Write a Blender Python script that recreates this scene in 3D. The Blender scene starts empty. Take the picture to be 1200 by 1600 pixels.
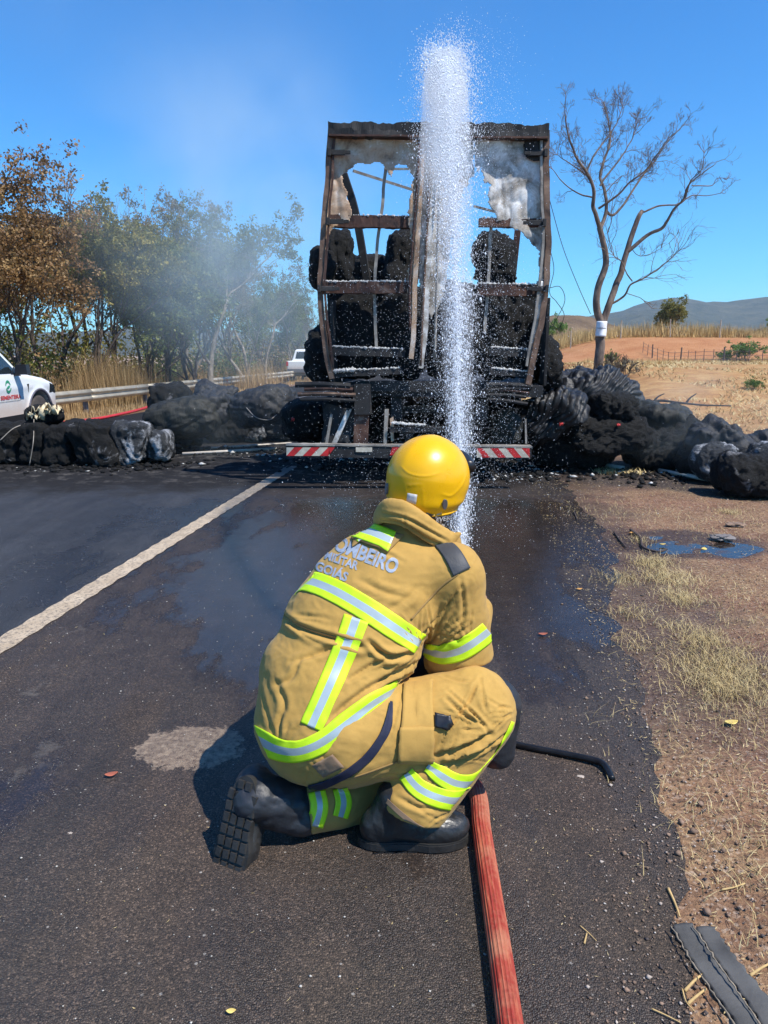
import bpy, bmesh, math, random
import numpy as np
from mathutils import Vector, Matrix, Euler
from mathutils.bvhtree import BVHTree
random.seed(7); RNG = np.random.default_rng(7)
SC = bpy.context.scene
COL = SC.collection
rad = math.radians

# ------------------------------------------------------------------ camera
CAM_H, PITCH, FPX = 1.45, rad(12.0), 1155.0
cam_d = bpy.data.cameras.new('camera'); cam = bpy.data.objects.new('camera', cam_d); COL.objects.link(cam)
cam.location = (0, 0, CAM_H); cam.rotation_euler = (rad(90) - PITCH, 0, 0)
cam_d.sensor_fit = 'VERTICAL'; cam_d.sensor_height = 36.0; cam_d.lens = 36.0 * FPX / 1600.0
cam_d.clip_start = 0.05; cam_d.clip_end = 12000
SC.camera = cam

# ------------------------------------------------------------------ sky, sun, exposure
TO_SUN = Vector((0.46, -0.30, 0.84)).normalized()
SUN_EL = math.asin(TO_SUN.z); SUN_AZ = math.atan2(TO_SUN.x, TO_SUN.y)
world = bpy.data.worlds.new('World'); SC.world = world; world.use_nodes = True
wn = world.node_tree; wn.nodes.clear()
sky = wn.nodes.new('ShaderNodeTexSky'); sky.sky_type = 'NISHITA'; sky.sun_disc = False
sky.sun_elevation = SUN_EL; sky.sun_rotation = SUN_AZ
sky.air_density = 1.0; sky.dust_density = 0.0; sky.ozone_density = 2.5; sky.altitude = 300
wh = wn.nodes.new('ShaderNodeHueSaturation'); wh.inputs['Saturation'].default_value = 1.25
wn.links.new(sky.outputs[0], wh.inputs['Color'])
wt = wn.nodes.new('ShaderNodeMix'); wt.data_type = 'RGBA'; wt.blend_type = 'MULTIPLY'; wt.inputs[0].default_value = 1.0
wt.inputs[7].default_value = (0.36, 1.08, 1.46, 1); wn.links.new(wh.outputs[0], wt.inputs[6])   # the phone's deep blue
bgn = wn.nodes.new('ShaderNodeBackground'); bgn.inputs[1].default_value = 0.105
wo = wn.nodes.new('ShaderNodeOutputWorld')
wn.links.new(wt.outputs[2], bgn.inputs[0]); wn.links.new(bgn.outputs[0], wo.inputs[0])
sun_d = bpy.data.lights.new('sun', 'SUN'); sun_d.energy = 5.0; sun_d.angle = rad(0.53); sun_d.color = (1.0, 0.95, 0.87)
sun = bpy.data.objects.new('sun', sun_d); COL.objects.link(sun)
sun.rotation_euler = TO_SUN.to_track_quat('Z', 'Y').to_euler(); sun.location = (5, -5, 12)
vs = SC.view_settings; vs.view_transform = 'Standard'; vs.look = 'None'; vs.exposure = 0.40; vs.gamma = 1.0
vs.use_curve_mapping = False
SC.render.engine = 'CYCLES'
cy = SC.cycles; cy.use_denoising = True; cy.max_bounces = 8; cy.diffuse_bounces = 3; cy.glossy_bounces = 3
cy.transmission_bounces = 4; cy.transparent_max_bounces = 16; cy.volume_bounces = 1
cy.volume_step_rate = 1.0; cy.volume_max_steps = 64; cy.sample_clamp_indirect = 6

# ------------------------------------------------------------------ projection helpers
CP, SP = math.cos(PITCH), math.sin(PITCH)
ORG = np.array([0.0, 0.0, CAM_H])
def ray(u, v):
    x = (u - 600) / FPX; y = -(v - 800) / FPX
    return np.array([x, CP + y * SP, -SP + y * CP])
def P(u, v, y):
    d = ray(u, v); return ORG + d * (y / d[1])
def G(u, v, z=0.0):
    d = ray(u, v); return ORG + d * ((z - CAM_H) / d[2])
def nrm(a):
    a = np.asarray(a, float); return a / (np.linalg.norm(a) + 1e-12)
ROAD_YAW = rad(6.75)
RD = np.array([math.sin(ROAD_YAW), math.cos(ROAD_YAW)]); RR = np.array([RD[1], -RD[0]])
C0 = np.array([-1.95, 3.53])           # a point of the centre line
def road_pt(lat, s):                   # lat metres right of the centre line, s metres along from C0
    return C0 + RR * lat + RD * s

# ------------------------------------------------------------------ vector noise
def _h(i, j, k, seed):
    n = (i * 374761393 + j * 668265263 + k * 2147483647 + seed * 1274126177) & 0xffffffff
    n = ((n ^ (n >> 13)) * 1274126177) & 0xffffffff
    n = ((n ^ (n >> 16)) * 2246822519) & 0xffffffff
    return ((n ^ (n >> 15)) & 0xffffff) / float(0xffffff)
def vnoise(p, seed=0):
    p = np.asarray(p, float); q = np.floor(p).astype(np.int64); f = p - q; f = f * f * f * (f * (f * 6 - 15) + 10)
    i, j, k = q[:, 0], q[:, 1], q[:, 2]; r = 0
    for a in (0, 1):
        wa = f[:, 0] if a else 1 - f[:, 0]
        for b in (0, 1):
            wb = f[:, 1] if b else 1 - f[:, 1]
            for c in (0, 1):
                wc = f[:, 2] if c else 1 - f[:, 2]
                r = r + wa * wb * wc * _h(i + a, j + b, k + c, seed)
    return r * 2 - 1
def fbm(p, scale=1.0, octv=4, seed=0, gain=0.5):
    p = np.asarray(p, float) * scale; s = 0; a = 1.0
    for o in range(octv):
        s = s + a * vnoise(p + 17.3 * o, seed + o); p = p * 2.03; a *= gain
    return s

# ------------------------------------------------------------------ mesh helpers
def tags(o, label=None, cat=None, group=None, kind=None):
    if label: o['label'] = label
    if cat: o['category'] = cat
    if group: o['group'] = group
    if kind: o['kind'] = kind
    return o
def empty(name, loc, label, cat, group=None, rz=0):
    o = bpy.data.objects.new(name, None); COL.objects.link(o); o.location = Vector([float(c) for c in loc]); o.rotation_euler = (0, 0, rz)
    return tags(o, label, cat, group)
def mesh_data(name, verts, faces, mats, smooth=False, midx=None):
    me = bpy.data.meshes.new(name)
    verts = np.asarray(verts, np.float32)
    if isinstance(faces, np.ndarray):
        n, k = faces.shape
        me.vertices.add(len(verts)); me.vertices.foreach_set('co', verts.ravel())
        me.loops.add(n * k); me.loops.foreach_set('vertex_index', faces.astype(np.int32).ravel())
        me.polygons.add(n); me.polygons.foreach_set('loop_start', np.arange(0, n * k, k, dtype=np.int32))
        me.update(calc_edges=True); me.validate()
    else:
        me.from_pydata(verts.tolist(), [], [list(map(int, f)) for f in faces]); me.update()
    if not isinstance(mats, (list, tuple)): mats = [mats]
    for m in mats: me.materials.append(m)
    if midx is not None and len(midx) == len(me.polygons): me.polygons.foreach_set('material_index', np.asarray(midx, np.int32))
    if smooth: me.polygons.foreach_set('use_smooth', np.ones(len(me.polygons), bool))
    return me
def mk(name, verts, faces, mats, parent=None, smooth=False, midx=None, origin=None):
    """link one mesh object; verts are world coordinates for a parent without rotation (local = world - parent.location)"""
    verts = np.asarray(verts, float)
    off = np.array(parent.location) if parent is not None else (np.asarray(origin, float) if origin is not None else np.zeros(3))
    par = parent
    while par is not None and par.parent is not None:
        par = par.parent; off = off + np.array(par.location)
    me = mesh_data(name, verts - off, faces, mats, smooth, midx)
    o = bpy.data.objects.new(name, me); COL.objects.link(o)
    if parent is not None: o.parent = parent
    elif origin is not None: o.location = Vector([float(c) for c in origin])
    return o
class MB:
    def __init__(s): s.v = []; s.f = []; s.n = 0; s.m = []
    def add(s, v, f, m=0):
        v = np.asarray(v, float); s.v.append(v)
        for q in f: s.f.append([int(a) + s.n for a in q]); s.m.append(m)
        s.n += len(v); return s
    def box(s, c, size, rot=None, m=0, taper=1.0):
        hx, hy, hz = [a / 2 for a in size]
        v = np.array([[x * hx * (taper if z > 0 else 1), y * hy * (taper if z > 0 else 1), z * hz] for z in (-1, 1) for y in (-1, 1) for x in (-1, 1)])
        if rot is not None: v = v @ np.array(rot).T
        return s.add(v + np.asarray(c), [(0, 2, 3, 1), (4, 5, 7, 6), (0, 1, 5, 4), (2, 6, 7, 3), (0, 4, 6, 2), (1, 3, 7, 5)], m)
    def bar(s, a, b, w, h, up=(0, 0, 1), m=0):
        a = np.asarray(a, float); b = np.asarray(b, float); d = b - a; L = np.linalg.norm(d); y = d / (L + 1e-9)
        x = nrm(np.cross(y, up)); z = np.cross(x, y)
        return s.box((a + b) / 2, (w, L, h), np.column_stack([x, y, z]), m)
    def tube(s, path, r, n=8, cap=True, m=0):
        v, f = tube(path, r, n, cap); return s.add(v, f, m)
    def obj(s, name, mats, parent=None, smooth=False, origin=None):
        return mk(name, np.concatenate(s.v), s.f, mats, parent, smooth, s.m, origin)
def tube(path, r, n=8, cap=True, squash=None):
    path = np.asarray(path, float); k = len(path); r = np.broadcast_to(np.asarray(r, float), (k,))
    t = np.gradient(path, axis=0); t = t / (np.linalg.norm(t, axis=1, keepdims=True) + 1e-12)
    a = np.array([0, 0, 1.0]) if abs(t[0][2]) < 0.9 else np.array([1.0, 0, 0])
    u = nrm(np.cross(t[0], a)); vs_ = []
    for i in range(k):
        u = nrm(u - t[i] * np.dot(u, t[i])); w = np.cross(t[i], u)
        for j in range(n):
            th = 2 * math.pi * j / n
            vs_.append(path[i] + r[i] * (math.cos(th) * u + math.sin(th) * w))
    f = [(i * n + j, i * n + (j + 1) % n, (i + 1) * n + (j + 1) % n, (i + 1) * n + j) for i in range(k - 1) for j in range(n)]
    if cap: f.append(tuple(range(n))[::-1]); f.append(tuple((k - 1) * n + j for j in range(n)))
    return np.array(vs_), f
def spline(pts, per=8):
    """Catmull-Rom through pts (any dimension)"""
    p = np.asarray(pts, float); p = np.vstack([2 * p[0] - p[1], p, 2 * p[-1] - p[-2]]); out = []
    for i in range(1, len(p) - 2):
        for s_ in range(per):
            t = s_ / per
            out.append(0.5 * ((2 * p[i]) + (-p[i - 1] + p[i + 1]) * t + (2 * p[i - 1] - 5 * p[i] + 4 * p[i + 1] - p[i + 2]) * t ** 2 + (-p[i - 1] + 3 * p[i] - 3 * p[i + 1] + p[i + 2]) * t ** 3))
    out.append(p[-2]); return np.array(out)
def solidify(o, t, off=0.0):
    m = o.modifiers.new('thickness', 'SOLIDIFY'); m.thickness = t; m.offset = off; return o
def bevel(o, w, seg=2):
    m = o.modifiers.new('bevel', 'BEVEL'); m.width = w; m.segments = seg; m.limit_method = 'ANGLE'; return o

def text_mesh(body, size=1.0, bold=0.0, cuts=1):
    cu = bpy.data.curves.new('t', 'FONT'); cu.body = body; cu.size = size; cu.offset = bold; cu.resolution_u = 3
    o = bpy.data.objects.new('t', cu); COL.objects.link(o); bpy.context.view_layer.update()
    me = bpy.data.meshes.new_from_object(o.evaluated_get(bpy.context.evaluated_depsgraph_get()))
    bm = bmesh.new(); bm.from_mesh(me); bmesh.ops.triangulate(bm, faces=bm.faces)
    for _ in range(cuts):
        bmesh.ops.subdivide_edges(bm, edges=bm.edges, cuts=1)
        bmesh.ops.triangulate(bm, faces=bm.faces)
    v = np.array([x.co[:] for x in bm.verts]); bm.verts.index_update(); f = [[x.index for x in q.verts] for q in bm.faces]
    bm.free(); bpy.data.objects.remove(o); bpy.data.curves.remove(cu); bpy.data.meshes.remove(me); return v, f

# signed-distance modelling, meshed with surface nets
def sd_ell(p, c, rx, R=None):
    q = p - np.asarray(c, float)
    if R is not None: q = q @ np.asarray(R)          # columns of R are the axes
    rx = np.asarray(rx, float); k0 = np.linalg.norm(q / rx, axis=-1); k1 = np.linalg.norm(q / rx ** 2, axis=-1)
    return k0 * (k0 - 1) / (k1 + 1e-9)
def sd_cone(p, a, b, ra, rb, sq=None, ns=1.0):
    """round cone a->b; optional squash axis sq scaled by ns"""
    a = np.asarray(a, float); b = np.asarray(b, float)
    ab = b - a; q = p - a; t = np.clip(q @ ab / (ab @ ab), 0, 1)
    d = q - t[..., None] * ab
    if sq is not None:
        sq = nrm(sq); d = d + (1 / ns - 1) * (d @ sq)[..., None] * sq
    return np.linalg.norm(d, axis=-1) - (ra + (rb - ra) * t)
def smin(a, b, k):
    h = np.clip(0.5 + 0.5 * (b - a) / k, 0, 1); return b * (1 - h) + a * h - k * h * (1 - h)
def surf_nets(fn, lo, hi, h):
    lo = np.asarray(lo, float); hi = np.asarray(hi, float); n = np.ceil((hi - lo) / h).astype(int) + 1
    ax = [lo[i] + h * np.arange(n[i]) for i in range(3)]
    g = np.stack(np.meshgrid(*ax, indexing='ij'), -1); F = np.empty(n)
    for i in range(0, n[0], 16): F[i:i + 16] = fn(g[i:i + 16])
    S = F < 0; c = [n[i] - 1 for i in range(3)]
    cnt = np.zeros(c, int)
    for a in (0, 1):
        for b in (0, 1):
            for d in (0, 1): cnt += S[a:a + c[0], b:b + c[1], d:d + c[2]]
    act = (cnt > 0) & (cnt < 8); idx = -np.ones(c, int); idx[act] = np.arange(act.sum())
    I = np.argwhere(act); acc = np.zeros((len(I), 3)); w = np.zeros(len(I))
    cor = [(a, b, d) for a in (0, 1) for b in (0, 1) for d in (0, 1)]
    for p0 in cor:
        for k in range(3):
            if p0[k]: continue
            p1 = list(p0); p1[k] = 1
            f0 = F[I[:, 0] + p0[0], I[:, 1] + p0[1], I[:, 2] + p0[2]]; f1 = F[I[:, 0] + p1[0], I[:, 1] + p1[1], I[:, 2] + p1[2]]
            m = (f0 < 0) != (f1 < 0); t = np.where(m, f0 / (f0 - f1 + 1e-12 * (~m)), 0)
            pt = np.array(p0, float)[None] + 0; pt = np.repeat(pt, len(I), 0); pt[:, k] += t
            acc += pt * m[:, None]; w += m
    V_ = lo + (I + acc / w[:, None]) * h
    faces = []
    for k in range(3):
        sl0 = [slice(1, c[i]) for i in range(3)]; sl0[k] = slice(0, c[k]); 
        a0 = S[tuple(slice(1, c[i]) if i != k else slice(0, c[i]) for i in range(3))]
        a1 = S[tuple(slice(1, c[i]) if i != k else slice(1, c[i] + 1) for i in range(3))]
        for flip, mm in ((0, a0 & ~a1), (1, ~a0 & a1)):
            q = np.argwhere(mm)
            if not len(q): continue
            for i in range(3):
                if i != k: q[:, i] += 1
            u, v = [(1, 2), (2, 0), (0, 1)][k]
            e = np.eye(3, dtype=int)
            A = idx[tuple((q - e[u] - e[v]).T)]; B = idx[tuple((q - e[v]).T)]; C_ = idx[tuple(q.T)]; D = idx[tuple((q - e[u]).T)]
            faces.append(np.stack([A, B, C_, D] if not flip else [D, C_, B, A], 1))
    return V_, np.concatenate(faces)
def vnormals(v, f):
    f = np.asarray(f); n = np.cross(v[f[:, 2]] - v[f[:, 0]], v[f[:, 3 if f.shape[1] > 3 else 2]] - v[f[:, 1]]); o = np.zeros_like(v)
    for k in range(f.shape[1]): np.add.at(o, f[:, k], n)
    return o / (np.linalg.norm(o, axis=1, keepdims=True) + 1e-12)
def laplace(v, f, it=2, lam=0.5):
    f = np.asarray(f); k = f.shape[1]; v = v.copy(); cnt = np.zeros(len(v))
    for a in range(k): np.add.at(cnt, f[:, a], 2)
    for _ in range(it):
        s = np.zeros_like(v)
        for a in range(k):
            np.add.at(s, f[:, a], v[f[:, (a + 1) % k]] + v[f[:, a - 1]])
        v += lam * (s / np.maximum(cnt, 1)[:, None] - v)
    return v

# ------------------------------------------------------------------ materials
class Mat:
    def __init__(s, name):
        s.m = bpy.data.materials.new(name); s.m.use_nodes = True; s.t = s.m.node_tree; s.t.nodes.clear()
        s.o = s.t.nodes.new('ShaderNodeOutputMaterial'); s.b = s.t.nodes.new('ShaderNodeBsdfPrincipled')
        s.t.links.new(s.b.outputs[0], s.o.inputs[0]); s.geo = None; s.tc = None
    def put(s, sock, v):
        if v is None: return
        if hasattr(v, 'is_output') or isinstance(v, bpy.types.NodeSocket): s.t.links.new(v, sock)
        elif isinstance(v, (tuple, list)) and len(v) == 3 and sock.type == 'RGBA': sock.default_value = (*v, 1)
        else: sock.default_value = v
    def pos(s):
        if not s.geo: s.geo = s.t.nodes.new('ShaderNodeNewGeometry')
        return s.geo.outputs['Position']
    def obj(s):
        if not s.tc: s.tc = s.t.nodes.new('ShaderNodeTexCoord')
        return s.tc.outputs['Object']
    def rnd(s):
        return s.t.nodes.new('ShaderNodeObjectInfo').outputs['Random']
    def mapping(s, vec, scale=(1, 1, 1), rot=(0, 0, 0), loc=(0, 0, 0)):
        n = s.t.nodes.new('ShaderNodeMapping'); s.put(n.inputs[0], vec); n.inputs['Scale'].default_value = scale; n.inputs['Rotation'].default_value = rot; n.inputs['Location'].default_value = loc
        return n.outputs[0]
    def noise(s, vec, scale, detail=4, rough=0.55, dist=0.0, col=False):
        n = s.t.nodes.new('ShaderNodeTexNoise'); s.put(n.inputs['Vector'], vec); n.inputs['Scale'].default_value = scale
        n.inputs['Detail'].default_value = detail; n.inputs['Roughness'].default_value = rough; n.inputs['Distortion'].default_value = dist
        return n.outputs['Color' if col else 'Fac']
    def voro(s, vec, scale, feat='F1', out='Distance', rnd=1.0):
        n = s.t.nodes.new('ShaderNodeTexVoronoi'); s.put(n.inputs['Vector'], vec); n.feature = feat; n.inputs['Scale'].default_value = scale; n.inputs['Randomness'].default_value = rnd
        return n.outputs[out]
    def wave(s, vec, scale, dist=0, detail=2, dscale=1, dir='X'):
        n = s.t.nodes.new('ShaderNodeTexWave'); s.put(n.inputs['Vector'], vec); n.bands_direction = dir; n.inputs['Scale'].default_value = scale
        n.inputs['Distortion'].default_value = dist; n.inputs['Detail'].default_value = detail; n.inputs['Detail Scale'].default_value = dscale
        return n.outputs['Fac']
    def ramp(s, fac, stops, interp='LINEAR'):
        n = s.t.nodes.new('ShaderNodeValToRGB'); s.put(n.inputs[0], fac); r = n.color_ramp; r.interpolation = interp
        while len(r.elements) < len(stops): r.elements.new(0.5)
        for e, (p_, c) in zip(r.elements, stops):
            e.position = p_; e.color = (*c, 1) if isinstance(c, (tuple, list)) else (c, c, c, 1)
        return n.outputs[0]
    def mix(s, fac, a, b, mode='MIX'):
        n = s.t.nodes.new('ShaderNodeMix'); n.data_type = 'RGBA'; n.blend_type = mode
        s.put(n.inputs[0], fac); s.put(n.inputs[6], a); s.put(n.inputs[7], b); return n.outputs[2]
    def mth(s, op, a, b=0.5, c=None, clamp=False):
        n = s.t.nodes.new('ShaderNodeMath'); n.operation = op; n.use_clamp = clamp; s.put(n.inputs[0], a); s.put(n.inputs[1], b)
        if c is not None: s.put(n.inputs[2], c)
        return n.outputs[0]
    def sep(s, vec):
        n = s.t.nodes.new('ShaderNodeSeparateXYZ'); s.put(n.inputs[0], vec); return n.outputs
    def mrange(s, v, a, b, c=0.0, d=1.0, smooth=True):
        n = s.t.nodes.new('ShaderNodeMapRange'); n.interpolation_type = 'SMOOTHSTEP' if smooth else 'LINEAR'
        for i, x in enumerate((v, a, b, c, d)): s.put(n.inputs[i], x)
        return n.outputs[0]
    def bump(s, h, strength=0.5, dist=0.01, prev=None):
        n = s.t.nodes.new('ShaderNodeBump'); s.put(n.inputs['Height'], h); n.inputs['Strength'].default_value = strength; n.inputs['Distance'].default_value = dist
        if prev is not None: s.put(n.inputs['Normal'], prev)
        return n.outputs[0]
    def set(s, base=None, rough=None, metal=None, normal=None, **kw):
        s.put(s.b.inputs['Base Color'], base); s.put(s.b.inputs['Roughness'], rough); s.put(s.b.inputs['Metallic'], metal); s.put(s.b.inputs['Normal'], normal)
        for k, v in kw.items(): s.put(s.b.inputs[k.replace('_', ' ')], v)
        return s.m
def simple(name, base, rough=0.6, metal=0.0, nscale=8.0, var=0.25, bump=0.2, bdist=0.003, bscale=60, **kw):
    m = Mat(name); o = m.obj(); n = m.noise(o, nscale, 5)
    dark = tuple(c * (1 - var) for c in base); light = tuple(min(1, c * (1 + var)) for c in base)
    c = m.ramp(n, [(0.3, dark), (0.7, light)])
    nb = m.bump(m.noise(o, bscale, 4), bump, bdist) if bump else None
    return m.set(c, rough, metal, nb, **kw)
# ------------------------------------------------------------------ fire suit and gear materials
def cloth_mat(name, base, rough=0.85):
    m = Mat(name); o = m.obj()
    w1 = m.wave(o, 330, 0.4, 1, 1, 'X'); w2 = m.wave(o, 330, 0.4, 1, 1, 'Z')
    weave = m.mth('MAXIMUM', w1, w2); big = m.noise(o, 5, 5, 0.6)
    c = m.ramp(big, [(0.3, tuple(x * 0.84 for x in base)), (0.55, base), (0.8, tuple(min(1, x * 1.1) for x in base))])
    dirt = m.ramp(m.noise(o, 11, 8, 0.75), [(0.50, 0.0), (0.72, 1.0)])
    c = m.mix(m.mth('MULTIPLY', dirt, 0.42), c, tuple(x * 0.5 for x in base))
    n1 = m.bump(m.noise(o, 38, 6, 0.62), 0.22, 0.005); n2 = m.bump(weave, 0.10, 0.0006, n1)
    return m.set(c, rough, 0, n2, Sheen_Weight=0.08, Specular_IOR_Level=0.25)
M_TAN = cloth_mat('tan_fire_cloth', (0.46, 0.275, 0.070))
M_TAN2 = cloth_mat('tan_seam_cloth', (0.34, 0.21, 0.07))
M_VELCRO = cloth_mat('brown_patch', (0.26, 0.17, 0.105))
M_YEL = simple('hi_vis_yellow', (0.56, 0.90, 0.012), 0.6, 0, 14, 0.22, 0.25, 0.002, 300)
M_SIL = simple('silver_reflective_tape', (0.44, 0.52, 0.53), 0.38, 0.25, 9, 0.12, 0.25, 0.001, 400)
M_PRINT = simple('silver_print', (0.30, 0.35, 0.43), 0.7, 0.0, 60, 0.25, 0.05, 0.001, 400)
M_NAVY = simple('navy_trim', (0.010, 0.013, 0.035), 0.75, 0, 12, 0.4, 0.4, 0.002, 200)
M_BLACKPAD = simple('black_pad', (0.020, 0.022, 0.027), 0.5, 0, 12, 0.4, 0.4, 0.003, 90)
M_GREYPAD = simple('dark_grey_shoulder_pad', (0.045, 0.047, 0.052), 0.6, 0, 12, 0.3, 0.4, 0.002, 200)
M_HOOD = simple('cream_hood_knit', (0.52, 0.43, 0.34), 0.85, 0, 12, 0.15, 0.4, 0.002, 250)
M_SKIN = simple('skin', (0.36, 0.20, 0.13), 0.5, 0, 12, 0.12, 0.1, 0.001, 200)
M_GLOVE = simple('dark_glove', (0.03, 0.03, 0.035), 0.6, 0, 12, 0.3, 0.4, 0.002, 150)
def boot_leather():
    m = Mat('worn_black_leather'); o = m.obj()
    n = m.noise(o, 14, 6, 0.65)
    c = m.ramp(n, [(0.35, (0.012, 0.012, 0.013)), (0.62, (0.028, 0.028, 0.028)), (0.8, (0.075, 0.07, 0.062))])
    r = m.ramp(n, [(0.3, 0.27), (0.75, 0.55)])
    nb = m.bump(m.voro(o, 130, 'F1'), 0.18, 0.002); nb = m.bump(m.noise(m.mapping(o, (1, 4, 1)), 16, 5), 0.35, 0.006, nb)
    return m.set(c, r, 0, nb)
M_BOOT = boot_leather()
M_SOLE = simple('rubber_sole', (0.022, 0.021, 0.020), 0.62, 0, 20, 0.5, 0.4, 0.003, 120)
def helmet_mat():
    m = Mat('glossy_yellow_shell'); o = m.obj()
    n = m.noise(o, 9, 6, 0.7)
    c = m.ramp(n, [(0.3, (0.74, 0.385, 0.0)), (0.7, (0.80, 0.43, 0.001))])
    sc = m.ramp(m.noise(m.mapping(o, (1, 1, 14), (0.4, 0.8, 0)), 14, 6, 0.7), [(0.66, 0.0), (0.72, 1.0)])
    c = m.mix(m.mth('MULTIPLY', sc, 0.22), c, (0.45, 0.28, 0.01))
    return m.set(c, m.ramp(n, [(0.3, 0.24), (0.8, 0.36)]), 0, m.bump(m.noise(o, 60, 4), 0.05, 0.002), Specular_IOR_Level=0.5)
M_HELM = helmet_mat()
M_GREYPL = simple('grey_plastic', (0.13, 0.13, 0.14), 0.4, 0, 20, 0.15, 0.1)
M_BLACKPL = simple('black_plastic', (0.014, 0.014, 0.016), 0.35, 0, 20, 0.2, 0.1)
M_WHITE = simple('white_print', (0.74, 0.74, 0.72), 0.5, 0, 20, 0.06, 0)
M_STICK = simple('grey_sticker', (0.50, 0.50, 0.50), 0.5, 0, 30, 0.15, 0)
def hose_mat():
    m = Mat('red_ribbed_hose'); o = m.obj()
    n = m.noise(m.mapping(o, (1, 0.10, 1)), 60, 6, 0.7); g = m.noise(o, 5, 6, 0.7)
    c = m.ramp(n, [(0.34, (0.24, 0.016, 0.012)), (0.52, (0.32, 0.05, 0.03)), (0.66, (0.47, 0.14, 0.07)), (0.80, (0.58, 0.33, 0.18))])
    c = m.mix(m.ramp(g, [(0.48, 0.0), (0.66, 0.75)]), c, (0.45, 0.20, 0.11)); c = m.mix(m.ramp(m.noise(o, 13, 6, 0.75), [(0.60, 0.0), (0.72, 0.5)]), c, (0.10, 0.03, 0.02))
    return m.set(c, 0.62, 0, m.bump(n, 0.3, 0.002), Specular_IOR_Level=0.3)
M_HOSE = hose_mat()
M_IRON = simple('black_iron', (0.012, 0.012, 0.013), 0.34, 0.3, 30, 0.4, 0.3, 0.002, 80)
# ------------------------------------------------------------------ terrain, road
def lat_of(x, y): d = np.stack([x - C0[0], y - C0[1]], -1); return d @ RR
def sm(a, b, x): t = np.clip((x - a) / (b - a), 0, 1); return t * t * (3 - 2 * t)
PUD = np.array([(G(962, 850)[0] + G(1148, 850)[0]) / 2 + 0.04, G(1055, 850)[1]]); PUD_R = (0.50, 0.33)
def terrain(x, y, rough=True):
    x = np.asarray(x, float); y = np.asarray(y, float); la = lat_of(x, y)
    z = 1.12 * sm(9.2, 20.5, y) * sm(4.0, 6.6, la)
    z = z - 0.30 * sm(26, 50, y) * sm(4, 7, la) + 2.25 * sm(57, 72, y + 0.10 * la) * sm(4, 16, la) + 1.6 * sm(110, 260, y) * sm(4, 30, la)
    z = z - 0.35 * sm(6.3, 9.5, -la)
    if rough:
        n = fbm(np.stack([x.ravel(), y.ravel(), 0 * x.ravel()], 1), 1.3, 3, 5).reshape(x.shape)
        n2 = fbm(np.stack([x.ravel(), y.ravel(), 0 * x.ravel()], 1), 0.12, 2, 8).reshape(x.shape)
        off = sm(3.9, 5.2, la) + sm(6.5, 8.5, -la)
        z = z + off * (0.030 * n * sm(0, 12, y) + 0.008 * n + 0.10 * n2 * sm(12, 40, y))
    d2 = ((x - PUD[0]) / PUD_R[0]) ** 2 + ((y - PUD[1] + 0.12 * (x - PUD[0])) / PUD_R[1]) ** 2; m = np.exp(-(d2 / 1.15) ** 2); on = sm(3.60, 3.95, la); w = np.exp(-(d2 / 6.0) ** 2) * on; m = m * on
    if np.any(w > 0.001):
        pn = fbm(np.stack([x.ravel(), y.ravel(), 0 * x.ravel()], 1), 4.2, 3, 77).reshape(x.shape); z = z * (1 - w) + w * (0.006 + 0.004 * pn) + m * (-0.016 + 0.012 * pn)
    return z
def warp(a, b, c, n1, n2, n3, far0, far1):
    core = np.linspace(a, b, n1); lo = a - np.geomspace(0.3, a - far0, n2)[::-1]; hi = b + np.geomspace(0.3, far1 - b, n3); return np.concatenate([lo, core, hi])
gx = warp(-12, 16, 0, 420, 40, 50, -2500, 3000); gy = warp(0.5, 26, 0, 380, 24, 90, -300, 5000)
X, Y = np.meshgrid(gx, gy, indexing='ij'); Z = terrain(X, Y)
nx, ny = X.shape; I = np.arange(nx * ny).reshape(nx, ny)
gf = np.stack([I[:-1, :-1], I[1:, :-1], I[1:, 1:], I[:-1, 1:]], -1).reshape(-1, 4)
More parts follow.
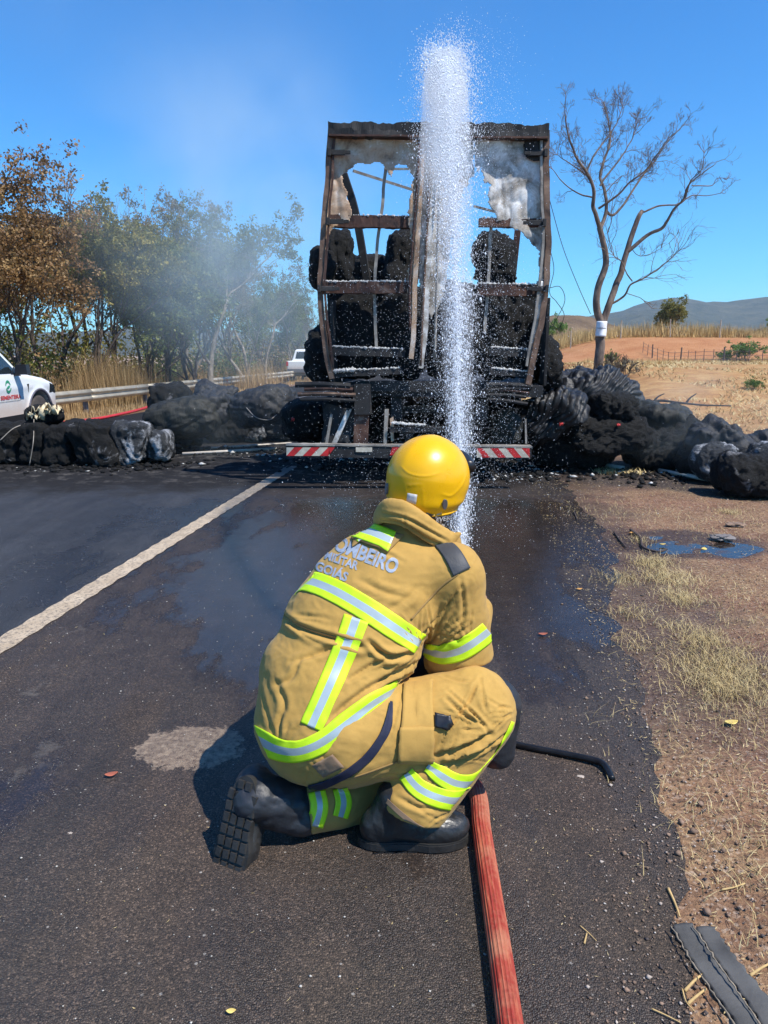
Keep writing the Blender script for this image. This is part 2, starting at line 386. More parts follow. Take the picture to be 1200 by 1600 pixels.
def ground_mat():
    m = Mat('earth_and_straw'); p = m.pos(); sx = m.sep(p)
    # lateral distance from the road's centre line
    la = m.mth('ADD', m.mth('MULTIPLY', m.mth('SUBTRACT', sx[0], float(C0[0])), float(RR[0])), m.mth('MULTIPLY', m.mth('SUBTRACT', sx[1], float(C0[1])), float(RR[1])))
    yy = sx[1]
    big = m.noise(p, 0.55, 6, 0.6); mid = m.noise(p, 3.2, 6, 0.65); fine = m.noise(p, 38, 5, 0.75); tiny = m.voro(p, 95, 'F1', 'Color')
    tg = m.sep(tiny)[0]
    soil = m.ramp(mid, [(0.3, (0.13, 0.060, 0.036)), (0.55, (0.25, 0.125, 0.078)), (0.75, (0.35, 0.195, 0.125))])
    straw = m.ramp(fine, [(0.3, (0.13, 0.068, 0.036)), (0.52, (0.31, 0.19, 0.10)), (0.72, (0.52, 0.37, 0.21))])
    near = m.mix(m.ramp(m.noise(p, 1.6, 7, 0.7), [(0.42, 0.15), (0.6, 0.85)]), soil, straw)
    near = m.mix(m.mth('MULTIPLY', m.ramp(tg, [(0.0, 1.0), (0.25, 0.0)]), 0.55), near, (0.07, 0.045, 0.035))
    near = m.mix(m.mth('MULTIPLY', m.ramp(tg, [(0.8, 0.0), (1.0, 1.0)]), 0.5), near, (0.50, 0.40, 0.31))
    orange = m.ramp(big, [(0.35, (0.40, 0.165, 0.065)), (0.6, (0.48, 0.23, 0.10))])
    fstraw = m.ramp(m.noise(m.mapping(p, (1, 2.5, 1)), 1.4, 8, 0.75), [(0.3, (0.33, 0.155, 0.060)), (0.5, (0.47, 0.26, 0.10)), (0.7, (0.56, 0.37, 0.155))])
    farf = m.mix(m.ramp(m.mth('ADD', m.noise(m.mapping(p, (0.5, 1.2, 1)), 0.16, 5, 0.6), m.mth('MULTIPLY', m.mrange(yy, 20, 45), 0.12)), [(0.52, 0.0), (0.66, 1.0)]), fstraw, orange)
    slope = m.mth('MULTIPLY', m.mrange(yy, 53, 59), m.mrange(yy, 71, 64)); farf = m.mix(slope, farf, orange)
    pale = m.mth('MULTIPLY', m.mth('MULTIPLY', m.mrange(yy, 51.5, 53.5), m.mrange(yy, 57.5, 55.5)), m.mrange(sx[0], 22, 24)); farf = m.mix(pale, farf, (0.66, 0.47, 0.33))
    vfar = m.mrange(yy, 75, 140); farf = m.mix(vfar, farf, (0.40, 0.30, 0.14))
    c = m.mix(m.mrange(yy, 9.5, 15), near, farf)
    # charred earth round the fallen load
    wob = m.mth('MULTIPLY', m.mth('SUBTRACT', m.noise(p, 1.7, 6, 0.65), 0.5), 1.5)
    t = m.mth('ADD', yy, wob)
    ch = m.mth('MULTIPLY', m.mrange(t, 7.0, 7.9), m.mrange(t, 11.5, 10.0)); lt = m.mth('ADD', la, wob)
    ch = m.mth('MULTIPLY', ch, m.mrange(lt, 8.0, 5.0))
    edge = m.mth('SUBTRACT', t, m.mth('MULTIPLY', la, 0.35))
    ch = m.mth('MULTIPLY', ch, m.mrange(m.mth('ADD', t, m.mth('MULTIPLY', la, 0.45)), 9.4, 10.3))
    c = m.mix(m.mth('MULTIPLY', ch, 0.88), c, m.ramp(fine, [(0.4, (0.02, 0.018, 0.017)), (0.7, (0.09, 0.08, 0.075))]))
    # dark wet spots at the pavement edge
    wet = m.mth('MULTIPLY', m.mrange(lt, 4.15, 3.45), m.mrange(yy, 2.2, 3.0)); c = m.mix(m.mth('MULTIPLY', wet, 0.62), c, (0.045, 0.034, 0.030))
    pdx = m.mth('DIVIDE', m.mth('SUBTRACT', sx[0], float(PUD[0])), PUD_R[0] * 1.15); pdy = m.mth('DIVIDE', m.mth('SUBTRACT', sx[1], float(PUD[1])), PUD_R[1] * 1.2)
    pd = m.mth('ADD', m.mth('MULTIPLY', pdx, pdx), m.mth('MULTIPLY', pdy, pdy)); pd = m.mth('ADD', pd, m.mth('MULTIPLY', m.mth('SUBTRACT', m.noise(p, 5, 6, 0.65), 0.5), 1.6)); halo = m.mrange(pd, 1.7, 0.9)
    c = m.mix(m.mth('MULTIPLY', halo, 0.80), c, (0.050, 0.032, 0.025)); wet = m.mth('MAXIMUM', wet, halo)
    left = m.mrange(la, -6.0, -7.2); lc = m.mix(m.ramp(mid, [(0.4, 0.0), (0.6, 1.0)]), (0.36, 0.18, 0.09), (0.42, 0.30, 0.15)); c = m.mix(left, c, lc)
    h = m.mth('ADD', m.mth('MULTIPLY', fine, 0.8), m.mth('MULTIPLY', tg, 0.6))
    nb = m.bump(h, 0.9, 0.022); nb = m.bump(mid, 0.8, 0.08, nb)
    r = m.mix(wet, (0.95, 0.95, 0.95), (0.42, 0.42, 0.42))
    return m.set(c, r, 0, nb, Specular_IOR_Level=0.3)
M_GROUND = ground_mat()
ground = mk('ground', np.stack([X, Y, Z], -1).reshape(-1, 3), gf, M_GROUND, None, True); ground['kind'] = 'structure'

def asphalt_mat():
    m = Mat('worn_asphalt'); p = m.pos(); sx = m.sep(p); yy = sx[1]
    la = m.mth('ADD', m.mth('MULTIPLY', m.mth('SUBTRACT', sx[0], float(C0[0])), float(RR[0])), m.mth('MULTIPLY', m.mth('SUBTRACT', sx[1], float(C0[1])), float(RR[1])))
    big = m.noise(p, 0.8, 6, 0.6); mid = m.noise(p, 4.5, 7, 0.65)
    c = m.ramp(mid, [(0.3, (0.040, 0.026, 0.019)), (0.7, (0.070, 0.048, 0.034))])
    leftlane = m.mrange(la, 0.0, -0.05); c = m.mix(leftlane, c, m.ramp(mid, [(0.3, (0.030, 0.031, 0.034)), (0.7, (0.046, 0.047, 0.051))]))
    st = m.noise(m.mapping(p, (3.2, 0.30, 1), (0, 0, float(ROAD_YAW))), 1.0, 6, 0.65); c = m.mix(1.0, c, m.ramp(st, [(0.32, 0.68), (0.5, 1.0), (0.68, 1.35)]), 'MULTIPLY')
    brown = m.mth('MULTIPLY', m.mrange(yy, 2.3, 1.5), m.ramp(m.noise(p, 1.3, 6, 0.6), [(0.35, 0.0), (0.6, 1.0)]))
    c = m.mix(m.mth('MULTIPLY', brown, 0.75), c, (0.066, 0.047, 0.030))
    vc = m.voro(p, 230, 'F1', 'Color'); vr = m.sep(vc)[0]; vd = m.voro(p, 230, 'F1', 'Distance')
    c = m.mix(1.0, c, m.ramp(vr, [(0.0, 0.35), (0.5, 0.88), (0.85, 1.35), (1.0, 3.0)]), 'MULTIPLY')
    sp = m.voro(p, 34, 'F1', 'Color'); sd_ = m.voro(p, 34, 'F1', 'Distance'); ss = m.mth('MULTIPLY', m.mrange(m.sep(sp)[1], 0.90, 0.93), m.mrange(sd_, 0.17, 0.10))
    c = m.mix(m.mth('MULTIPLY', ss, 0.75), c, (0.42, 0.38, 0.33))
    # dusty scabs beside the line and the pale dried patch by the firefighter
    g0 = G(300, 1168); dx = m.mth('SUBTRACT', sx[0], float(g0[0])); dy = m.mth('SUBTRACT', sx[1], float(g0[1]))
    r2 = m.mth('ADD', m.mth('POWER', m.mth('ABSOLUTE', m.mth('DIVIDE', dx, 0.20)), 2.0), m.mth('POWER', m.mth('ABSOLUTE', m.mth('DIVIDE', dy, 0.15)), 2.0))
    rr = m.mth('ADD', r2, m.mth('MULTIPLY', m.mth('SUBTRACT', m.noise(p, 14, 8, 0.75), 0.5), 3.4))
    pm = m.mrange(rr, 1.08, 0.90); c = m.mix(m.mth('MULTIPLY', pm, 0.92), c, m.ramp(m.noise(p, 40, 5, 0.7), [(0.35, (0.15, 0.10, 0.07)), (0.65, (0.44, 0.33, 0.23))]))
    dm = m.mth('MULTIPLY', m.ramp(m.noise(p, 3.4, 8, 0.72), [(0.60, 0.0), (0.66, 1.0)]), m.mth('MULTIPLY', m.mrange(la, 0.12, 0.25), m.mrange(la, 1.3, 0.7)))
    dm = m.mth('MULTIPLY', dm, m.mrange(yy, 4.4, 3.4)); c = m.mix(m.mth('MULTIPLY', dm, 0.6), c, (0.19, 0.16, 0.13))
    # soot and ash round the load
    wob = m.mth('MULTIPLY', m.mth('SUBTRACT', m.noise(p, 1.6, 6, 0.65), 0.5), 2.0); t = m.mth('ADD', yy, wob)
    so = m.mth('MULTIPLY', m.mrange(t, 7.3, 8.4), 0.75); c = m.mix(so, c, (0.017, 0.017, 0.019))
    ash = m.mth('MULTIPLY', m.mth('MULTIPLY', m.mrange(t, 7.9, 9.2), m.mrange(yy, 13, 11)), m.ramp(m.noise(p, 5, 8, 0.75), [(0.52, 0.0), (0.62, 1.0)])); c = m.mix(m.mth('MULTIPLY', ash, 0.6), c, (0.20, 0.185, 0.17))
    # water: the sprayed lane in front of the truck and runnels to the shoulder
    w = m.mth('ADD', m.mth('MULTIPLY', m.noise(m.mapping(p, (1.2, 0.5, 1)), 1.5, 6, 0.62), 1.5), m.mth('MULTIPLY', m.mrange(yy, 2.4, 4.6), 0.36))
    w = m.mth('ADD', w, m.mth('MULTIPLY', m.mrange(la, 0.2, 0.9), 0.16)); wet = m.mrange(w, 0.98, 1.16); wet = m.mth('MULTIPLY', wet, m.mth('MULTIPLY', m.mrange(la, -1.5, 0.1, 0.25, 1.0), m.mrange(yy, 7.9, 7.2)))
    damp = m.mrange(w, 0.72, 0.98)
    c = m.mix(m.mth('MULTIPLY', damp, 0.30), c, (0.022, 0.020, 0.020)); c = m.mix(m.mth('MULTIPLY', wet, 0.5), c, (0.012, 0.011, 0.011))
    film = m.ramp(m.noise(p, 7, 5, 0.6), [(0.35, 0.06), (0.7, 0.26)])
    r = m.mix(damp, (0.80, 0.80, 0.80), (0.46, 0.46, 0.46)); r = m.mix(wet, r, film)
    bs = m.mth('SUBTRACT', 1.0, m.mth('MULTIPLY', wet, 0.90)); h = m.mth('MULTIPLY', m.mth('ADD', m.mth('MULTIPLY', vd, -1.0), m.mth('MULTIPLY', vr, 0.5)), bs)
    nb = m.bump(h, 0.85, 0.0045); nb = m.bump(m.mth('MULTIPLY', m.noise(p, 26, 5, 0.7), bs), 0.5, 0.012, nb)
    r = m.mix(so, r, (0.95, 0.95, 0.95)); sl = m.mth('SUBTRACT', 0.5, m.mth('MULTIPLY', so, 0.55), clamp=True)
    m.set(c, r, 0, nb); m.put(m.b.inputs['Specular IOR Level'], sl); return m.m
M_ASPH = asphalt_mat()
# road sheet: ragged right edge where the shoulder has crept over it
ss_ = np.concatenate([np.arange(-8, 12, 0.06), np.geomspace(12, 900, 160)])
def right_edge(s):
    y = 3.53 + s * 0.993; base = np.interp(y, [1.0, 2.0, 3.2, 4.75, 8.0, 12.0], [2.86, 2.90, 3.08, 3.34, 3.48, 3.5])
    q = np.stack([s, 0 * s, 0 * s], 1); return base + 0.10 * fbm(q, 0.9, 3, 4) + 0.045 * fbm(q, 6, 3, 6)
er = right_edge(ss_); lats = np.linspace(0, 1, 40); v = []
for s_, e in zip(ss_, er):
    for l in lats:
        la = -6.1 + (e + 6.1) * l; q = road_pt(la, s_); v.append((q[0], q[1], 0.004 - 0.002 * (l > 0.985)))
n2 = len(lats); f = np.array([(i * n2 + j, i * n2 + j + 1, (i + 1) * n2 + j + 1, (i + 1) * n2 + j) for i in range(len(ss_) - 1) for j in range(n2 - 1)])
road = mk('road', v, f, M_ASPH, None, True); road['kind'] = 'structure'
def line_mat():
    m = Mat('worn_line_paint'); p = m.pos(); n = m.noise(p, 60, 6, 0.75)
    c = m.ramp(m.noise(p, 6, 5, 0.6), [(0.3, (0.38, 0.29, 0.19)), (0.7, (0.55, 0.44, 0.31))])
    w = m.ramp(n, [(0.50, 0.0), (0.57, 1.0)]); c = m.mix(m.mth('MULTIPLY', w, 0.78), c, (0.12, 0.10, 0.085))
    sx = m.sep(p); c = m.mix(m.mrange(sx[1], 8.2, 9.4), c, (0.10, 0.09, 0.085))
    return m.set(c, 0.7, 0, m.bump(n, 0.5, 0.003))
v = []; sl = np.arange(-6, 6.3, 0.05)
for s_ in sl:
    for l in (-0.072, 0.0, 0.072): q = road_pt(l + 0.006 * math.sin(s_ * 31 + l * 99) * (l != 0), s_); v.append((q[0], q[1], 0.008))
f = [(i * 3 + j, i * 3 + j + 1, (i + 1) * 3 + j + 1, (i + 1) * 3 + j) for i in range(len(sl) - 1) for j in range(2)]
M_LINE = line_mat(); o = mk('painted_centre_line', v, f, M_LINE); o['kind'] = 'structure'
v = []; sl = np.concatenate([np.arange(9, 30, 0.5), np.geomspace(30, 500, 40)])      # edge line of the far lane
for s_ in sl:
    for l in (-3.62, -3.50): q = road_pt(l, s_); v.append((q[0], q[1], 0.008))
o = mk('painted_edge_line', v, [(i * 2, i * 2 + 1, i * 2 + 3, i * 2 + 2) for i in range(len(sl) - 1)], M_LINE); o['kind'] = 'structure'

# puddle at the shoulder
def water_mat():
    m = Mat('muddy_water'); p = m.pos(); mud = m.ramp(m.noise(p, 4.5, 7, 0.7), [(0.55, 0.0), (0.68, 1.0)]); return m.set(m.mix(mud, (0.022, 0.016, 0.013), (0.085, 0.055, 0.04)), m.mix(mud, (0.06, 0.06, 0.06), (0.45, 0.45, 0.45)), 0, m.bump(m.noise(p, 22, 4, 0.6), 0.10, 0.004), Specular_IOR_Level=0.4)
pp = [(962, 826), (1000, 821), (1040, 824), (1075, 834), (1110, 850), (1148, 866), (1135, 878), (1090, 878), (1040, 870), (1008, 862), (985, 848)]
k = 48; an = np.arange(k) / k * 2 * math.pi; ring = PUD[None] + np.stack([np.cos(an) * PUD_R[0] * 1.4, np.sin(an) * PUD_R[1] * 1.45], 1)      # a level sheet; the hollow in the ground gives it its shore
o = mk('puddle', [(PUD[0], PUD[1], -0.002)] + [(a, b, -0.002) for a, b in ring], [(0, i + 1, (i + 1) % k + 1) for i in range(k)], water_mat()); o['kind'] = 'structure'

# ------------------------------------------------------------------ hills
def hill_mat(name, lo, hi):
    m = Mat(name); p = m.pos(); n = m.noise(p, 0.02, 8, 0.7); c = m.ramp(n, [(0.38, lo), (0.62, hi)]); return m.set(c, 1.0, 0, m.bump(n, 1.0, 14), Specular_IOR_Level=0.0)
def hills(name, prof, yc, y0, y1, base, mat, seed, rough):
    """prof = pixel skyline; the ridge stands at distance yc and falls off to y0 / y1"""
    us = np.linspace(prof[0][0], prof[-1][0], 150); vsn = np.interp(us, [a for a, b in prof], [b for a, b in prof]); ys = np.concatenate([np.linspace(y0, yc, 26), np.linspace(yc, y1, 14)[1:]]); v = []
    for u, w in zip(us, vsn):
        top = P(u, w, yc)[2]
        for y in ys:
            t = sm(y0, yc, y) if y <= yc else sm(y1, yc, y); x = (u - 600) / FPX / CP * y
            v.append((x, y, base + (top - base) * t))
    v = np.array(v); n = fbm(v * [1, 1, 0], 4.0 / (yc - y0), 5, seed); v[:, 2] += rough * n * np.clip((v[:, 2] - base) / 40, 0, 1)
    a, b = len(us), len(ys); f = [(i * b + j, (i + 1) * b + j, (i + 1) * b + j + 1, i * b + j + 1) for i in range(a - 1) for j in range(b - 1)]
    o = mk(name, v, f, mat, None, True); o['kind'] = 'structure'; return o
hills('hills', [(-900, 520), (-300, 512), (200, 520), (700, 520), (880, 506), (930, 498), (965, 487), (1000, 480), (1050, 479), (1100, 482), (1140, 478), (1200, 470), (1300, 458), (1500, 470), (2000, 500)], 2300, 1100, 3300, -5, hill_mat('far_hill', (0.030, 0.042, 0.030), (0.085, 0.085, 0.06)), 3, 26)
hills('near_hill', [(640, 530), (780, 505), (850, 492), (880, 494), (905, 500), (925, 508), (960, 518), (1050, 530)], 620, 380, 820, 0, hill_mat('brown_hill', (0.13, 0.085, 0.05), (0.24, 0.16, 0.09)), 9, 3)
# ------------------------------------------------------------------ burnt materials
def char_mat(name, base=(0.010, 0.010, 0.010), ash=0.16, ashc=(0.42, 0.42, 0.44), tint=(0.030, 0.028, 0.026), scale=1.0, fib=1.0, r0=0.50, spec=0.30):
    m = Mat(name); o = m.obj(); r = m.rnd()
    n = m.noise(o, 3.2 * scale, 7, 0.66, 0.4); f = m.noise(m.mapping(o, (1, 1, 2.6), (0.5, 0.3, 0)), 34, 6, 0.75, 0.6)
    c = m.ramp(f, [(0.3, tuple(x * 0.5 for x in base)), (0.55, base), (0.75, tint)])
    a = m.ramp(n, [(0.70 - ash, 0.0), (0.78 - ash, 1.0)])
    a = m.mth('MULTIPLY', a, m.ramp(f, [(0.35, 0.15), (0.6, 1.0)])); c = m.mix(m.mth('MULTIPLY', a, 0.85), c, ashc)
    nb = m.bump(f, 1.0, 0.030 * fib); nb = m.bump(m.noise(m.mapping(o, (1, 1, 0.25), (0.3, 0.2, 0)), 9, 4, 0.6), 0.6, 0.05, nb)
    return m.set(c, m.ramp(f, [(0.3, r0), (0.7, min(0.95, r0 + 0.4))]), 0, nb, Specular_IOR_Level=spec)
M_CHAR = char_mat('charred_fibre', ash=-0.02)
M_CHAR2 = char_mat('charred_fibre_with_ash', ash=0.12)
M_CHAROL = char_mat('scorched_olive_wrap', (0.018, 0.018, 0.014), 0.04, (0.30, 0.30, 0.30), (0.050, 0.048, 0.036), 1.0, 0.25, 0.42, 0.4)
M_CHARGR = char_mat('scorched_grey_wrap', (0.020, 0.021, 0.024), 0.05, (0.34, 0.34, 0.36), (0.065, 0.065, 0.07), 1.0, 0.25, 0.40, 0.45)
M_ASHW = char_mat('pale_ash_crust', (0.03, 0.033, 0.037), 0.22, (0.52, 0.54, 0.58), (0.15, 0.155, 0.165), 0.8, 0.6)
M_FOIL = char_mat('charred_plastic_sheet', (0.012, 0.012, 0.013), 0.03, (0.30, 0.30, 0.32), (0.040, 0.040, 0.043), 1.6, 0.12, 0.30, 0.5)
M_ASH = simple('white_ash', (0.50, 0.49, 0.47), 0.95, 0, 20, 0.35, 0.8, 0.01, 60)
def burnt_metal(name, cols, rough=0.8, seed=0.0):
    m = Mat(name); o = m.obj(); n = m.noise(m.mapping(o, (1, 1, 1), (0, 0, 0), (seed, 0, 0)), 4.5, 8, 0.7, 0.5); f = m.noise(o, 40, 5, 0.7)
    c = m.ramp(n, cols); c = m.mix(m.mth('MULTIPLY', m.ramp(f, [(0.55, 0.0), (0.72, 1.0)]), 0.4), c, (0.02, 0.018, 0.017))
    return m.set(c, rough, 0.15, m.bump(f, 0.5, 0.006))
M_RUST = burnt_metal('fire_rusted_steel', [(0.3, (0.022, 0.018, 0.017)), (0.5, (0.070, 0.033, 0.024)), (0.62, (0.12, 0.06, 0.04)), (0.75, (0.24, 0.20, 0.17))])
M_POST = burnt_metal('scorched_brown_steel', [(0.3, (0.04, 0.027, 0.020)), (0.5, (0.14, 0.082, 0.055)), (0.7, (0.28, 0.19, 0.13))], 0.7, 3)
M_SOOT = burnt_metal('sooty_steel', [(0.35, (0.010, 0.010, 0.011)), (0.6, (0.028, 0.027, 0.027)), (0.8, (0.09, 0.085, 0.08))], 0.75, 6)
M_SHEET = burnt_metal('scorched_door_sheet', [(0.28, (0.06, 0.042, 0.032)), (0.36, (0.26, 0.16, 0.10)), (0.46, (0.48, 0.32, 0.205)), (0.58, (0.56, 0.43, 0.32)), (0.70, (0.78, 0.74, 0.69))], 0.65, 1)
M_SHEETG = burnt_metal('grey_scorched_sheet', [(0.30, (0.06, 0.056, 0.050)), (0.40, (0.25, 0.22, 0.18)), (0.50, (0.46, 0.42, 0.37)), (0.62, (0.76, 0.75, 0.72))], 0.6, 2)
M_ALU = burnt_metal('grey_aluminium_rod', [(0.35, (0.16, 0.14, 0.12)), (0.6, (0.36, 0.32, 0.27))], 0.55, 5)
M_RED = simple('red_reflective_stripe', (0.50, 0.022, 0.022), 0.5, 0, 14, 0.4, 0.2)
M_CREAM = simple('cream_reflective_stripe', (0.52, 0.46, 0.36), 0.5, 0, 14, 0.25, 0.2)

YT = 8.1
truck = empty('burnt_trailer', (0.55, YT, 0), 'burnt out box trailer seen from the rear, doors torn open to a charred frame', 'trailer')
TD = np.array([math.sin(rad(7.2)), math.cos(rad(7.2)), 0.0])
def tp(u, v, d=0.0):
    p = P(u, v, YT); return p + TD * d
def tbar(name, pts, w, dpt, mat, d=0.0, parent=None, jitter=0.0, up=(0, 1, 0), per=6):
    """bent flat bar through pixel points on the rear plane, d metres in"""
    c = spline([tp(*q, d) for q in pts], per); k = len(c); c = c + jitter * np.stack([fbm(c, 5, 2, i + 3) for i in range(3)], 1)
    t = np.gradient(c, axis=0); t /= np.linalg.norm(t, axis=1, keepdims=True); v = []
    for i in range(k):
        x = nrm(np.cross(t[i], up)); z = np.array(up, float)
        for a, b in ((-1, -1), (1, -1), (1, 1), (-1, 1)): v.append(c[i] + x * a * w / 2 + z * b * dpt / 2)
    f = [(i * 4 + j, i * 4 + (j + 1) % 4, (i + 1) * 4 + (j + 1) % 4, (i + 1) * 4 + j) for i in range(k - 1) for j in range(4)] + [(3, 2, 1, 0), tuple((k - 1) * 4 + j for j in range(4))]
    return mk(name, v, f, mat, parent or truck)
def inpoly(px_, py_, poly):
    c = np.zeros(len(px_), bool); n = len(poly); j = n - 1
    for i in range(n):
        xi, yi = poly[i]; xj, yj = poly[j]
        c ^= ((yi > py_) != (yj > py_)) & (px_ < (xj - xi) * (py_ - yi) / (yj - yi + 1e-12) + xi); j = i
    return c
def sheet(name, poly, mat, d=0.0, res=1.6, warp_=0.02, seed=1, ragged=3.0, holes=(), parent=None, curl=0.0):
    """torn sheet: grid cells inside a pixel outline on the rear plane, buckled, with real thickness"""
    a = np.array(poly, float); u0, w0 = a.min(0); u1, w1 = a.max(0); us = np.arange(u0, u1 + res, res); ws = np.arange(w0, w1 + res, res)
    U, W = np.meshgrid(us, ws, indexing='ij'); cu = (U[:-1, :-1] + res / 2).ravel(); cw = (W[:-1, :-1] + res / 2).ravel()
    q = np.stack([cu, cw, 0 * cu], 1); nu_ = cu + ragged * fbm(q, 0.09, 3, seed); nw_ = cw + ragged * fbm(q, 0.09, 3, seed + 7)
    keep = inpoly(nu_, nw_, poly)
    for h in holes: keep &= ~inpoly(nu_, nw_, h)
    I = np.arange(U.size).reshape(U.shape); F_ = np.stack([I[:-1, :-1], I[1:, :-1], I[1:, 1:], I[:-1, 1:]], -1).reshape(-1, 4)[keep]
    pts = np.array([tp(x, y, d) for x, y in zip(U.ravel(), W.ravel())]); n = 0.8 * fbm(pts, 1.6, 2, seed) + 0.9 * (1 - 2 * np.abs(fbm(pts * [1, 1, 0.5], 5, 3, seed + 2)))
    pts[:, 1] += 0.6 * warp_ * n; used = np.unique(F_); mp = -np.ones(len(pts), int); mp[used] = np.arange(len(used))
    o = mk(name, pts[used], mp[F_], mat, parent or truck, True); solidify(o, 0.004, 0); return o
# posts and header
tbar('corner_post', [(517, 203), (514, 260), (508, 330), (503, 400), (501, 450), (504, 505), (511, 560), (518, 592)], 0.055, 0.09, M_POST, 0, jitter=0.01)
tbar('corner_post', [(852, 205), (853, 270), (854, 340), (855, 400), (851, 455), (843, 510), (832, 560), (824, 600)], 0.060, 0.09, M_POST, 0, jitter=0.01)
tbar('door_edge', [(524, 216), (519, 300), (513, 370), (509, 440), (513, 500), (521, 570)], 0.022, 0.03, M_RUST, -0.05, jitter=0.006)
tbar('door_edge', [(845, 222), (846, 300), (847, 380), (842, 450), (833, 510), (822, 572)], 0.026, 0.03, M_ALU, -0.05, jitter=0.006)
def rough_bar(name, a, b, hpx, dpt, mat, d=0.0, seed=1, amp=0.012, sag=0.0, n=60, parent=None):
    pa, pb = tp(*a, d), tp(*b, d); hz = hpx / FPX * 8.0; v = []
    for i in range(n + 1):
        t = i / n; c = pa * (1 - t) + pb * t; c[2] -= sag * math.sin(math.pi * t)
        for k, (dy, dz) in enumerate(((-1, -1), (-1, 0), (-1, 1), (1, 1), (1, -1))):
            q = c + np.array([0, dy * dpt / 2, dz * hz / 2]); v.append(q)
    v = np.array(v); v[:, 2] += amp * fbm(v, 14, 3, seed); v[:, 1] += amp * fbm(v, 9, 3, seed + 5)
    f = [(i * 5 + j, (i + 1) * 5 + j, (i + 1) * 5 + (j + 1) % 5, i * 5 + (j + 1) % 5) for i in range(n) for j in range(5)] + [tuple(range(5)), tuple(n * 5 + j for j in range(5))[::-1]]
    return mk(name, v, f, mat, parent or truck)
hd = rough_bar('roof_header', (514, 206), (855, 210), 19, 0.16, M_SOOT, -0.02, 3, 0.014, n=120)
rough_bar('header_lip', (516, 216), (853, 220), 2.5, 0.18, M_RUST, -0.03, 4, 0.004, parent=hd)
# torn door skins
SL = [(519, 213), (664, 217), (660, 290), (652, 360), (646, 430), (643, 490), (640, 470), (638, 440), (641, 390), (637, 330), (645, 300), (643, 263), (630, 257), (617, 261), (611, 277), (604, 263), (596, 254), (575, 256), (556, 256), (545, 264), (533, 271), (541, 300), (549, 330), (545, 347), (528, 352), (516, 362), (511, 388), (505, 392), (512, 300)]
sheet('torn_door_skin', SL, M_SHEET, -0.01, seed=3, warp_=0.03)
SR = [(742, 218), (852, 219), (852, 300), (853, 380), (851, 430), (846, 455), (843, 420), (840, 398), (832, 380), (818, 366), (800, 357), (788, 345), (776, 338), (766, 325), (760, 305), (766, 290), (757, 284), (750, 262), (742, 268)]
sheet('torn_door_skin', SR, M_SHEETG, -0.012, seed=11, warp_=0.025)
sheet('hanging_skin', [(838, 440), (850, 440), (849, 500), (838, 550), (828, 590), (829, 540), (836, 490)], M_SHEETG, -0.03, seed=21, warp_=0.03, ragged=2)
sheet('charred_skin', [(818, 216), (852, 218), (852, 250), (838, 252), (818, 244)], M_SOOT, -0.04, seed=5)
sheet('centre_skin', [(660, 218), (742, 218), (742, 268), (724, 300), (706, 330), (700, 420), (690, 470), (676, 500), (664, 470), (655, 430), (655, 330)], M_SHEETG, 0.0, seed=8, warp_=0.02)
# hinge plates
for u, v_ in ((528, 241), (526, 348), (512, 452), (840, 242), (838, 350), (842, 452)):
    s_ = 1 if u < 700 else -1; m = MB(); c = tp(u, v_, -0.07)
    m.box(c, (0.17, 0.02, 0.050)); m.box(c + np.array([0.10 * s_, 0, 0]), (0.08, 0.018, 0.034)); m.box(c - np.array([0.075 * s_, 0.012, 0]), (0.035, 0.035, 0.075)); bevel(m.obj('hinge', M_SOOT, truck), 0.004)
# centre posts and lock rods
tbar('door_stile', [(665, 220), (660, 290), (655, 350), (650, 430), (647, 500), (643, 560)], 0.050, 0.05, M_SHEET, -0.04, jitter=0.008)
tbar('door_stile', [(681, 221), (678, 300), (672, 380), (668, 450), (664, 520), (659, 575)], 0.050, 0.05, M_SHEETG, -0.04, jitter=0.008)
for pts, mt in (([(657, 220), (652, 300), (646, 380), (641, 450), (642, 515)], M_RUST), ([(675, 221), (671, 300), (666, 400), (661, 500), (658, 572)], M_POST), ([(690, 221), (686, 330), (683, 450), (680, 560)], M_ALU)):
    v, f = tube(spline([tp(*q, -0.09) for q in pts], 6), 0.013, 8); mk('lock_rod', v, f, mt, truck, True)
# cross rails
def ash_line(name, a, b, d, parent, n, r, seed, dz=0.02):
    rr = random.Random(seed); m = MB(); pa, pb = tp(*a, d), tp(*b, d)
    for i in range(n):
        t = rr.random(); c = pa * (1 - t) + pb * t + np.array([0, rr.uniform(-.03, .02), dz + rr.uniform(-0.4, 0.7) * r]); s_ = r * rr.uniform(0.4, 1.3)
        v = np.array([(1, 0, 0), (-1, 0, 0), (0, 1, 0), (0, -1, 0), (0, 0, 1), (0, 0, -1)], float) * s_ * np.array([rr.uniform(.7, 1.8), .8, rr.uniform(.6, 1.6)]) + c
        m.add(v, [(0, 2, 4), (2, 1, 4), (1, 3, 4), (3, 0, 4), (2, 0, 5), (1, 2, 5), (3, 1, 5), (0, 3, 5)])
    o = m.obj(name, M_ASH, parent); o['kind'] = 'stuff'; return o
for i, (a, b, h, mt, na) in enumerate((((515, 345), (641, 347), 17, M_RUST, 60), ((748, 347), (852, 349), 12, M_RUST, 30), ((505, 449), (641, 449), 17, M_RUST, 170), ((745, 452), (852, 454), 17, M_RUST, 140),
                                       ((512, 548), (632, 552), 12, M_SOOT, 150), ((765, 549), (834, 553), 12, M_SOOT, 90), ((520, 585), (628, 580), 9, M_SOOT, 130), ((765, 580), (828, 586), 9, M_SOOT, 110))):
    r_ = rough_bar('cross_rail', a, b, h, 0.08, mt, 0.04, 20 + i, 0.008, 0.0)
    ash_line('ash_crust', (a[0] + 3, a[1] - h / 2), (b[0] - 3, b[1] - h / 2), 0.02, r_, na, 0.010, i, 0.005)
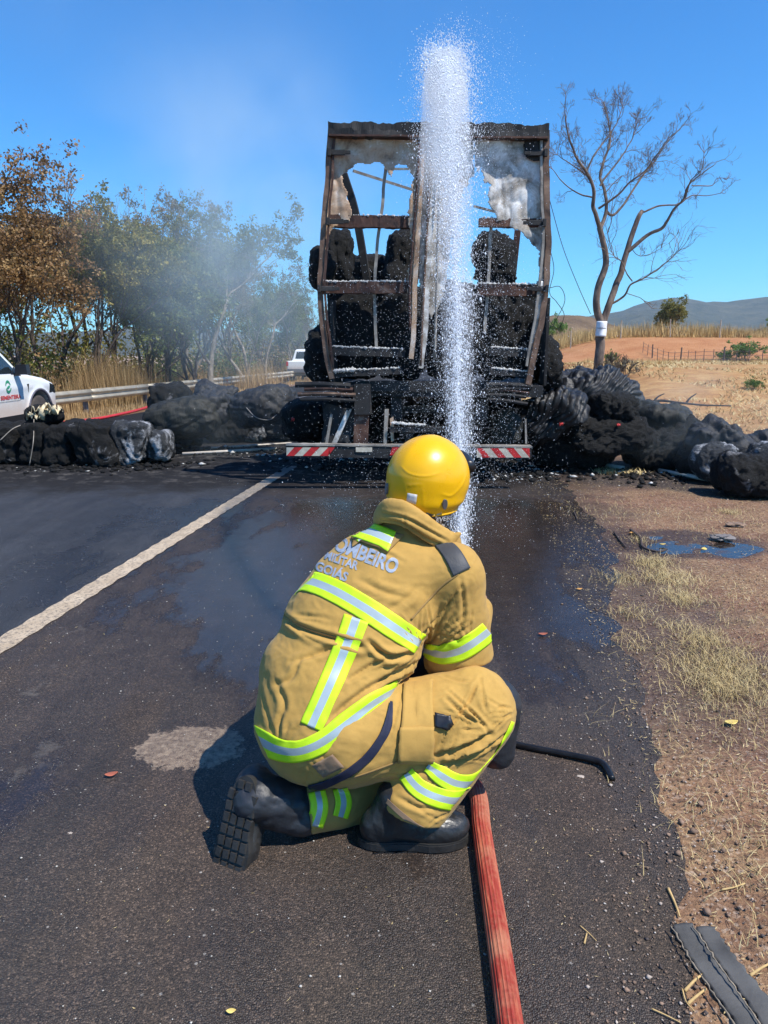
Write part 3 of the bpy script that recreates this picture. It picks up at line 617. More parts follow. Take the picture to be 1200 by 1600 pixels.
ash_line('ash_crust', (522, 583), (555, 580), -0.02, truck, 120, 0.014, 55)
for pts, w in (([(601, 262), (596, 310), (588, 380), (583, 440), (584, 500), (586, 545)], 0.032), ([(768, 340), (765, 400), (762, 460), (757, 520)], 0.030)):
    tbar('upright_bar', pts, w, 0.03, M_ALU, 0.09, jitter=0.006)
# inner side posts and roof sticks further in
def inbar(name, a, da, b, db, w, mat, mid=None):
    pa = tp(*a, 0); pa = P(a[0], a[1], YT + da); pb = P(b[0], b[1], YT + db)
    pts = [pa, pb] if mid is None else [pa, P(mid[0], mid[1], YT + (da + db) / 2), pb]; c = spline(pts, 8)
    m = MB()
    for i in range(len(c) - 1): m.bar(c[i], c[i + 1] + (c[i + 1] - c[i]) * 0.05, w, w * 0.7, (0.2, 1, 0.1))
    return m.obj(name, mat, truck)
inbar('side_post', (537, 272), 1.2, (574, 440), 1.2, 0.085, M_SOOT, (556, 335))
inbar('side_post', (809, 360), 1.4, (800, 445), 1.4, 0.075, M_RUST)
inbar('roof_stick', (552, 267), 1.0, (646, 297), 1.6, 0.030, M_ALU)
inbar('roof_stick', (600, 264), 2.6, (660, 264), 2.6, 0.028, M_ALU)
inbar('roof_stick', (560, 405), 3.0, (650, 398), 3.0, 0.028, M_ALU)
inbar('roof_stick', (740, 322), 1.3, (785, 334), 1.3, 0.028, M_ALU)
# deck, added side sheets that keep light and sky out of the interior, bulkhead
def dk(lat0, lat1, s0, s1, z0, z1):
    W_ = np.array([TD[1], -TD[0], 0]); base = np.array([0.55, YT, 0])
    return [base + W_ * l + TD * s + np.array([0, 0, z]) for z in (z0, z1) for s in (s0, s1) for l in (lat0, lat1)]
def hexa(name, pts, mat, parent=truck): return mk(name, pts, [(0, 1, 3, 2), (4, 6, 7, 5), (0, 4, 5, 1), (2, 3, 7, 6), (0, 2, 6, 4), (1, 5, 7, 3)], mat, parent)
hexa('load_deck', dk(-1.12, 1.16, 0.12, 12.5, 1.0, 1.12), M_SOOT)
hexa('added_side_sheet', dk(-1.20, -1.17, 0.3, 12.5, 1.12, 2.05), M_SOOT); hexa('added_side_sheet', dk(1.18, 1.21, 0.3, 12.5, 1.12, 2.05), M_SOOT)
hexa('bulkhead', dk(-1.16, 1.16, 12.3, 12.4, 1.12, 2.2), M_SOOT)
hexa('chassis_rail', dk(-0.5, -0.38, 0.2, 12.0, 0.74, 0.99), M_SOOT); hexa('chassis_rail', dk(0.45, 0.57, 0.2, 12.0, 0.74, 0.99), M_SOOT)
for s0 in (1.6, 2.9, 4.2):
    W_ = np.array([TD[1], -TD[0], 0]); base = np.array([0.55, YT, 0.50]) + TD * s0
    v, f = tube([base - W_ * 1.1, base + W_ * 1.1], 0.07, 12); mk('axle', v, f, M_SOOT, truck, True)
    for sd in (-1, 1):
        c = base + W_ * (1.0 * sd); v, f = tube([c - W_ * .16, c - W_ * .15, c + W_ * .15, c + W_ * .16], [0.26, 0.29, 0.29, 0.26], 28); wv = mk('wheel', v, f, M_SOOT, truck, True)
        v, f = tube([c + W_ * .17 * sd, c + W_ * .20 * sd], [0.11, 0.09], 16); mk('hub', v, f, M_RUST, wv, True)
# rear under-run: stacked bars left and right, uprights, mud flaps
for (a, b, r, mt) in (((462, 601), (548, 603), 0.030, M_SOOT), ((476, 608), (552, 609), 0.024, M_RUST), ((466, 616), (556, 617), 0.022, M_POST), ((470, 624), (556, 626), 0.020, M_SOOT),
                      ((760, 601), (831, 604), 0.026, M_SOOT), ((760, 610), (828, 607), 0.020, M_SOOT), ((762, 617), (822, 620), 0.020, M_SOOT), ((762, 624), (824, 631), 0.020, M_SOOT), ((764, 609), (826, 614), 0.016, M_RUST)):
    pa, pb = tp(*a, -0.02), tp(*b, -0.02); v, f = tube(spline([pa, (pa + pb) / 2 + np.array([0, 0, 0.01]), pb], 6), r, 8); mk('load_bar', v, f, mt, truck)
def plate(name, poly, mat, d, th=0.02, parent=None):
    k = len(poly); a = [tp(*q, d) for q in poly]; b = [q + TD * th for q in a]; return mk(name, a + b, [tuple(range(k)), tuple(range(k, 2 * k))[::-1]] + [(i, k + i, k + (i + 1) % k, (i + 1) % k) for i in range(k)], mat, parent or truck)
plate('upright_box', [(553, 600), (578, 600), (578, 648), (553, 648)], M_SOOT, 0.02, 0.12); plate('upright_plate', [(552, 649), (575, 649), (573, 694), (551, 694)], M_RUST, 0.06, 0.03)
sheet('mud_flap', [(505, 632), (552, 640), (548, 694), (500, 694)], M_SOOT, 0.10, seed=31, warp_=0.04)
plate('strut', [(515, 648), (519, 648), (511, 694), (507, 694)], M_ALU, 0.03, 0.02); plate('strut', [(820, 655), (823, 655), (824, 694), (821, 694)], M_ALU, 0.03, 0.02)
plate('bracket', [(540, 640), (548, 640), (524, 694), (516, 694)], M_SHEETG, 0.08, 0.02)
plate('bracket', [(600, 640), (606, 640), (603, 694), (598, 694)], M_ALU, 0.06, 0.03); plate('bracket', [(608, 655), (613, 652), (614, 690), (610, 692)], M_SHEET, 0.07, 0.03)
plate('cross_member', [(553, 596), (765, 596), (765, 612), (553, 612)], M_SOOT, 0.10, 0.10); plate('cross_member', [(580, 640), (765, 640), (765, 652), (580, 652)], M_SOOT, 0.6, 0.10)
ash_line('ash_crust', (612, 664), (665, 668), 0.04, truck, 130, 0.012, 77); rough_bar('cross_rail', (608, 672), (700, 672), 8, 0.06, M_SOOT, 0.06, 90, 0.006)
# bumper beam with its red and cream chevron tape
bm_ = rough_bar('bumper', (452, 702), (828, 705), 19, 0.09, M_SOOT, -0.12, 60, 0.0035, n=80)
rough_bar('bumper_lip', (452, 692), (828, 695), 3, 0.10, M_ALU, -0.125, 61, 0.003, n=60, parent=bm_)
def stripe(u, w, lean, mat, ytop, ybot, clip0, clip1):
    q = [(u, ybot), (u + w, ybot), (u + w + lean, ytop), (u + lean, ytop)]
    q = [(min(max(a, clip0), clip1), b) for a, b in q]
    if abs(q[0][0] - q[1][0]) + abs(q[3][0] - q[2][0]) < 2: return
    plate('stripe', q, mat, -0.178, 0.003, bm_)
for i, u in enumerate(range(440, 548, 13)): stripe(u, 12.8, 13, M_RED if i % 2 else M_CREAM, 696, 709, 454, 520 + (i % 2) * 8)
for i, u in enumerate(range(742, 842, 12)): stripe(u, 11.8, -12, M_RED if i % 2 else M_CREAM, 697.5, 711.5, 745, 826)
stripe(612, 10, 4, M_RED, 696, 708, 600, 640)
plate('panel_remnant', [(560, 696), (585, 696), (585, 703), (560, 703)], M_CREAM, -0.177, 0.003, bm_)
# loose wires springing from the right post
for pts in ([(857, 308), (880, 385), (905, 445), (926, 489)], [(858, 385), (866, 420), (860, 455), (872, 470), (885, 490), (876, 512), (862, 498)], [(858, 450), (876, 448), (884, 470), (868, 505)]):
    v, f = tube(spline([tp(*q, -0.02 + 0.06 * i) for i, q in enumerate(pts)], 10), 0.0035, 5); mk('wire', v, f, M_SOOT, truck)

# ------------------------------------------------------------------ bales
def cubesphere(n):
    g = np.linspace(-1, 1, n + 1); A, B = np.meshgrid(g, g, indexing='ij'); A = A.ravel(); B = B.ravel(); o = np.ones_like(A); V_ = []; F_ = []
    I = np.arange((n + 1) ** 2).reshape(n + 1, n + 1); q = np.stack([I[:-1, :-1], I[1:, :-1], I[1:, 1:], I[:-1, 1:]], -1).reshape(-1, 4)
    for k, (a, b, c) in enumerate(((o, A, B), (-o, B, A), (B, o, A), (A, -o, B), (A, B, o), (B, A, -o))): V_.append(np.stack([a, b, c], 1)); F_.append(q + k * (n + 1) ** 2)
    v = np.concatenate(V_); f = np.concatenate(F_); key = np.round(v * 1e4).astype(int); u, inv = np.unique(key, axis=0, return_inverse=True); vv = np.zeros((len(u), 3)); vv[inv.ravel()] = v
    return vv, inv.ravel()[f]
CS = {n: cubesphere(n) for n in (18, 34, 52, 72)}
def bale(box, y, mat, label, depth=0.6, seed=1, boxy=5.0, rot=0.0, tilt=0.0, lump=0.07, fuzz=0.009, ridges=None, group='charred bales of the spilled load', n=34, floor=True, name='bale', cat='bale', crack=0.12):
    """box = (u0, u1, vtop, vbottom) in pixels of the bale's front face standing at distance y (None: found from its foot on the ground)"""
    if ridges is None and mat not in (M_CHAROL, M_CHARGR): ridges = ((math.cos(seed * 2.3), 0.3, math.sin(seed * 2.3)), 3.5 + seed % 4, 0.030)
    if mat in (M_CHAROL, M_CHARGR) and ridges is None: ridges = ((math.cos(seed * 1.7), 0.2, math.sin(seed * 1.7)), 4.5 + seed % 3, 0.024); crack = 0.15; fuzz = 0.005; lump = 0.11
    u0, u1, vt, vb = box; uc = (u0 + u1) / 2
    if y is None: y = G(uc, vb)[1]
    yc = y + depth / 2; D = yc * CP; a = P(u0, (vt + vb) / 2, yc); b = P(u1, (vt + vb) / 2, yc); zt = P(uc, vt, yc)[2]; zb = P(uc, vb, y)[2]
    if floor: zb = min(zb, 0.0) if zb < 0.12 else zb
    zb = max(zb, -0.03); hx = (b[0] - a[0]) / 2; hz = (zt - zb) / 2; c = np.array([(a[0] + b[0]) / 2, yc, (zt + zb) / 2])
    v, f = CS[n]; r = (np.abs(v) ** boxy).sum(1) ** (1 / boxy); w = v / r[:, None]
    w = w * np.array([hx, depth / 2, hz]); nn = nrm(0) if False else w / (np.linalg.norm(w / np.array([hx, depth / 2, hz]) ** 1, axis=1, keepdims=True) + 1e-9)
    d = (w / np.array([hx, depth / 2, hz]) ** 2); d /= np.linalg.norm(d, axis=1, keepdims=True)
    q = w + seed * 3.7; s_ = min(1.0, (hx + hz) / 0.5)
    disp = lump * s_ * (fbm(q, 2.4, 3, seed) - 0.35 * np.abs(fbm(q, 6, 2, seed + 3))) + fuzz * (fbm(q, 22, 3, seed + 5) + 0.8 * np.abs(fbm(q, 48, 2, seed + 6)))
    ck = fbm(q + 0.06 * fbm(q, 5, 2, seed + 20)[:, None], 2.6, 2, seed + 8); ck2 = fbm(q * [1, 1, 1.8], 5.5, 2, seed + 12)
    disp = disp - crack * s_ * (0.055 * np.exp(-(ck / 0.07) ** 2) + 0.028 * np.exp(-(ck2 / 0.09) ** 2)) + crack * 0.035 * s_ * np.sign(ck) * np.minimum(np.abs(ck) * 4, 1)
    if ridges is not None:
        ax, fr, am = ridges; ph = (w @ nrm(ax)) * fr + 0.9 * fbm(q, 2.2, 2, seed + 9); s1 = np.abs(np.sin(ph * math.pi)); disp += am * (s1 ** 0.6 - 0.6) + am * 0.5 * fbm(q * np.array([1, 1, 1.0]), 9, 2, seed + 11)
    w = w + d * disp[:, None]
    cr, sr = math.cos(tilt), math.sin(tilt); w = w @ np.array([[cr, 0, sr], [0, 1, 0], [-sr, 0, cr]])
    cr, sr = math.cos(rot), math.sin(rot); w = w @ np.array([[cr, sr, 0], [-sr, cr, 0], [0, 0, 1]])
    w = w + c
    if zb < 0.05: w[:, 2] = np.maximum(w[:, 2], 0.004)
    foot = np.array([c[0], c[1], max(zb, 0)])
    o = mk(name, w, f, mat, None, True, origin=foot); tags(o, label, cat, group); return o
B = bale
# row across the left lane
B((-60, -8, 660, 726), None, M_CHAR, 'charred upright bale at the cut-off left end of the row', seed=1, rot=0.1, boxy=7, ridges=((1, 0, 0.15), 6, 0.02))
B((-8, 42, 663, 727), None, M_CHAR2, 'charred bale with small white ash spots below the white pickup door', seed=2, tilt=0.03, boxy=7, ridges=((0.2, 0, 1), 7, 0.018))
B((40, 82, 660, 729), None, M_CHAR, 'narrow charred bale with a wire down its front, below the pickup wheel', seed=3, boxy=7, ridges=((0.1, 0, 1), 8, 0.018))
B((80, 122, 660, 730), None, M_CHAR, 'charred bale right of the wire, second left of the ash-streaked one', seed=4, tilt=-0.03, boxy=7, ridges=((0.15, 0, 1), 6, 0.02))
B((120, 184, 656, 731), None, M_CHAR2, 'black bale with a torn white streak, beside the pale ash-covered end', seed=5, boxy=7, ridges=((1, 0, 0.4), 6, 0.025))
B((180, 236, 658, 729), None, M_ASHW, 'pale ash-covered bale with white smears near the right end of the left row', seed=6, boxy=4, ridges=((1, 0, 0.2), 9, 0.02))
B((228, 272, 666, 727), None, M_ASHW, 'grey ash-streaked bale ending the left row, rounded on its right', seed=7, boxy=3.2, ridges=((1, 0, 0.3), 7, 0.015))
o = B((42, 96, 634, 664), 9.9, M_CHAR, 'scorched lump lying on the row of bales, cream unburnt layers showing', depth=0.4, seed=8, boxy=2.6, group='scraps on the bales', name='scorched_lump', cat='lump')
# heap left of the truck
B((300, 368, 601, 632), 12.8, M_CHARGR, 'grey bale at the back of the left heap, near the guardrail', seed=12, boxy=3)
B((412, 470, 601, 645), 12.6, M_CHARGR, 'tall grey bale at the back of the left heap beside the far pickup', seed=13, boxy=2.8)
B((234, 302, 597, 650), 11.6, M_CHAR2, 'black bale topping the left end of the heap, ash on its left side', seed=14, boxy=3.4)
B((228, 345, 626, 690), 10.7, M_CHAROL, 'long olive-black bale slanting down in the left heap, ash on its upper edge', depth=0.8, seed=15, boxy=3, tilt=0.16, ridges=((0.3, 0, 1), 8, 0.012))
B((256, 320, 665, 703), None, M_CHAROL, 'low olive-black rounded bale in front of the left heap', seed=16, boxy=3, depth=0.5)
B((302, 362, 608, 662), 11.0, M_CHARGR, 'dark grey rounded bale in the middle of the left heap', seed=17, boxy=2.6)
B((318, 400, 636, 694), None, M_CHAR, 'charred bale with drooping vertical folds at the foot of the left heap', seed=18, boxy=3.4, ridges=((1, 0, 0.1), 11, 0.02))
B((362, 458, 606, 668), 10.9, M_CHARGR, 'grey streaked bale of flattened layers high in the left heap', seed=19, boxy=3, tilt=0.25, ridges=((0.5, 0, 1), 9, 0.02), depth=0.8)
B((372, 418, 655, 693), None, M_ASHW, 'small ash-tinted bale by the white pole', seed=20, boxy=2.6, depth=0.4)
B((405, 460, 640, 692), None, M_CHARGR, 'blue-grey bale between the small ash bale and the bumper end', seed=21, boxy=3)
B((440, 515, 622, 697), 9.2, M_CHAR, 'black slumped bale behind the left end of the bumper', seed=22, boxy=2.8, depth=0.8)
B((508, 560, 620, 697), 9.0, M_CHAR2, 'charred bale crammed under the trailer deck left of the uprights', seed=23, boxy=3, ridges=((1, 0, 0.4), 10, 0.02))
# heap right of the truck
B((826, 874, 528, 606), 8.9, M_CHAR, 'black shaggy bale leaning against the right rear corner of the trailer', seed=30, boxy=2.6, fuzz=0.02, depth=0.6, floor=False)
B((845, 985, 576, 680), 9.7, M_FOIL, 'big stack of folded charred sheets fanned out right of the trailer', depth=1.3, seed=31, boxy=2.6, tilt=0.34, ridges=((-0.42, 0.1, 1), 17, 0.045), n=72, fuzz=0.003, crack=0, lump=0.10)
B((800, 905, 614, 690), 8.8, M_FOIL, 'fan of crumpled charred sheets hanging down beside the bumper', depth=0.9, seed=32, boxy=2.4, tilt=0.45, ridges=((-0.6, 0, 1), 14, 0.045), n=72, fuzz=0.003, crack=0, lump=0.10)
B((955, 1000, 598, 660), 11.2, M_CHARGR, 'smoky blue-grey bale behind the right heap', seed=33, boxy=2.6)
B((922, 990, 608, 668), 9.0, M_CHAR, 'shaggy black bale standing up on top of the right heap', seed=34, boxy=2.8, fuzz=0.022)
B((884, 1006, 650, 712), 8.9, M_CHAR, 'black shaggy bale in the middle of the right heap with a red scrap', seed=35, boxy=3, fuzz=0.02)
B((832, 958, 668, 738), None, M_CHAR, 'large shaggy black bale at the foot of the right heap next to the bumper', seed=36, boxy=3, fuzz=0.02, depth=0.8, n=52, rot=0.1)
B((996, 1078, 638, 700), 9.4, M_CHAROL, 'olive-black bale at the back of the right heap', seed=37, boxy=2.8)
B((980, 1106, 658, 739), None, M_CHAR, 'large rounded black bale right of centre in the right heap', seed=38, boxy=2.8, fuzz=0.018, depth=0.8, n=52)
B((1076, 1172, 650, 735), 8.6, M_CHARGR, 'blue-grey smoking bale near the right end of the heap', seed=39, boxy=2.6)
B((1082, 1152, 690, 757), None, M_ASHW, 'bale half covered in white ash near the right edge', seed=40, boxy=2.6, depth=0.5)
B((1160, 1262, 690, 765), 8.1, M_ASHW, 'ash-whitened bale cut by the right edge of the photo', seed=41, boxy=2.8)
B((1120, 1240, 712, 780), None, M_CHAR2, 'low black bale with white ash along its top at the right edge', seed=42, boxy=3, fuzz=0.018, depth=0.6)
B((1168, 1300, 668, 770), 8.6, M_CHARGR, 'grey bale at the right edge behind the ash-whitened one', seed=43, boxy=2.6)
B((1048, 1120, 696, 748), None, M_CHAR, 'black bale low between the large rounded one and the ash-white one', seed=44, boxy=2.6, depth=0.6)
# load still inside the trailer
gi = 'burnt load left inside the trailer'
def inside(box, y, label, **k): return B(box, y, k.pop('mat', M_CHAR), label, group=gi, floor=False, **k)
inside((505, 556, 360, 452), 8.7, 'ragged black bale behind the upper left door opening', seed=50, boxy=3, depth=0.5, ridges=((1, 0, 0.2), 9, 0.03))
inside((540, 612, 402, 460), 9.4, 'low black bale between two taller ones in the upper left opening', seed=51, boxy=3)
inside((594, 662, 358, 458), 9.0, 'rounded black bale beside the centre door stile', seed=52, boxy=2.6)
inside((742, 797, 368, 456), 8.9, 'black bale with a ragged edge in the right door opening', seed=53, boxy=2.4, fuzz=0.02)
inside((484, 520, 392, 450), 8.5, 'black bale bulging out past the left corner post at mid height', seed=54, boxy=2.5, depth=0.6)
inside((479, 526, 508, 600), 8.6, 'black bale bulging out low past the left corner post', seed=55, boxy=2.5, depth=0.7)
inside((508, 590, 444, 592), 8.75, 'black bale filling the lower left of the trailer', seed=56, boxy=5, depth=0.6)
inside((586, 668, 446, 592), 8.8, 'black bale beside the thin upright in the lower left opening', seed=57, boxy=5, depth=0.6)
inside((664, 752, 442, 592), 8.9, 'black bale behind the water jet in the lower trailer', seed=58, boxy=5, depth=0.6)
inside((748, 838, 448, 592), 8.8, 'black bale filling the lower right of the trailer', seed=59, boxy=5, depth=0.6)
for i, (a, b) in enumerate(((560, 640), (645, 725), (730, 812))):
    B((a, b, 618, 698), 9.4 + 0.1 * i, M_CHAR2 if i != 1 else M_CHAR, ('charred bale under the trailer left of the helmet', 'charred bale under the trailer behind the water jet', 'charred bale with hanging folds under the right end of the trailer')[i], seed=62 + i, boxy=3, ridges=((1, 0, 0.2), 9, 0.03), group='bales under the trailer')
B((768, 812, 640, 698), 8.5, M_CHAROL, 'green-grey folded bale hanging behind the right bumper stripes', seed=66, boxy=3, depth=0.4, ridges=((1, 0, 0.15), 10, 0.025), group='bales under the trailer')
# white poles, wires, scraps
def pole(a, b, r, label, mat=M_WHITE, name='pole', z=None):
    v, f = tube([G(*a, r + .004), G(*b, r + .004)], r, 10); o = mk(name, v, f, mat, None, True, origin=G(*a, 0)); tags(o, label, 'pole', 'thin poles on the ground'); return o
M_POLE = simple('dusty_white_pole', (0.55, 0.50, 0.44), 0.6, 0, 10, 0.2, 0.2)
pole((285, 709), (432, 701), 0.022, 'thin white pole lying in front of the left heap', M_POLE)
pole((330, 700), (455, 692), 0.014, 'thin greyish rod lying just behind the white pole by the bumper', M_POLE)
pole((936, 726), (975, 731), 0.026, 'short stub of white pole poking out of the right heap', M_POLE)
pole((1030, 735), (1112, 750), 0.026, 'white pole lying at the foot of the right heap', M_POLE)
def wires(name, pts3, r, label):
    v, f = tube(spline(pts3, 8), r, 5); o = mk(name, v, f, M_ALU, None, True, origin=pts3[0]); tags(o, label, 'wire', 'binding wires')
wires('binding_wire', [P(53, 655, 9.85), P(52, 690, 9.62), P(46, 727, 9.6)], 0.006, 'binding wire hanging down the front of a bale below the pickup wheel')
wires('binding_wire', [P(0, 688, 9.6), P(20, 670, 9.7), P(40, 662, 9.85)], 0.006, 'binding wire slanting over the bale at the left edge')
wires('binding_wire', [P(385, 637, 10.5), P(400, 652, 10.2), P(420, 656, 10.1), P(432, 648, 10.3)], 0.006, 'binding wire looping over the left heap')
# cream unburnt layers on the scorched lump, red scraps, ash heaps
M_UNB = simple('unburnt_cream_plastic', (0.60, 0.50, 0.32), 0.7, 0, 12, 0.35, 0.5, 0.01, 40)
def flake(c, s, seed, mat, name, label, cat, group, parent=None, bend=0.5):
    n = 8; g = np.linspace(-1, 1, n + 1); A, Bq = np.meshgrid(g, g, indexing='ij'); q = np.stack([A.ravel() * s[0], Bq.ravel() * s[1], 0 * A.ravel()], 1)
    q[:, 2] = s[2] * (fbm(q, 3 / max(s), 3, seed) * 2); q *= (1 + 0.3 * fbm(q, 5 / max(s), 2, seed + 2))[:, None]
    I = np.arange((n + 1) ** 2).reshape(n + 1, n + 1); f = np.stack([I[:-1, :-1], I[1:, :-1], I[1:, 1:], I[:-1, 1:]], -1).reshape(-1, 4)
    o = mk(name, q + np.asarray(c), f, mat, parent, True, origin=None if parent else c); solidify(o, 0.006); 
    if not parent: tags(o, label, cat, group)
    return o
lump_o = bpy.data.objects['scorched_lump']
for i, (u, v_) in enumerate(((62, 641), (74, 638), (84, 642), (56, 648), (68, 646))): flake(P(u, v_, 9.98), (0.10, 0.12, 0.04), i, M_UNB, 'unburnt_layer', None, None, None, lump_o)
M_REDS = simple('red_scrap', (0.45, 0.03, 0.03), 0.6, 0, 10, 0.3, 0)
for i, (u, v_, y) in enumerate(((966, 664, 8.95), (877, 663, 8.75), (458, 655, 9.1))): flake(P(u, v_, y), (0.018, 0.018, 0.01), 70 + i, M_REDS, 'red_scrap', ('red scrap caught in the shaggy bales of the right heap', 'red scrap at the foot of the crumpled sheets', 'faint red scrap beside the bumper on the left')[i], 'scrap', 'red scraps in the heaps')
def scatter_lumps(name, pts, size, mat, seed, flat=0.6, kind='stuff'):
    r = np.random.default_rng(seed); n = len(pts); o6 = np.array([(1, 0, 0), (-1, 0, 0), (0, 1, 0), (0, -1, 0), (0, 0, 1), (0, 0, -1)], float); f8 = np.array([(0, 2, 4), (2, 1, 4), (1, 3, 4), (3, 0, 4), (2, 0, 5), (1, 2, 5), (3, 1, 5), (0, 3, 5)])
    s = np.asarray(size)[:, None, None] if np.ndim(size) else np.full((n, 1, 1), size); v = o6[None] * s * r.uniform(0.55, 1.3, (n, 6, 1)) * np.array([1, 1, flat]); an = r.uniform(0, 6.28, n); c, s_ = np.cos(an), np.sin(an)
    x = v[..., 0] * c[:, None] - v[..., 1] * s_[:, None]; y = v[..., 0] * s_[:, None] + v[..., 1] * c[:, None]; v = np.stack([x, y, v[..., 2]], -1) + np.asarray(pts)[:, None]
    o = mk(name, v.reshape(-1, 3), (f8[None] + 6 * np.arange(n)[:, None, None]).reshape(-1, 3), mat); o['kind'] = kind; return o
pts = []; sz = []
for (u, v_, ru, rv, k) in ((790, 742, 60, 7, 380), (840, 738, 40, 6, 240), (380, 706, 90, 6, 300), (240, 728, 60, 4, 160), (560, 722, 90, 12, 320), (640, 724, 170, 9, 900), (800, 728, 60, 8, 350), (1010, 745, 100, 8, 300), (100, 733, 120, 5, 260)):
    for _ in range(k):
        q = G(RNG.normal(u, ru * 0.6), min(RNG.normal(v_, rv * 0.7), 800)); s_ = abs(RNG.normal(0, 0.022)) + 0.006; pts.append((q[0], q[1], s_ * 0.3 + 0.004)); sz.append(s_)
pts = np.array(pts); sz = np.array(sz); w_ = RNG.random(len(pts)) < 0.14
scatter_lumps('ash_debris', pts[w_], sz[w_] * 0.8, M_ASH, 1, 0.4); scatter_lumps('charred_debris', pts[~w_], sz[~w_], M_CHAR, 2)
# ------------------------------------------------------------------ trees and plants
def bark_mat(name, lo, hi, sc=14):
    m = Mat(name); o = m.obj(); n = m.noise(m.mapping(o, (1, 1, 0.35)), sc, 6, 0.7); c = m.ramp(n, [(0.32, lo), (0.55, tuple((a + b) / 2 for a, b in zip(lo, hi))), (0.72, hi)]); return m.set(c, 0.9, 0, m.bump(n, 0.9, 0.03))
def leaf_mat(name, a, b, c_):
    m = Mat(name); p = m.obj(); n = m.noise(p, 0.9, 4, 0.6); f = m.voro(p, 3.2, 'F1', 'Color'); fr = m.sep(f)[0]
    r = m.rnd(); c = m.ramp(m.mth('ADD', m.mth('MULTIPLY', n, 0.6), m.mth('MULTIPLY', fr, 0.4)), [(0.25, a), (0.5, b), (0.78, c_)])
    c = m.mix(m.mth('MULTIPLY', r, 0.25), c, tuple(x * 0.6 for x in b)); 
    m.set(c, 0.55, 0, None, Specular_IOR_Level=0.35)
    tr = m.t.nodes.new('ShaderNodeBsdfTranslucent'); m.put(tr.inputs[0], m.mix(0.5, c, c_)); mx = m.t.nodes.new('ShaderNodeMixShader'); mx.inputs[0].default_value = 0.28
    m.t.links.new(m.b.outputs[0], mx.inputs[1]); m.t.links.new(tr.outputs[0], mx.inputs[2]); m.t.links.new(mx.outputs[0], m.o.inputs[0]); return m.m
M_BARKW = bark_mat('pale_bark', (0.09, 0.07, 0.055), (0.42, 0.36, 0.28)); M_BARKD = bark_mat('dark_bark', (0.035, 0.026, 0.022), (0.15, 0.11, 0.085))
M_BARKB = bark_mat('bare_tree_bark', (0.050, 0.036, 0.034), (0.34, 0.25, 0.19), 7)
L_BROWN = leaf_mat('dry_brown_leaves', (0.12, 0.065, 0.028), (0.25, 0.14, 0.055), (0.42, 0.27, 0.11))
L_OLIVE = leaf_mat('olive_leaves', (0.06, 0.07, 0.016), (0.17, 0.165, 0.035), (0.44, 0.36, 0.09))
L_GREEN = leaf_mat('dusty_green_leaves', (0.038, 0.060, 0.016), (0.10, 0.14, 0.032), (0.30, 0.31, 0.08))
L_BRIGHT = leaf_mat('bright_green_leaves', (0.05, 0.10, 0.02), (0.11, 0.20, 0.04), (0.22, 0.32, 0.08))
L_PALE = leaf_mat('pale_dusty_leaves', (0.08, 0.075, 0.05), (0.17, 0.155, 0.105), (0.33, 0.27, 0.18))
def grow(rnd, p, d, L, r, depth, segs, tips, maxd, spread=0.55, up=0.15, wig=0.16, kids=(2, 3), ratio=0.72, rmin=0.012):
    """recursive limb; segs gets (path, radii), tips gets end points"""
    n = 5; path = [p]; dd = d
    for i in range(n):
        dd = nrm(dd + np.array([rnd.gauss(0, wig), rnd.gauss(0, wig), rnd.gauss(0, wig) + up * 0.3])); path.append(path[-1] + dd * L / n)
    r1 = max(rmin * 0.6, r * 0.62); segs.append((np.array(path), np.linspace(r, r1, n + 1))); tips.append((path[-1], depth, dd))
    if depth >= maxd: return
    k = rnd.randint(*kids)
    for j in range(k):
        t = 1.0 if j == 0 else rnd.uniform(0.45, 0.95); i = min(n, max(1, int(round(t * n)))); q = path[i]
        a = nrm(np.cross(dd, [rnd.gauss(0, 1), rnd.gauss(0, 1), rnd.gauss(0, 1)])); sp = rnd.uniform(0.5, 1.2) * spread * (0.55 if j == 0 else 1.0)
        nd = nrm(dd * math.cos(sp) + a * math.sin(sp) + np.array([0, 0, up])); grow(rnd, q, nd, L * ratio * rnd.uniform(0.8, 1.15), r1 * (0.95 if j == 0 else 0.72), depth + 1, segs, tips, maxd, spread, up, wig, kids, ratio, rmin)
def limbs(segs, sides=6):
    m = MB()
    for path, rr in segs: m.tube(path, rr, sides if rr[0] > 0.03 else (4 if rr[0] > 0.012 else 3), False)
    return np.concatenate(m.v), m.f
def leaves(tips, n, size, sig, seed, droop=0.4, aspect=0.55):
    r = np.random.default_rng(seed); T = np.array([t[0] for t in tips]); k = max(1, n // 28)
    cl = T[r.integers(0, len(T), k)] + r.normal(0, 1, (k, 3)) * np.array([sig, sig, sig * 0.75])      # sprays of leaves round the twigs
    c = cl[r.integers(0, k, n)] + r.normal(0, 1, (n, 3)) * min(sig * 0.30, 0.12)
    d = r.normal(0, 1, (n, 3)) + np.array([0, 0, -droop]); d /= np.linalg.norm(d, axis=1, keepdims=True); a = r.normal(0, 1, (n, 3)) + np.array([0, 0, 0.0]); a = np.cross(d, a); a /= np.linalg.norm(a, axis=1, keepdims=True)
    s = size * r.uniform(0.6, 1.35, (n, 1)); w = a * s * aspect * 0.5; nrm_ = np.cross(d, a)
    v = np.stack([c - d * s * .5, c + w + nrm_ * s * .06, c + d * s * .5, c - w + nrm_ * s * .06], 1).reshape(-1, 3)
    return v, np.arange(4 * n).reshape(n, 4)
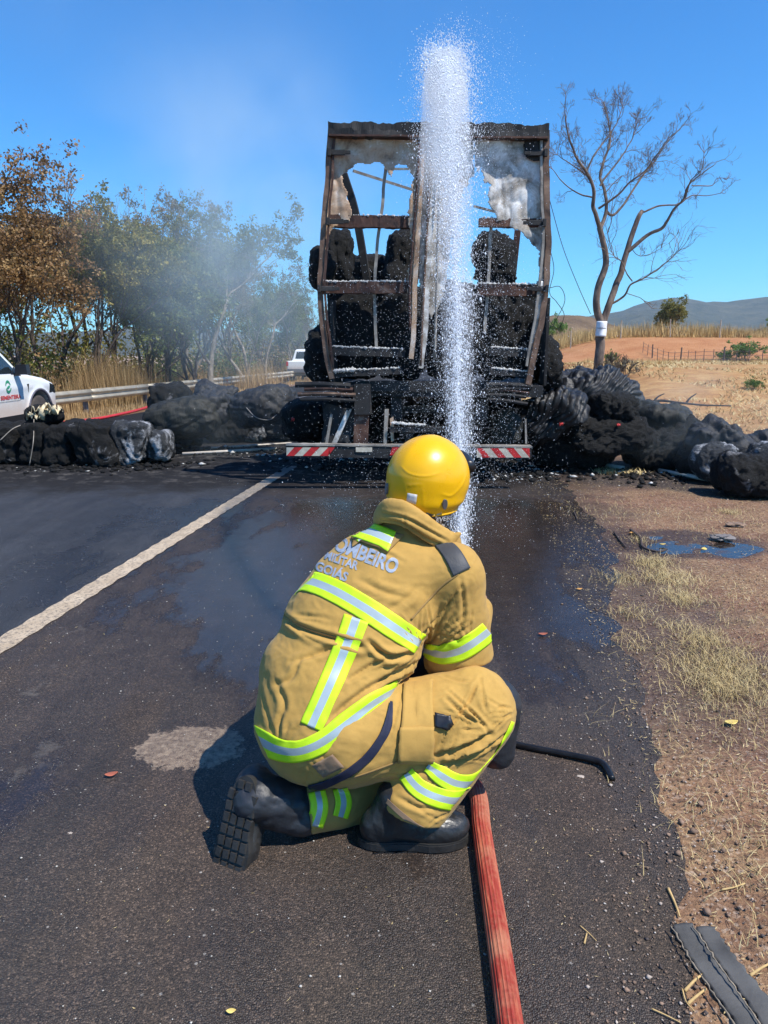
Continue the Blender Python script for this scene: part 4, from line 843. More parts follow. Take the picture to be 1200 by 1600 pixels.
def build_tree(seed, H, stems, leafmat, barkmat, nleaf, lsize, sig, spread=0.55, trunk_frac=0.3, maxd=5, r0=0.11, kids=(2, 3)):
    rnd = random.Random(seed); segs = []; tips = []
    for s_ in range(stems):
        a = rnd.uniform(0, 6.28); d = nrm([math.cos(a) * 0.22 * (stems > 1), math.sin(a) * 0.22 * (stems > 1), 1]); p = np.array([math.cos(a), math.sin(a), 0]) * 0.1 * (stems > 1)
        L = H * trunk_frac * rnd.uniform(0.85, 1.15); grow(rnd, p - np.array([0, 0, 0.2]), d, L, r0 / (1 + 0.3 * (stems - 1)), 0, segs, tips, maxd, spread, 0.16, 0.11, kids, 0.74)
    top = max(t[0][2] for t in tips); k = H / top
    segs = [(p * k, r * min(1.3, k)) for p, r in segs]; tips = [(t[0] * k, t[1], t[2]) for t in tips]
    tv_, tf_ = limbs(segs); T = [t for t in tips if t[1] >= max(2, maxd - 2)]
    lv, lf = leaves(T, nleaf, lsize, sig, seed)
    return mesh_data('trunk', tv_, tf_, barkmat, True), mesh_data('crown', lv, lf, leafmat)
KINDS_T = {
    'brown': build_tree(11, 8.3, 2, L_BROWN, M_BARKD, 22000, 0.095, 0.30, 0.62, 0.30, 5, 0.14),
    'brown2': build_tree(12, 6.5, 3, L_BROWN, M_BARKD, 18000, 0.095, 0.30, 0.66, 0.26, 5, 0.10),
    'olive': build_tree(13, 7.2, 2, L_OLIVE, M_BARKD, 17000, 0.105, 0.28, 0.60, 0.30, 5, 0.12),
    'green': build_tree(14, 5.2, 3, L_GREEN, M_BARKD, 15000, 0.11, 0.28, 0.66, 0.26, 5, 0.10),
    'pale': build_tree(15, 8.8, 2, L_PALE, M_BARKW, 13000, 0.10, 0.30, 0.55, 0.34, 5, 0.15),
    'pale2': build_tree(16, 8.0, 1, L_GREEN, M_BARKW, 14000, 0.11, 0.32, 0.62, 0.36, 5, 0.17),
    'thin': build_tree(17, 7.5, 2, L_PALE, M_BARKW, 1300, 0.11, 0.25, 0.50, 0.34, 6, 0.09),
}
def tree(kind, u, y, k, label, group='trees behind the guardrail', rz=None, z=None, name='tree'):
    x = (u - 600) / FPX * (y * CP) ; z0 = float(terrain(np.array([x]), np.array([y]), False)[0]) if z is None else z
    t = empty(name, (x, y, z0 - 0.05), label, 'tree', group, rz if rz is not None else random.uniform(0, 6.28)); t.scale = (k * random.uniform(.95, 1.1), k * random.uniform(.95, 1.1), k)
    for nm, me in zip(('trunk', 'crown'), KINDS_T[kind]):
        o = bpy.data.objects.new(nm, me); COL.objects.link(o); o.parent = t
    return t
ROW = [('brown', -70, 23, 1.14, 'tall dry brown-leaved tree at the left edge, tallest of the row'), ('brown2', 20, 23, 1.12, 'dense brown-leaved tree right behind the white pickup'), ('brown', 75, 27, 0.86, 'brown-leaved tree with open crown, second from the left edge'),
       ('olive', 150, 26, 0.95, 'olive-yellow tree between the brown trees and the green one'), ('thin', 120, 29, 1.02, 'nearly bare thin tree rising above the olive tree'), ('green', 215, 28, 1.15, 'green leafy tree low in front of the row, left of the white forked trunk'),
       ('olive', 255, 31, 1.0, 'olive tree standing behind the green leafy tree'), ('pale2', 330, 30, 0.95, 'pale forked trunk tree in the thin blue smoke'), ('pale', 290, 37, 1.02, 'tall pale-crowned tree deepest in the smoke'),
       ('green', 300, 31, 1.05, 'green bushy tree left of the pale forked trunk'), ('pale', 385, 38, 0.82, 'pale-trunked tree right of the forked trunk in the smoke'), ('pale2', 415, 42, 0.82, 'smoke-veiled tree with an orange-brown trunk beside the far pickup'),
       ('pale2', 455, 50, 0.80, 'hazy grey-green tree behind the far pickup'), ('pale', 485, 60, 0.74, 'hazy tree half hidden by the trailer, farthest of the row'), ('brown2', -20, 30, 1.1, 'brown tree in second rank at the left edge')]
for kd, u, y, k, lb in ROW: tree(kd, u, y, k, lb)
for i, (kd, u, y, k) in enumerate((('olive', 30, 36, 1.1), ('brown', 110, 38, 1.0), ('olive', 185, 40, 1.15), ('pale', 235, 44, 1.2), ('olive', 330, 46, 1.1), ('pale', 350, 52, 1.05), ('olive', 400, 56, 0.88), ('pale', 440, 62, 0.76), ('pale2', 470, 72, 0.78), ('olive', 520, 85, 1.0), ('brown2', -120, 28, 1.1), ('olive', -160, 40, 1.1))):
    tree(kd, u, y, k, 'tree in the dim second rank of the wood, mostly hidden by nearer crowns', 'second rank of the wood')
# lone tree on the field
lt = build_tree(23, 3.6, 2, L_OLIVE, M_BARKD, 9000, 0.15, 0.30, 0.85, 0.30, 4, 0.10); KINDS_T['lone'] = lt
tree('lone', 1045, 88, 1.28, 'small round olive tree alone on the far field before the hills', 'trees on the field')
KINDS_T['bush'] = build_tree(24, 1.6, 4, L_BRIGHT, M_BARKD, 2600, 0.11, 0.22, 0.8, 0.3, 3, 0.03)
def bush(u, y, k, label, kind='bush', grp='green shrubs on the field', sx=1.0):
    t = tree(kind, u, y, k, label, grp, name='shrub'); t['category'] = 'shrub'; t.scale = (k * sx, k * sx, k); return t
bush(1165, 51, 0.95, 'bright green shrub on the pale sandy patch behind the fence', sx=1.5); bush(1130, 51.5, 0.6, 'small green shrub left of the larger one behind the fence'); bush(1183, 16, 0.16, 'small bright green plant on the straw field near the right edge', sx=1.6); bush(953, 47, 0.5, 'small dark green shrub near the bare tree')
bush(868, 120, 2.4, 'dark green shrub far behind the right corner of the trailer'); bush(1210, 92, 1.6, 'shrub cut off by the right edge on the far field')
KINDS_T['weed'] = build_tree(25, 0.9, 5, L_PALE, M_BARKD, 500, 0.05, 0.10, 0.7, 0.3, 4, 0.012)
bush(960, 19.5, 0.75, 'grey-green scrub at the foot of the bare tree, right side', 'weed', 'scrub at the bare tree'); bush(910, 20.5, 0.85, 'dry reddish scrub at the foot of the bare tree, left side', 'weed', 'scrub at the bare tree'); bush(978, 18.5, 0.7, 'low dry scrub just right of the bare tree scrub', 'weed', 'scrub at the bare tree')

# the bare tree with a paper sheet
BY = 20.0
bx = P(937, 560, BY)[0]; bz = float(terrain(np.array([bx]), np.array([BY]))[0])
bare = empty('bare_tree', (bx, BY, bz - 0.05), 'leafless forked tree with a white paper sheet tied round its trunk', 'tree')
def bl(px_, dy=0.0): return P(px_[0], px_[1], BY + dy)
rb = random.Random(5); segs = []; tw = []
def limb(pts, r0, r1, dys=(0, 0), twigs=True, tlen=0.25, tn=8, td=4):
    k = len(pts); q = [bl(p, dys[0] + (dys[1] - dys[0]) * i / (k - 1)) for i, p in enumerate(pts)]; c = spline(q, 6); c += 0.02 * np.stack([fbm(c, 2.5, 3, i + 1) for i in range(3)], 1)
    r0 *= 0.82; r1 *= 0.82; segs.append((c, np.linspace(r0, r1, len(c))))
    if not twigs: return
    for j in range(tn):
        i = rb.randint(int(len(c) * 0.35), len(c) - 1) if j else len(c) - 1
        t = nrm(c[i] - c[i - 1]); a = nrm(np.cross(t, [rb.gauss(0, 1), rb.gauss(0, 1), rb.gauss(0, 1)])); s_ = rb.uniform(0.3, 0.9)
        grow(rb, c[i], nrm(t * math.cos(s_) + a * math.sin(s_) + [0, 0, 0.05]), tlen * rb.uniform(0.6, 1.2), max(0.010, r1 * 0.75), 0, segs, tw, td, 0.62, 0.10, 0.20, (2, 3), 0.74, 0.0048)
limb([(934, 578), (937, 545), (939, 515), (941, 502)], 0.155, 0.150, twigs=False)
limb([(940, 506), (932, 480), (935, 450), (946, 415), (944, 385), (936, 355)], 0.125, 0.085, (0, -.2), False)
limb([(941, 508), (950, 480), (965, 440), (980, 395), (995, 345), (1004, 330)], 0.120, 0.065, (0, .2), False)
limb([(937, 358), (928, 325), (929, 300), (916, 270), (900, 245), (888, 215), (882, 175)], 0.070, 0.016, (-.2, -1.0), tn=16)
limb([(929, 310), (920, 280), (890, 255), (872, 243)], 0.032, 0.010, (-.2, -.8), tn=9)
limb([(926, 308), (900, 300), (875, 280), (862, 262)], 0.026, 0.008, (0, .6), tn=5)
limb([(938, 355), (947, 330), (946, 300), (938, 275), (945, 245), (955, 220), (950, 190), (944, 160)], 0.062, 0.015, (-.2, .7), tn=16)
limb([(947, 330), (960, 335), (985, 305), (1005, 275), (1025, 250), (1040, 225), (1072, 190)], 0.045, 0.012, (0, .8), tn=15)
limb([(935, 325), (965, 305), (985, 285), (1010, 265), (1030, 235), (1050, 210)], 0.036, 0.010, (0, -.7), tn=13)
limb([(938, 290), (955, 265), (975, 240), (990, 210), (1000, 185)], 0.034, 0.010, (0, .5), tn=12)
limb([(915, 268), (930, 240), (948, 215), (965, 190), (972, 168)], 0.030, 0.010, (-.4, .1), tn=12)
limb([(948, 300), (970, 275), (962, 290)], 0.016, 0.007, (0, .2), tn=3)
limb([(983, 392), (1010, 370), (1035, 355), (1042, 345), (1055, 325), (1068, 310), (1075, 290), (1092, 275), (1115, 258)], 0.060, 0.012, (.1, -.3), tn=9, tlen=0.28, td=3)
limb([(1006, 332), (1030, 323), (1060, 320), (1078, 308), (1100, 306), (1125, 302)], 0.030, 0.009, (.2, .5), tn=7, tlen=0.22, td=3)
limb([(1070, 310), (1078, 285), (1095, 265), (1100, 240)], 0.022, 0.008, (-.2, -.6), tn=7, tlen=0.26, td=3)
limb([(1080, 290), (1110, 290), (1120, 278), (1135, 279)], 0.018, 0.007, (0, .2), tn=5, tlen=0.15, td=2)
limb([(953, 476), (975, 462), (985, 445), (1005, 435), (1030, 420), (1050, 402), (1060, 392)], 0.036, 0.009, (.1, -.6), tn=12, tlen=0.55, td=2)
limb([(988, 440), (978, 425), (972, 410), (960, 400), (952, 385), (948, 365)], 0.024, 0.008, (0, -.4), tn=9, tlen=0.6, td=2)
limb([(985, 385), (1000, 400), (1020, 395), (1045, 380)], 0.014, 0.006, (.1, .6), tn=7, tlen=0.26, td=3)
limb([(980, 458), (1000, 465), (1012, 475)], 0.014, 0.006, (0, -.3), tn=3, tlen=0.4, td=1)
tv_, tf_ = limbs(segs, 8); mk('trunk', tv_, tf_, M_BARKB, bare, True)
# paper sheet, wrapped round the front of the trunk
pz = [bl((931, 502)), bl((947.5, 502.5)), bl((945.5, 526.5)), bl((928.5, 525.5))]; pc = sum(pz) / 4; v = []; N = 10
for i in range(N + 1):
    for j in range(N + 1):
        s_, t = i / N, j / N; q = (pz[0] * (1 - t) + pz[1] * t) * (1 - s_) + (pz[3] * (1 - t) + pz[2] * t) * s_
        v.append(q + np.array([0, -0.19 + 0.11 * abs(2 * t - 1) ** 2 + 0.008 * math.sin(9 * s_ + 5 * t), 0]))
sheet_o = mk('paper_sheet', v, [(i * (N + 1) + j, i * (N + 1) + j + 1, (i + 1) * (N + 1) + j + 1, (i + 1) * (N + 1) + j) for i in range(N) for j in range(N)], simple('white_paper', (0.78, 0.79, 0.82), 0.8, 0, 8, 0.05, 0), None, True, origin=pc); solidify(sheet_o, 0.002)
tags(sheet_o, 'white paper sheet with a line of grey writing tied to the bare trunk', 'sign')
m = MB(); rr = random.Random(2); M_INK = simple('grey_ink', (0.18, 0.2, 0.22), 0.8, 0, 8, 0.1, 0)
for i in range(11):        # an unreadable line of hand lettering
    t = 0.10 + 0.073 * i; z0 = 0.47; h_ = rr.uniform(0.03, 0.07)
    for a, b in (((t, z0 - h_), (t + 0.01, z0 + 0.03)), ((t, z0 + rr.uniform(-.03, .03)), (t + 0.05, z0 + rr.uniform(-.03, .03)))):
        q = [((pz[0] * (1 - x) + pz[1] * x) * (1 - s_) + (pz[3] * (1 - x) + pz[2] * x) * s_) + np.array([0, -0.194 + 0.11 * abs(2 * x - 1) ** 2 + 0.008 * math.sin(9 * s_ + 5 * x), 0]) for x, s_ in (a, b)]
        m.bar(q[0], q[1], 0.009, 0.002, (0, 1, 0))
m.obj('lettering', M_INK, sheet_o)

# ------------------------------------------------------------------ grass
def blades(name, base, h, w, lean, mat, seed, seg=2):
    r = np.random.default_rng(seed); n = len(base); an = r.uniform(0, 6.283, n); ld = np.stack([np.cos(an), np.sin(an), 0 * an], 1); wd = np.stack([-np.sin(an + r.normal(0, .5, n)), np.cos(an), 0 * an], 1)
    h = h * r.uniform(0.5, 1.25, n); L = lean * r.uniform(0.2, 1.6, n) * h; rows = []
    for k in range(seg + 1):
        t = k / seg; c = base + ld * (L * t * t)[:, None] + np.array([0, 0, 1.0]) * (h * (t - 0.25 * (lean > 0.6) * t * t))[:, None]; ww = np.broadcast_to(w, (n,))[:, None] * (1 - t * 0.92) * 0.5
        rows += [c - wd * ww, c + wd * ww]
    v = np.stack(rows, 1).reshape(-1, 3); b = 2 * (seg + 1); f = np.concatenate([np.arange(n)[:, None] * b + np.array([2 * k, 2 * k + 1, 2 * k + 3, 2 * k + 2]) for k in range(seg)])
    o = mk(name, v, f, mat); o['kind'] = 'stuff'; return o
def straw_mat(name, a, b, c_):
    m = Mat(name); p = m.pos(); n = m.noise(p, 30, 2, 0.5); g = m.noise(p, 0.5, 3); c = m.ramp(m.mth('ADD', m.mth('MULTIPLY', n, 0.6), m.mth('MULTIPLY', g, 0.4)), [(0.35, a), (0.5, b), (0.65, c_)]); return m.set(c, 0.75, 0, None, Specular_IOR_Level=0.2)
M_STRAW = straw_mat('pale_straw', (0.30, 0.21, 0.09), (0.52, 0.40, 0.19), (0.68, 0.56, 0.31))
M_DGRASS = straw_mat('dry_standing_grass', (0.24, 0.15, 0.07), (0.42, 0.28, 0.13), (0.56, 0.40, 0.20))
M_BERMG = straw_mat('golden_field_grass', (0.34, 0.23, 0.09), (0.50, 0.35, 0.15), (0.62, 0.46, 0.22))
def ter(xy): return np.column_stack([xy, terrain(xy[:, 0], xy[:, 1])])
# shoulder tufts
tp_ = []; r = np.random.default_rng(3)
for (u, w, s_, n) in ((1020, 882, .08, 320), (1045, 905, .09, 360), (1000, 845, .06, 60), (1062, 935, .07, 260), (1095, 1000, .07, 220), (1130, 1040, .12, 700), (1112, 1075, .10, 200), (1150, 1075, .09, 180), (975, 905, .08, 160), (985, 960, .06, 90), (1175, 1120, .14, 200), (1185, 1000, .2, 70),
                     (960, 800, .25, 90), (1050, 800, .4, 120), (1150, 830, .3, 110), (1140, 800, .06, 120), (990, 1010, .06, 60), (1050, 980, .05, 50), (1170, 950, .3, 130), (1120, 930, .25, 110), (1190, 1290, .15, 160), (1100, 1180, .2, 110), (1195, 1400, .1, 60)):
    g = G(u, w); tp_.append(np.column_stack([r.normal(g[0], s_, n), r.normal(g[1], s_ * 1.2, n)]))
xy = np.concatenate(tp_); xy = np.concatenate([xy, xy + r.normal(0, 0.03, xy.shape)]); blades('dry_grass_tufts', ter(xy), 0.050, 0.0028, 1.2, M_STRAW, 5, 3)
# mown straw of the field, thinning with distance
n = 60000; yy = 9.5 + 44 * r.random(n) ** 1.7; la = 3.9 + r.random(n) * (yy * 0.62 + 2); q = C0 + np.outer(la, RR) + np.outer((yy - 3.53) / RD[1], RD); k_ = fbm(np.column_stack([q, 0 * yy]), 0.5, 3, 5) > -0.25
blades('field_straw', ter(q[k_]), 0.045 + 0.0025 * yy[k_], 0.010 + 0.0007 * yy[k_], 1.3, M_STRAW, 6, 1)
# tall golden grass along the rise, and a little beside the fence
n = 42000; yy = 70 + 26 * r.random(n) ** 1.3; xx = 4 + r.random(n) * 62; xy = np.stack([xx, yy], 1); xy = xy[lat_of(xx, yy) > 5]; blades('golden_grass', ter(xy), 0.95 + 0.5 * fbm(np.column_stack([xy, 0 * xy[:, 0]]), 0.35, 3, 4), 0.055, 0.25, M_BERMG, 7, 1)
n = 6000; xx = 14 + 26 * r.random(n); yy = 52 + r.normal(0, 0.5, n) - 0.12 * (xx - 24); blades('fence_grass', ter(np.stack([xx, yy], 1)), 0.40, 0.03, 0.4, M_BERMG, 8, 1)
# roadside grass by the guardrail, dry reeds under the trees
n = 26000; ss = 4 + 60 * r.random(n) ** 1.5; la = -6.6 - r.random(n) ** 1.2 * 5; q = C0 + np.outer(la, RR) + np.outer(ss, RD); hh = np.where(la < -9.4, 0.9, 0.13) * (0.6 + 0.8 * (fbm(np.column_stack([q, 0 * ss]), 0.5, 2, 3) > 0))
blades('roadside_grass', ter(q), hh, 0.016, 0.35, M_DGRASS, 9, 2)
for (u, y, n_, h_) in ((150, 25.0, 1500, 1.7), (190, 26, 900, 1.4), (125, 24.5, 700, 1.2), (395, 34, 700, 1.2), (300, 30, 500, 0.8)):
    x0 = (u - 600) / FPX * y * CP; xy = np.column_stack([r.normal(x0, 0.55, n_), r.normal(y + 0.5, 0.5, n_)]); o = blades('tall_dry_reeds', ter(xy), h_, 0.018, 0.22, M_DGRASS, int(u), 3)
# undergrowth: dense low foliage filling the foot of the wood
def undergrowth(name, n, s0, s1, l0, l1, hmax, size, mat, seed):
    r = np.random.default_rng(seed); ss = s0 + (s1 - s0) * r.random(n) ** 1.3; la = l0 + (l1 - l0) * r.random(n); q = C0 + np.outer(la, RR) + np.outer(ss, RD); b = ter(q)
    hm = hmax * (0.55 + 0.6 * fbm(np.column_stack([q, 0 * ss]), 0.45, 3, seed)); b[:, 2] += np.abs(hm) * r.random(n) ** 0.9
    v, f = leaves([(x,) for x in b[:1]], n, size, 1e-9, seed); v = v.reshape(n, 4, 3) - np.array(b[0]) + b[:, None]
    o = mk(name, v.reshape(-1, 3), f, mat); o['kind'] = 'stuff'; return o
undergrowth('undergrowth', 26000, 12, 75, -11.2, -14.5, 2.3, 0.16, L_GREEN, 31); undergrowth('dry_undergrowth', 24000, 12, 75, -10.6, -14.0, 2.2, 0.13, L_BROWN, 32); undergrowth('deep_undergrowth', 26000, 14, 90, -14, -20, 4.2, 0.22, L_OLIVE, 33)
undergrowth('far_brush', 9000, 45, 110, -9.5, -16, 5.0, 0.26, L_PALE, 34)
# ------------------------------------------------------------------ guardrail
M_GALV = simple('weathered_galvanised_steel', (0.44, 0.39, 0.30), 0.5, 0.35, 3, 0.18, 0.2, 0.003, 20); M_POSTG = simple('dull_steel_post', (0.16, 0.15, 0.15), 0.6, 0.3, 6, 0.3, 0.2)
def rail_pt(s): q = road_pt(-8.6 + 0.0 * s, s); return np.array([q[0], q[1], float(terrain(np.array([q[0]]), np.array([q[1]]), False)[0])])
S0, S1 = 9.0, 62.0
grail = empty('guardrail', rail_pt(14), 'steel guardrail on posts along the far side of the road', 'guardrail')
prof = [(0.0, 0.77), (0.03, 0.755), (0.075, 0.70), (0.075, 0.67), (0.02, 0.625), (0.0, 0.60), (0.02, 0.575), (0.075, 0.53), (0.075, 0.50), (0.03, 0.445), (0.0, 0.43)]
for i in range(13):      # separate lapped rail lengths
    a, b = S0 + i * 4.0, S0 + i * 4.0 + 4.15; v = []; nn = 5
    for k in range(nn + 1):
        p = rail_pt(a + (b - a) * k / nn)
        for (o_, z) in prof: v.append(p + np.array([RR[0], RR[1], 0]) * (o_ + 0.003 * (i % 2)) + np.array([0, 0, z]))
    n_ = len(prof); o = mk('rail', v, [(k * n_ + j, k * n_ + j + 1, (k + 1) * n_ + j + 1, (k + 1) * n_ + j) for k in range(nn) for j in range(n_ - 1)], M_GALV, grail, True); solidify(o, 0.004)
    p = rail_pt(a + 0.1); m = MB(); ax = np.array([RR[0], RR[1], 0]); R3 = np.column_stack([ax, [RD[0], RD[1], 0], [0, 0, 1]])
    m.box(p - ax * 0.10 + np.array([0, 0, 0.36]), (0.012, 0.12, 0.80), R3); m.box(p - ax * 0.16 + np.array([0, 0, 0.36]), (0.12, 0.012, 0.80), R3); m.box(p - ax * 0.045 + np.array([0, 0, 0.60]), (0.09, 0.10, 0.30), R3); m.obj('post', M_POSTG, grail)
m = MB(); p = rail_pt(S0 + 20.1) + np.array([RR[0], RR[1], 0]) * 0.085; m.box(p + np.array([0, 0, 0.60]), (0.02, 0.09, 0.12)); m.obj('reflector', M_RED, grail)

# ------------------------------------------------------------------ field fence
M_WOOD = simple('grey_fence_wood', (0.13, 0.10, 0.08), 0.9, 0, 8, 0.35, 0.5, 0.01, 30); M_WIREG = simple('fence_wire', (0.18, 0.16, 0.14), 0.6, 0.5, 8, 0.2, 0)
fp = [(1240, 44.0), (1190, 46.0), (1160, 47.5), (1130, 49), (1100, 51), (1065, 54), (1030, 58), (1000, 62)]; fx = np.array([((u - 600) / FPX * y * CP, y) for u, y in fp]); fl = spline(fx, 10)
seg = np.r_[0, np.cumsum(np.linalg.norm(np.diff(fl, axis=0), axis=1))]; sp = np.arange(0, seg[-1], 1.05); fxy = np.column_stack([np.interp(sp, seg, fl[:, 0]), np.interp(sp, seg, fl[:, 1])]); fz = terrain(fxy[:, 0], fxy[:, 1])
fence = empty('field_fence', (fxy[0][0], fxy[0][1], fz[0]), 'low wire fence of thin wooden stakes crossing the dry field', 'fence'); rr = random.Random(9)
for i, (x, y) in enumerate(fxy):
    big = i % 5 == 0; h_ = (1.15 if big else 0.95) + rr.uniform(-.12, .08); w = 0.055 if big else 0.024; v, f = tube([(x, y, fz[i] - 0.1), (x + rr.uniform(-.04, .04), y, fz[i] + h_)], [w, w * 0.85], 6); mk('fence_post', v, f, M_WOOD, fence)
for hz in (0.3, 0.55, 0.8):
    v, f = tube(np.column_stack([fxy, fz + hz]), 0.011, 4, False); mk('fence_wire', v, f, M_WIREG, fence)
far = empty('far_fence', (20, 69, float(terrain(np.array([20.]), np.array([69.]))[0])), 'sparse posts of a second fence along the golden grass', 'fence')
for x in np.arange(8, 46, 4.5):
    z = float(terrain(np.array([x]), np.array([69.0]))[0]); v, f = tube([(x, 69, z - .1), (x + rr.uniform(-.1, .1), 69, z + 1.5)], 0.05, 6); mk('fence_post', v, f, simple('pale_fence_wood', (0.4, 0.34, 0.27), 0.9) if x == 8 else bpy.data.materials['pale_fence_wood'], far)

# ------------------------------------------------------------------ pickup (local: x forward, y left, z up, origin on the ground under the rear bumper centre)
def sd_poly(px_, pz_, poly):
    d = np.full(px_.shape, 1e9); ins = np.zeros(px_.shape, bool); n = len(poly); j = n - 1
    for i in range(n):
        a = poly[i]; b = poly[j]; ex, ez = b[0] - a[0], b[1] - a[1]; wx, wz = px_ - a[0], pz_ - a[1]; t = np.clip((wx * ex + wz * ez) / (ex * ex + ez * ez), 0, 1); d = np.minimum(d, (wx - ex * t) ** 2 + (wz - ez * t) ** 2)
        ins ^= ((a[1] > pz_) != (b[1] > pz_)) & (px_ < (b[0] - a[0]) * (pz_ - a[1]) / (b[1] - a[1] + 1e-12) + a[0]); j = i
    return np.sqrt(d) * np.where(ins, -1, 1)
XF, XR, WR = 4.30, 1.10, 0.385
BODY = [(0.05, 0.62), (0.05, 1.08), (1.42, 1.10), (1.46, 1.14), (1.62, 1.72), (1.85, 1.80), (2.75, 1.80), (3.05, 1.74), (3.78, 1.16), (4.56, 1.06), (4.90, 0.97), (5.06, 0.80), (5.10, 0.50), (4.98, 0.36), (4.9, 0.36), (0.30, 0.40), (0.08, 0.46)]
def f_pick(p):
    x, y, z = p[..., 0], p[..., 1], p[..., 2]; d = sd_poly(x, z, BODY) - 0.0
    wd = 0.92 - 0.26 * np.clip(z - 1.08, 0, 1) - 0.05 * np.clip(0.75 - z, 0, 1) - 0.10 * np.clip((x - 4.75) / 0.5, 0, 1) ** 2 + 0.012 * np.exp(-((z - 0.93) / 0.07) ** 2)
    r = 0.06; a = d + r; b = np.abs(y) - wd + r; d = np.minimum(np.maximum(a, b), 0) + np.sqrt(np.maximum(a, 0) ** 2 + np.maximum(b, 0) ** 2) - r
    bed = np.maximum(np.maximum(np.abs(x - 0.74) - 0.62, np.abs(y) - 0.80), np.abs(z - 1.05) - 0.40); d = np.maximum(d, -bed)
    for wx in (XF, XR):
        arch = np.maximum(np.sqrt((x - wx) ** 2 + (z - WR - 0.02) ** 2) - 0.455, 0.66 - np.abs(y)); d = np.maximum(d, -arch)
        lip = np.maximum(np.abs(np.sqrt((x - wx) ** 2 + (z - WR - 0.02) ** 2) - 0.475) - 0.03, np.abs(np.abs(y) - 0.91) - 0.035); d = smin(d, np.maximum(lip, 0.40 - z), 0.03)
    return d
pv, pf = surf_nets(f_pick, (-0.1, -1.05, 0.25), (5.4, 1.05, 1.95), 0.030); pv = laplace(pv, pf, 1, 0.4)
def paint_mat():
    m = Mat('dusty_white_paint'); o = m.obj(); z = m.sep(o)[2]; n = m.noise(o, 3, 6, 0.65); zz = m.mth('ADD', z, m.mth('MULTIPLY', m.mth('SUBTRACT', n, 0.5), 0.35)); d = m.mrange(zz, 0.90, 0.52)
    c = m.mix(m.mth('MULTIPLY', d, 0.62), (0.78, 0.80, 0.80), (0.52, 0.34, 0.22)); return m.set(c, m.mix(d, (0.28, 0.28, 0.28), (0.7, 0.7, 0.7)), 0, None)
M_PAINT = paint_mat(); M_GLASSD = simple('dark_tinted_glass', (0.015, 0.022, 0.026), 0.06, 0, 3, 0.1, 0, Specular_IOR_Level=0.8); M_TYRE = simple('dusty_tyre', (0.05, 0.042, 0.037), 0.85, 0, 9, 0.3, 0.3); M_ARCH = simple('grey_arch_trim', (0.13, 0.12, 0.14), 0.6); M_RIM = simple('dusty_rim', (0.34, 0.29, 0.25), 0.5, 0.4); M_LAMPR = simple('red_lamp', (0.45, 0.02, 0.02), 0.25)
M_LOGOG = simple('green_logo', (0.03, 0.30, 0.16), 0.5, 0, 9, .1, 0); M_LOGOR = simple('red_lettering', (0.62, 0.05, 0.05), 0.5, 0, 9, .1, 0); M_LOGOS = simple('grey_lettering', (0.35, 0.38, 0.38), 0.5, 0, 9, .1, 0)
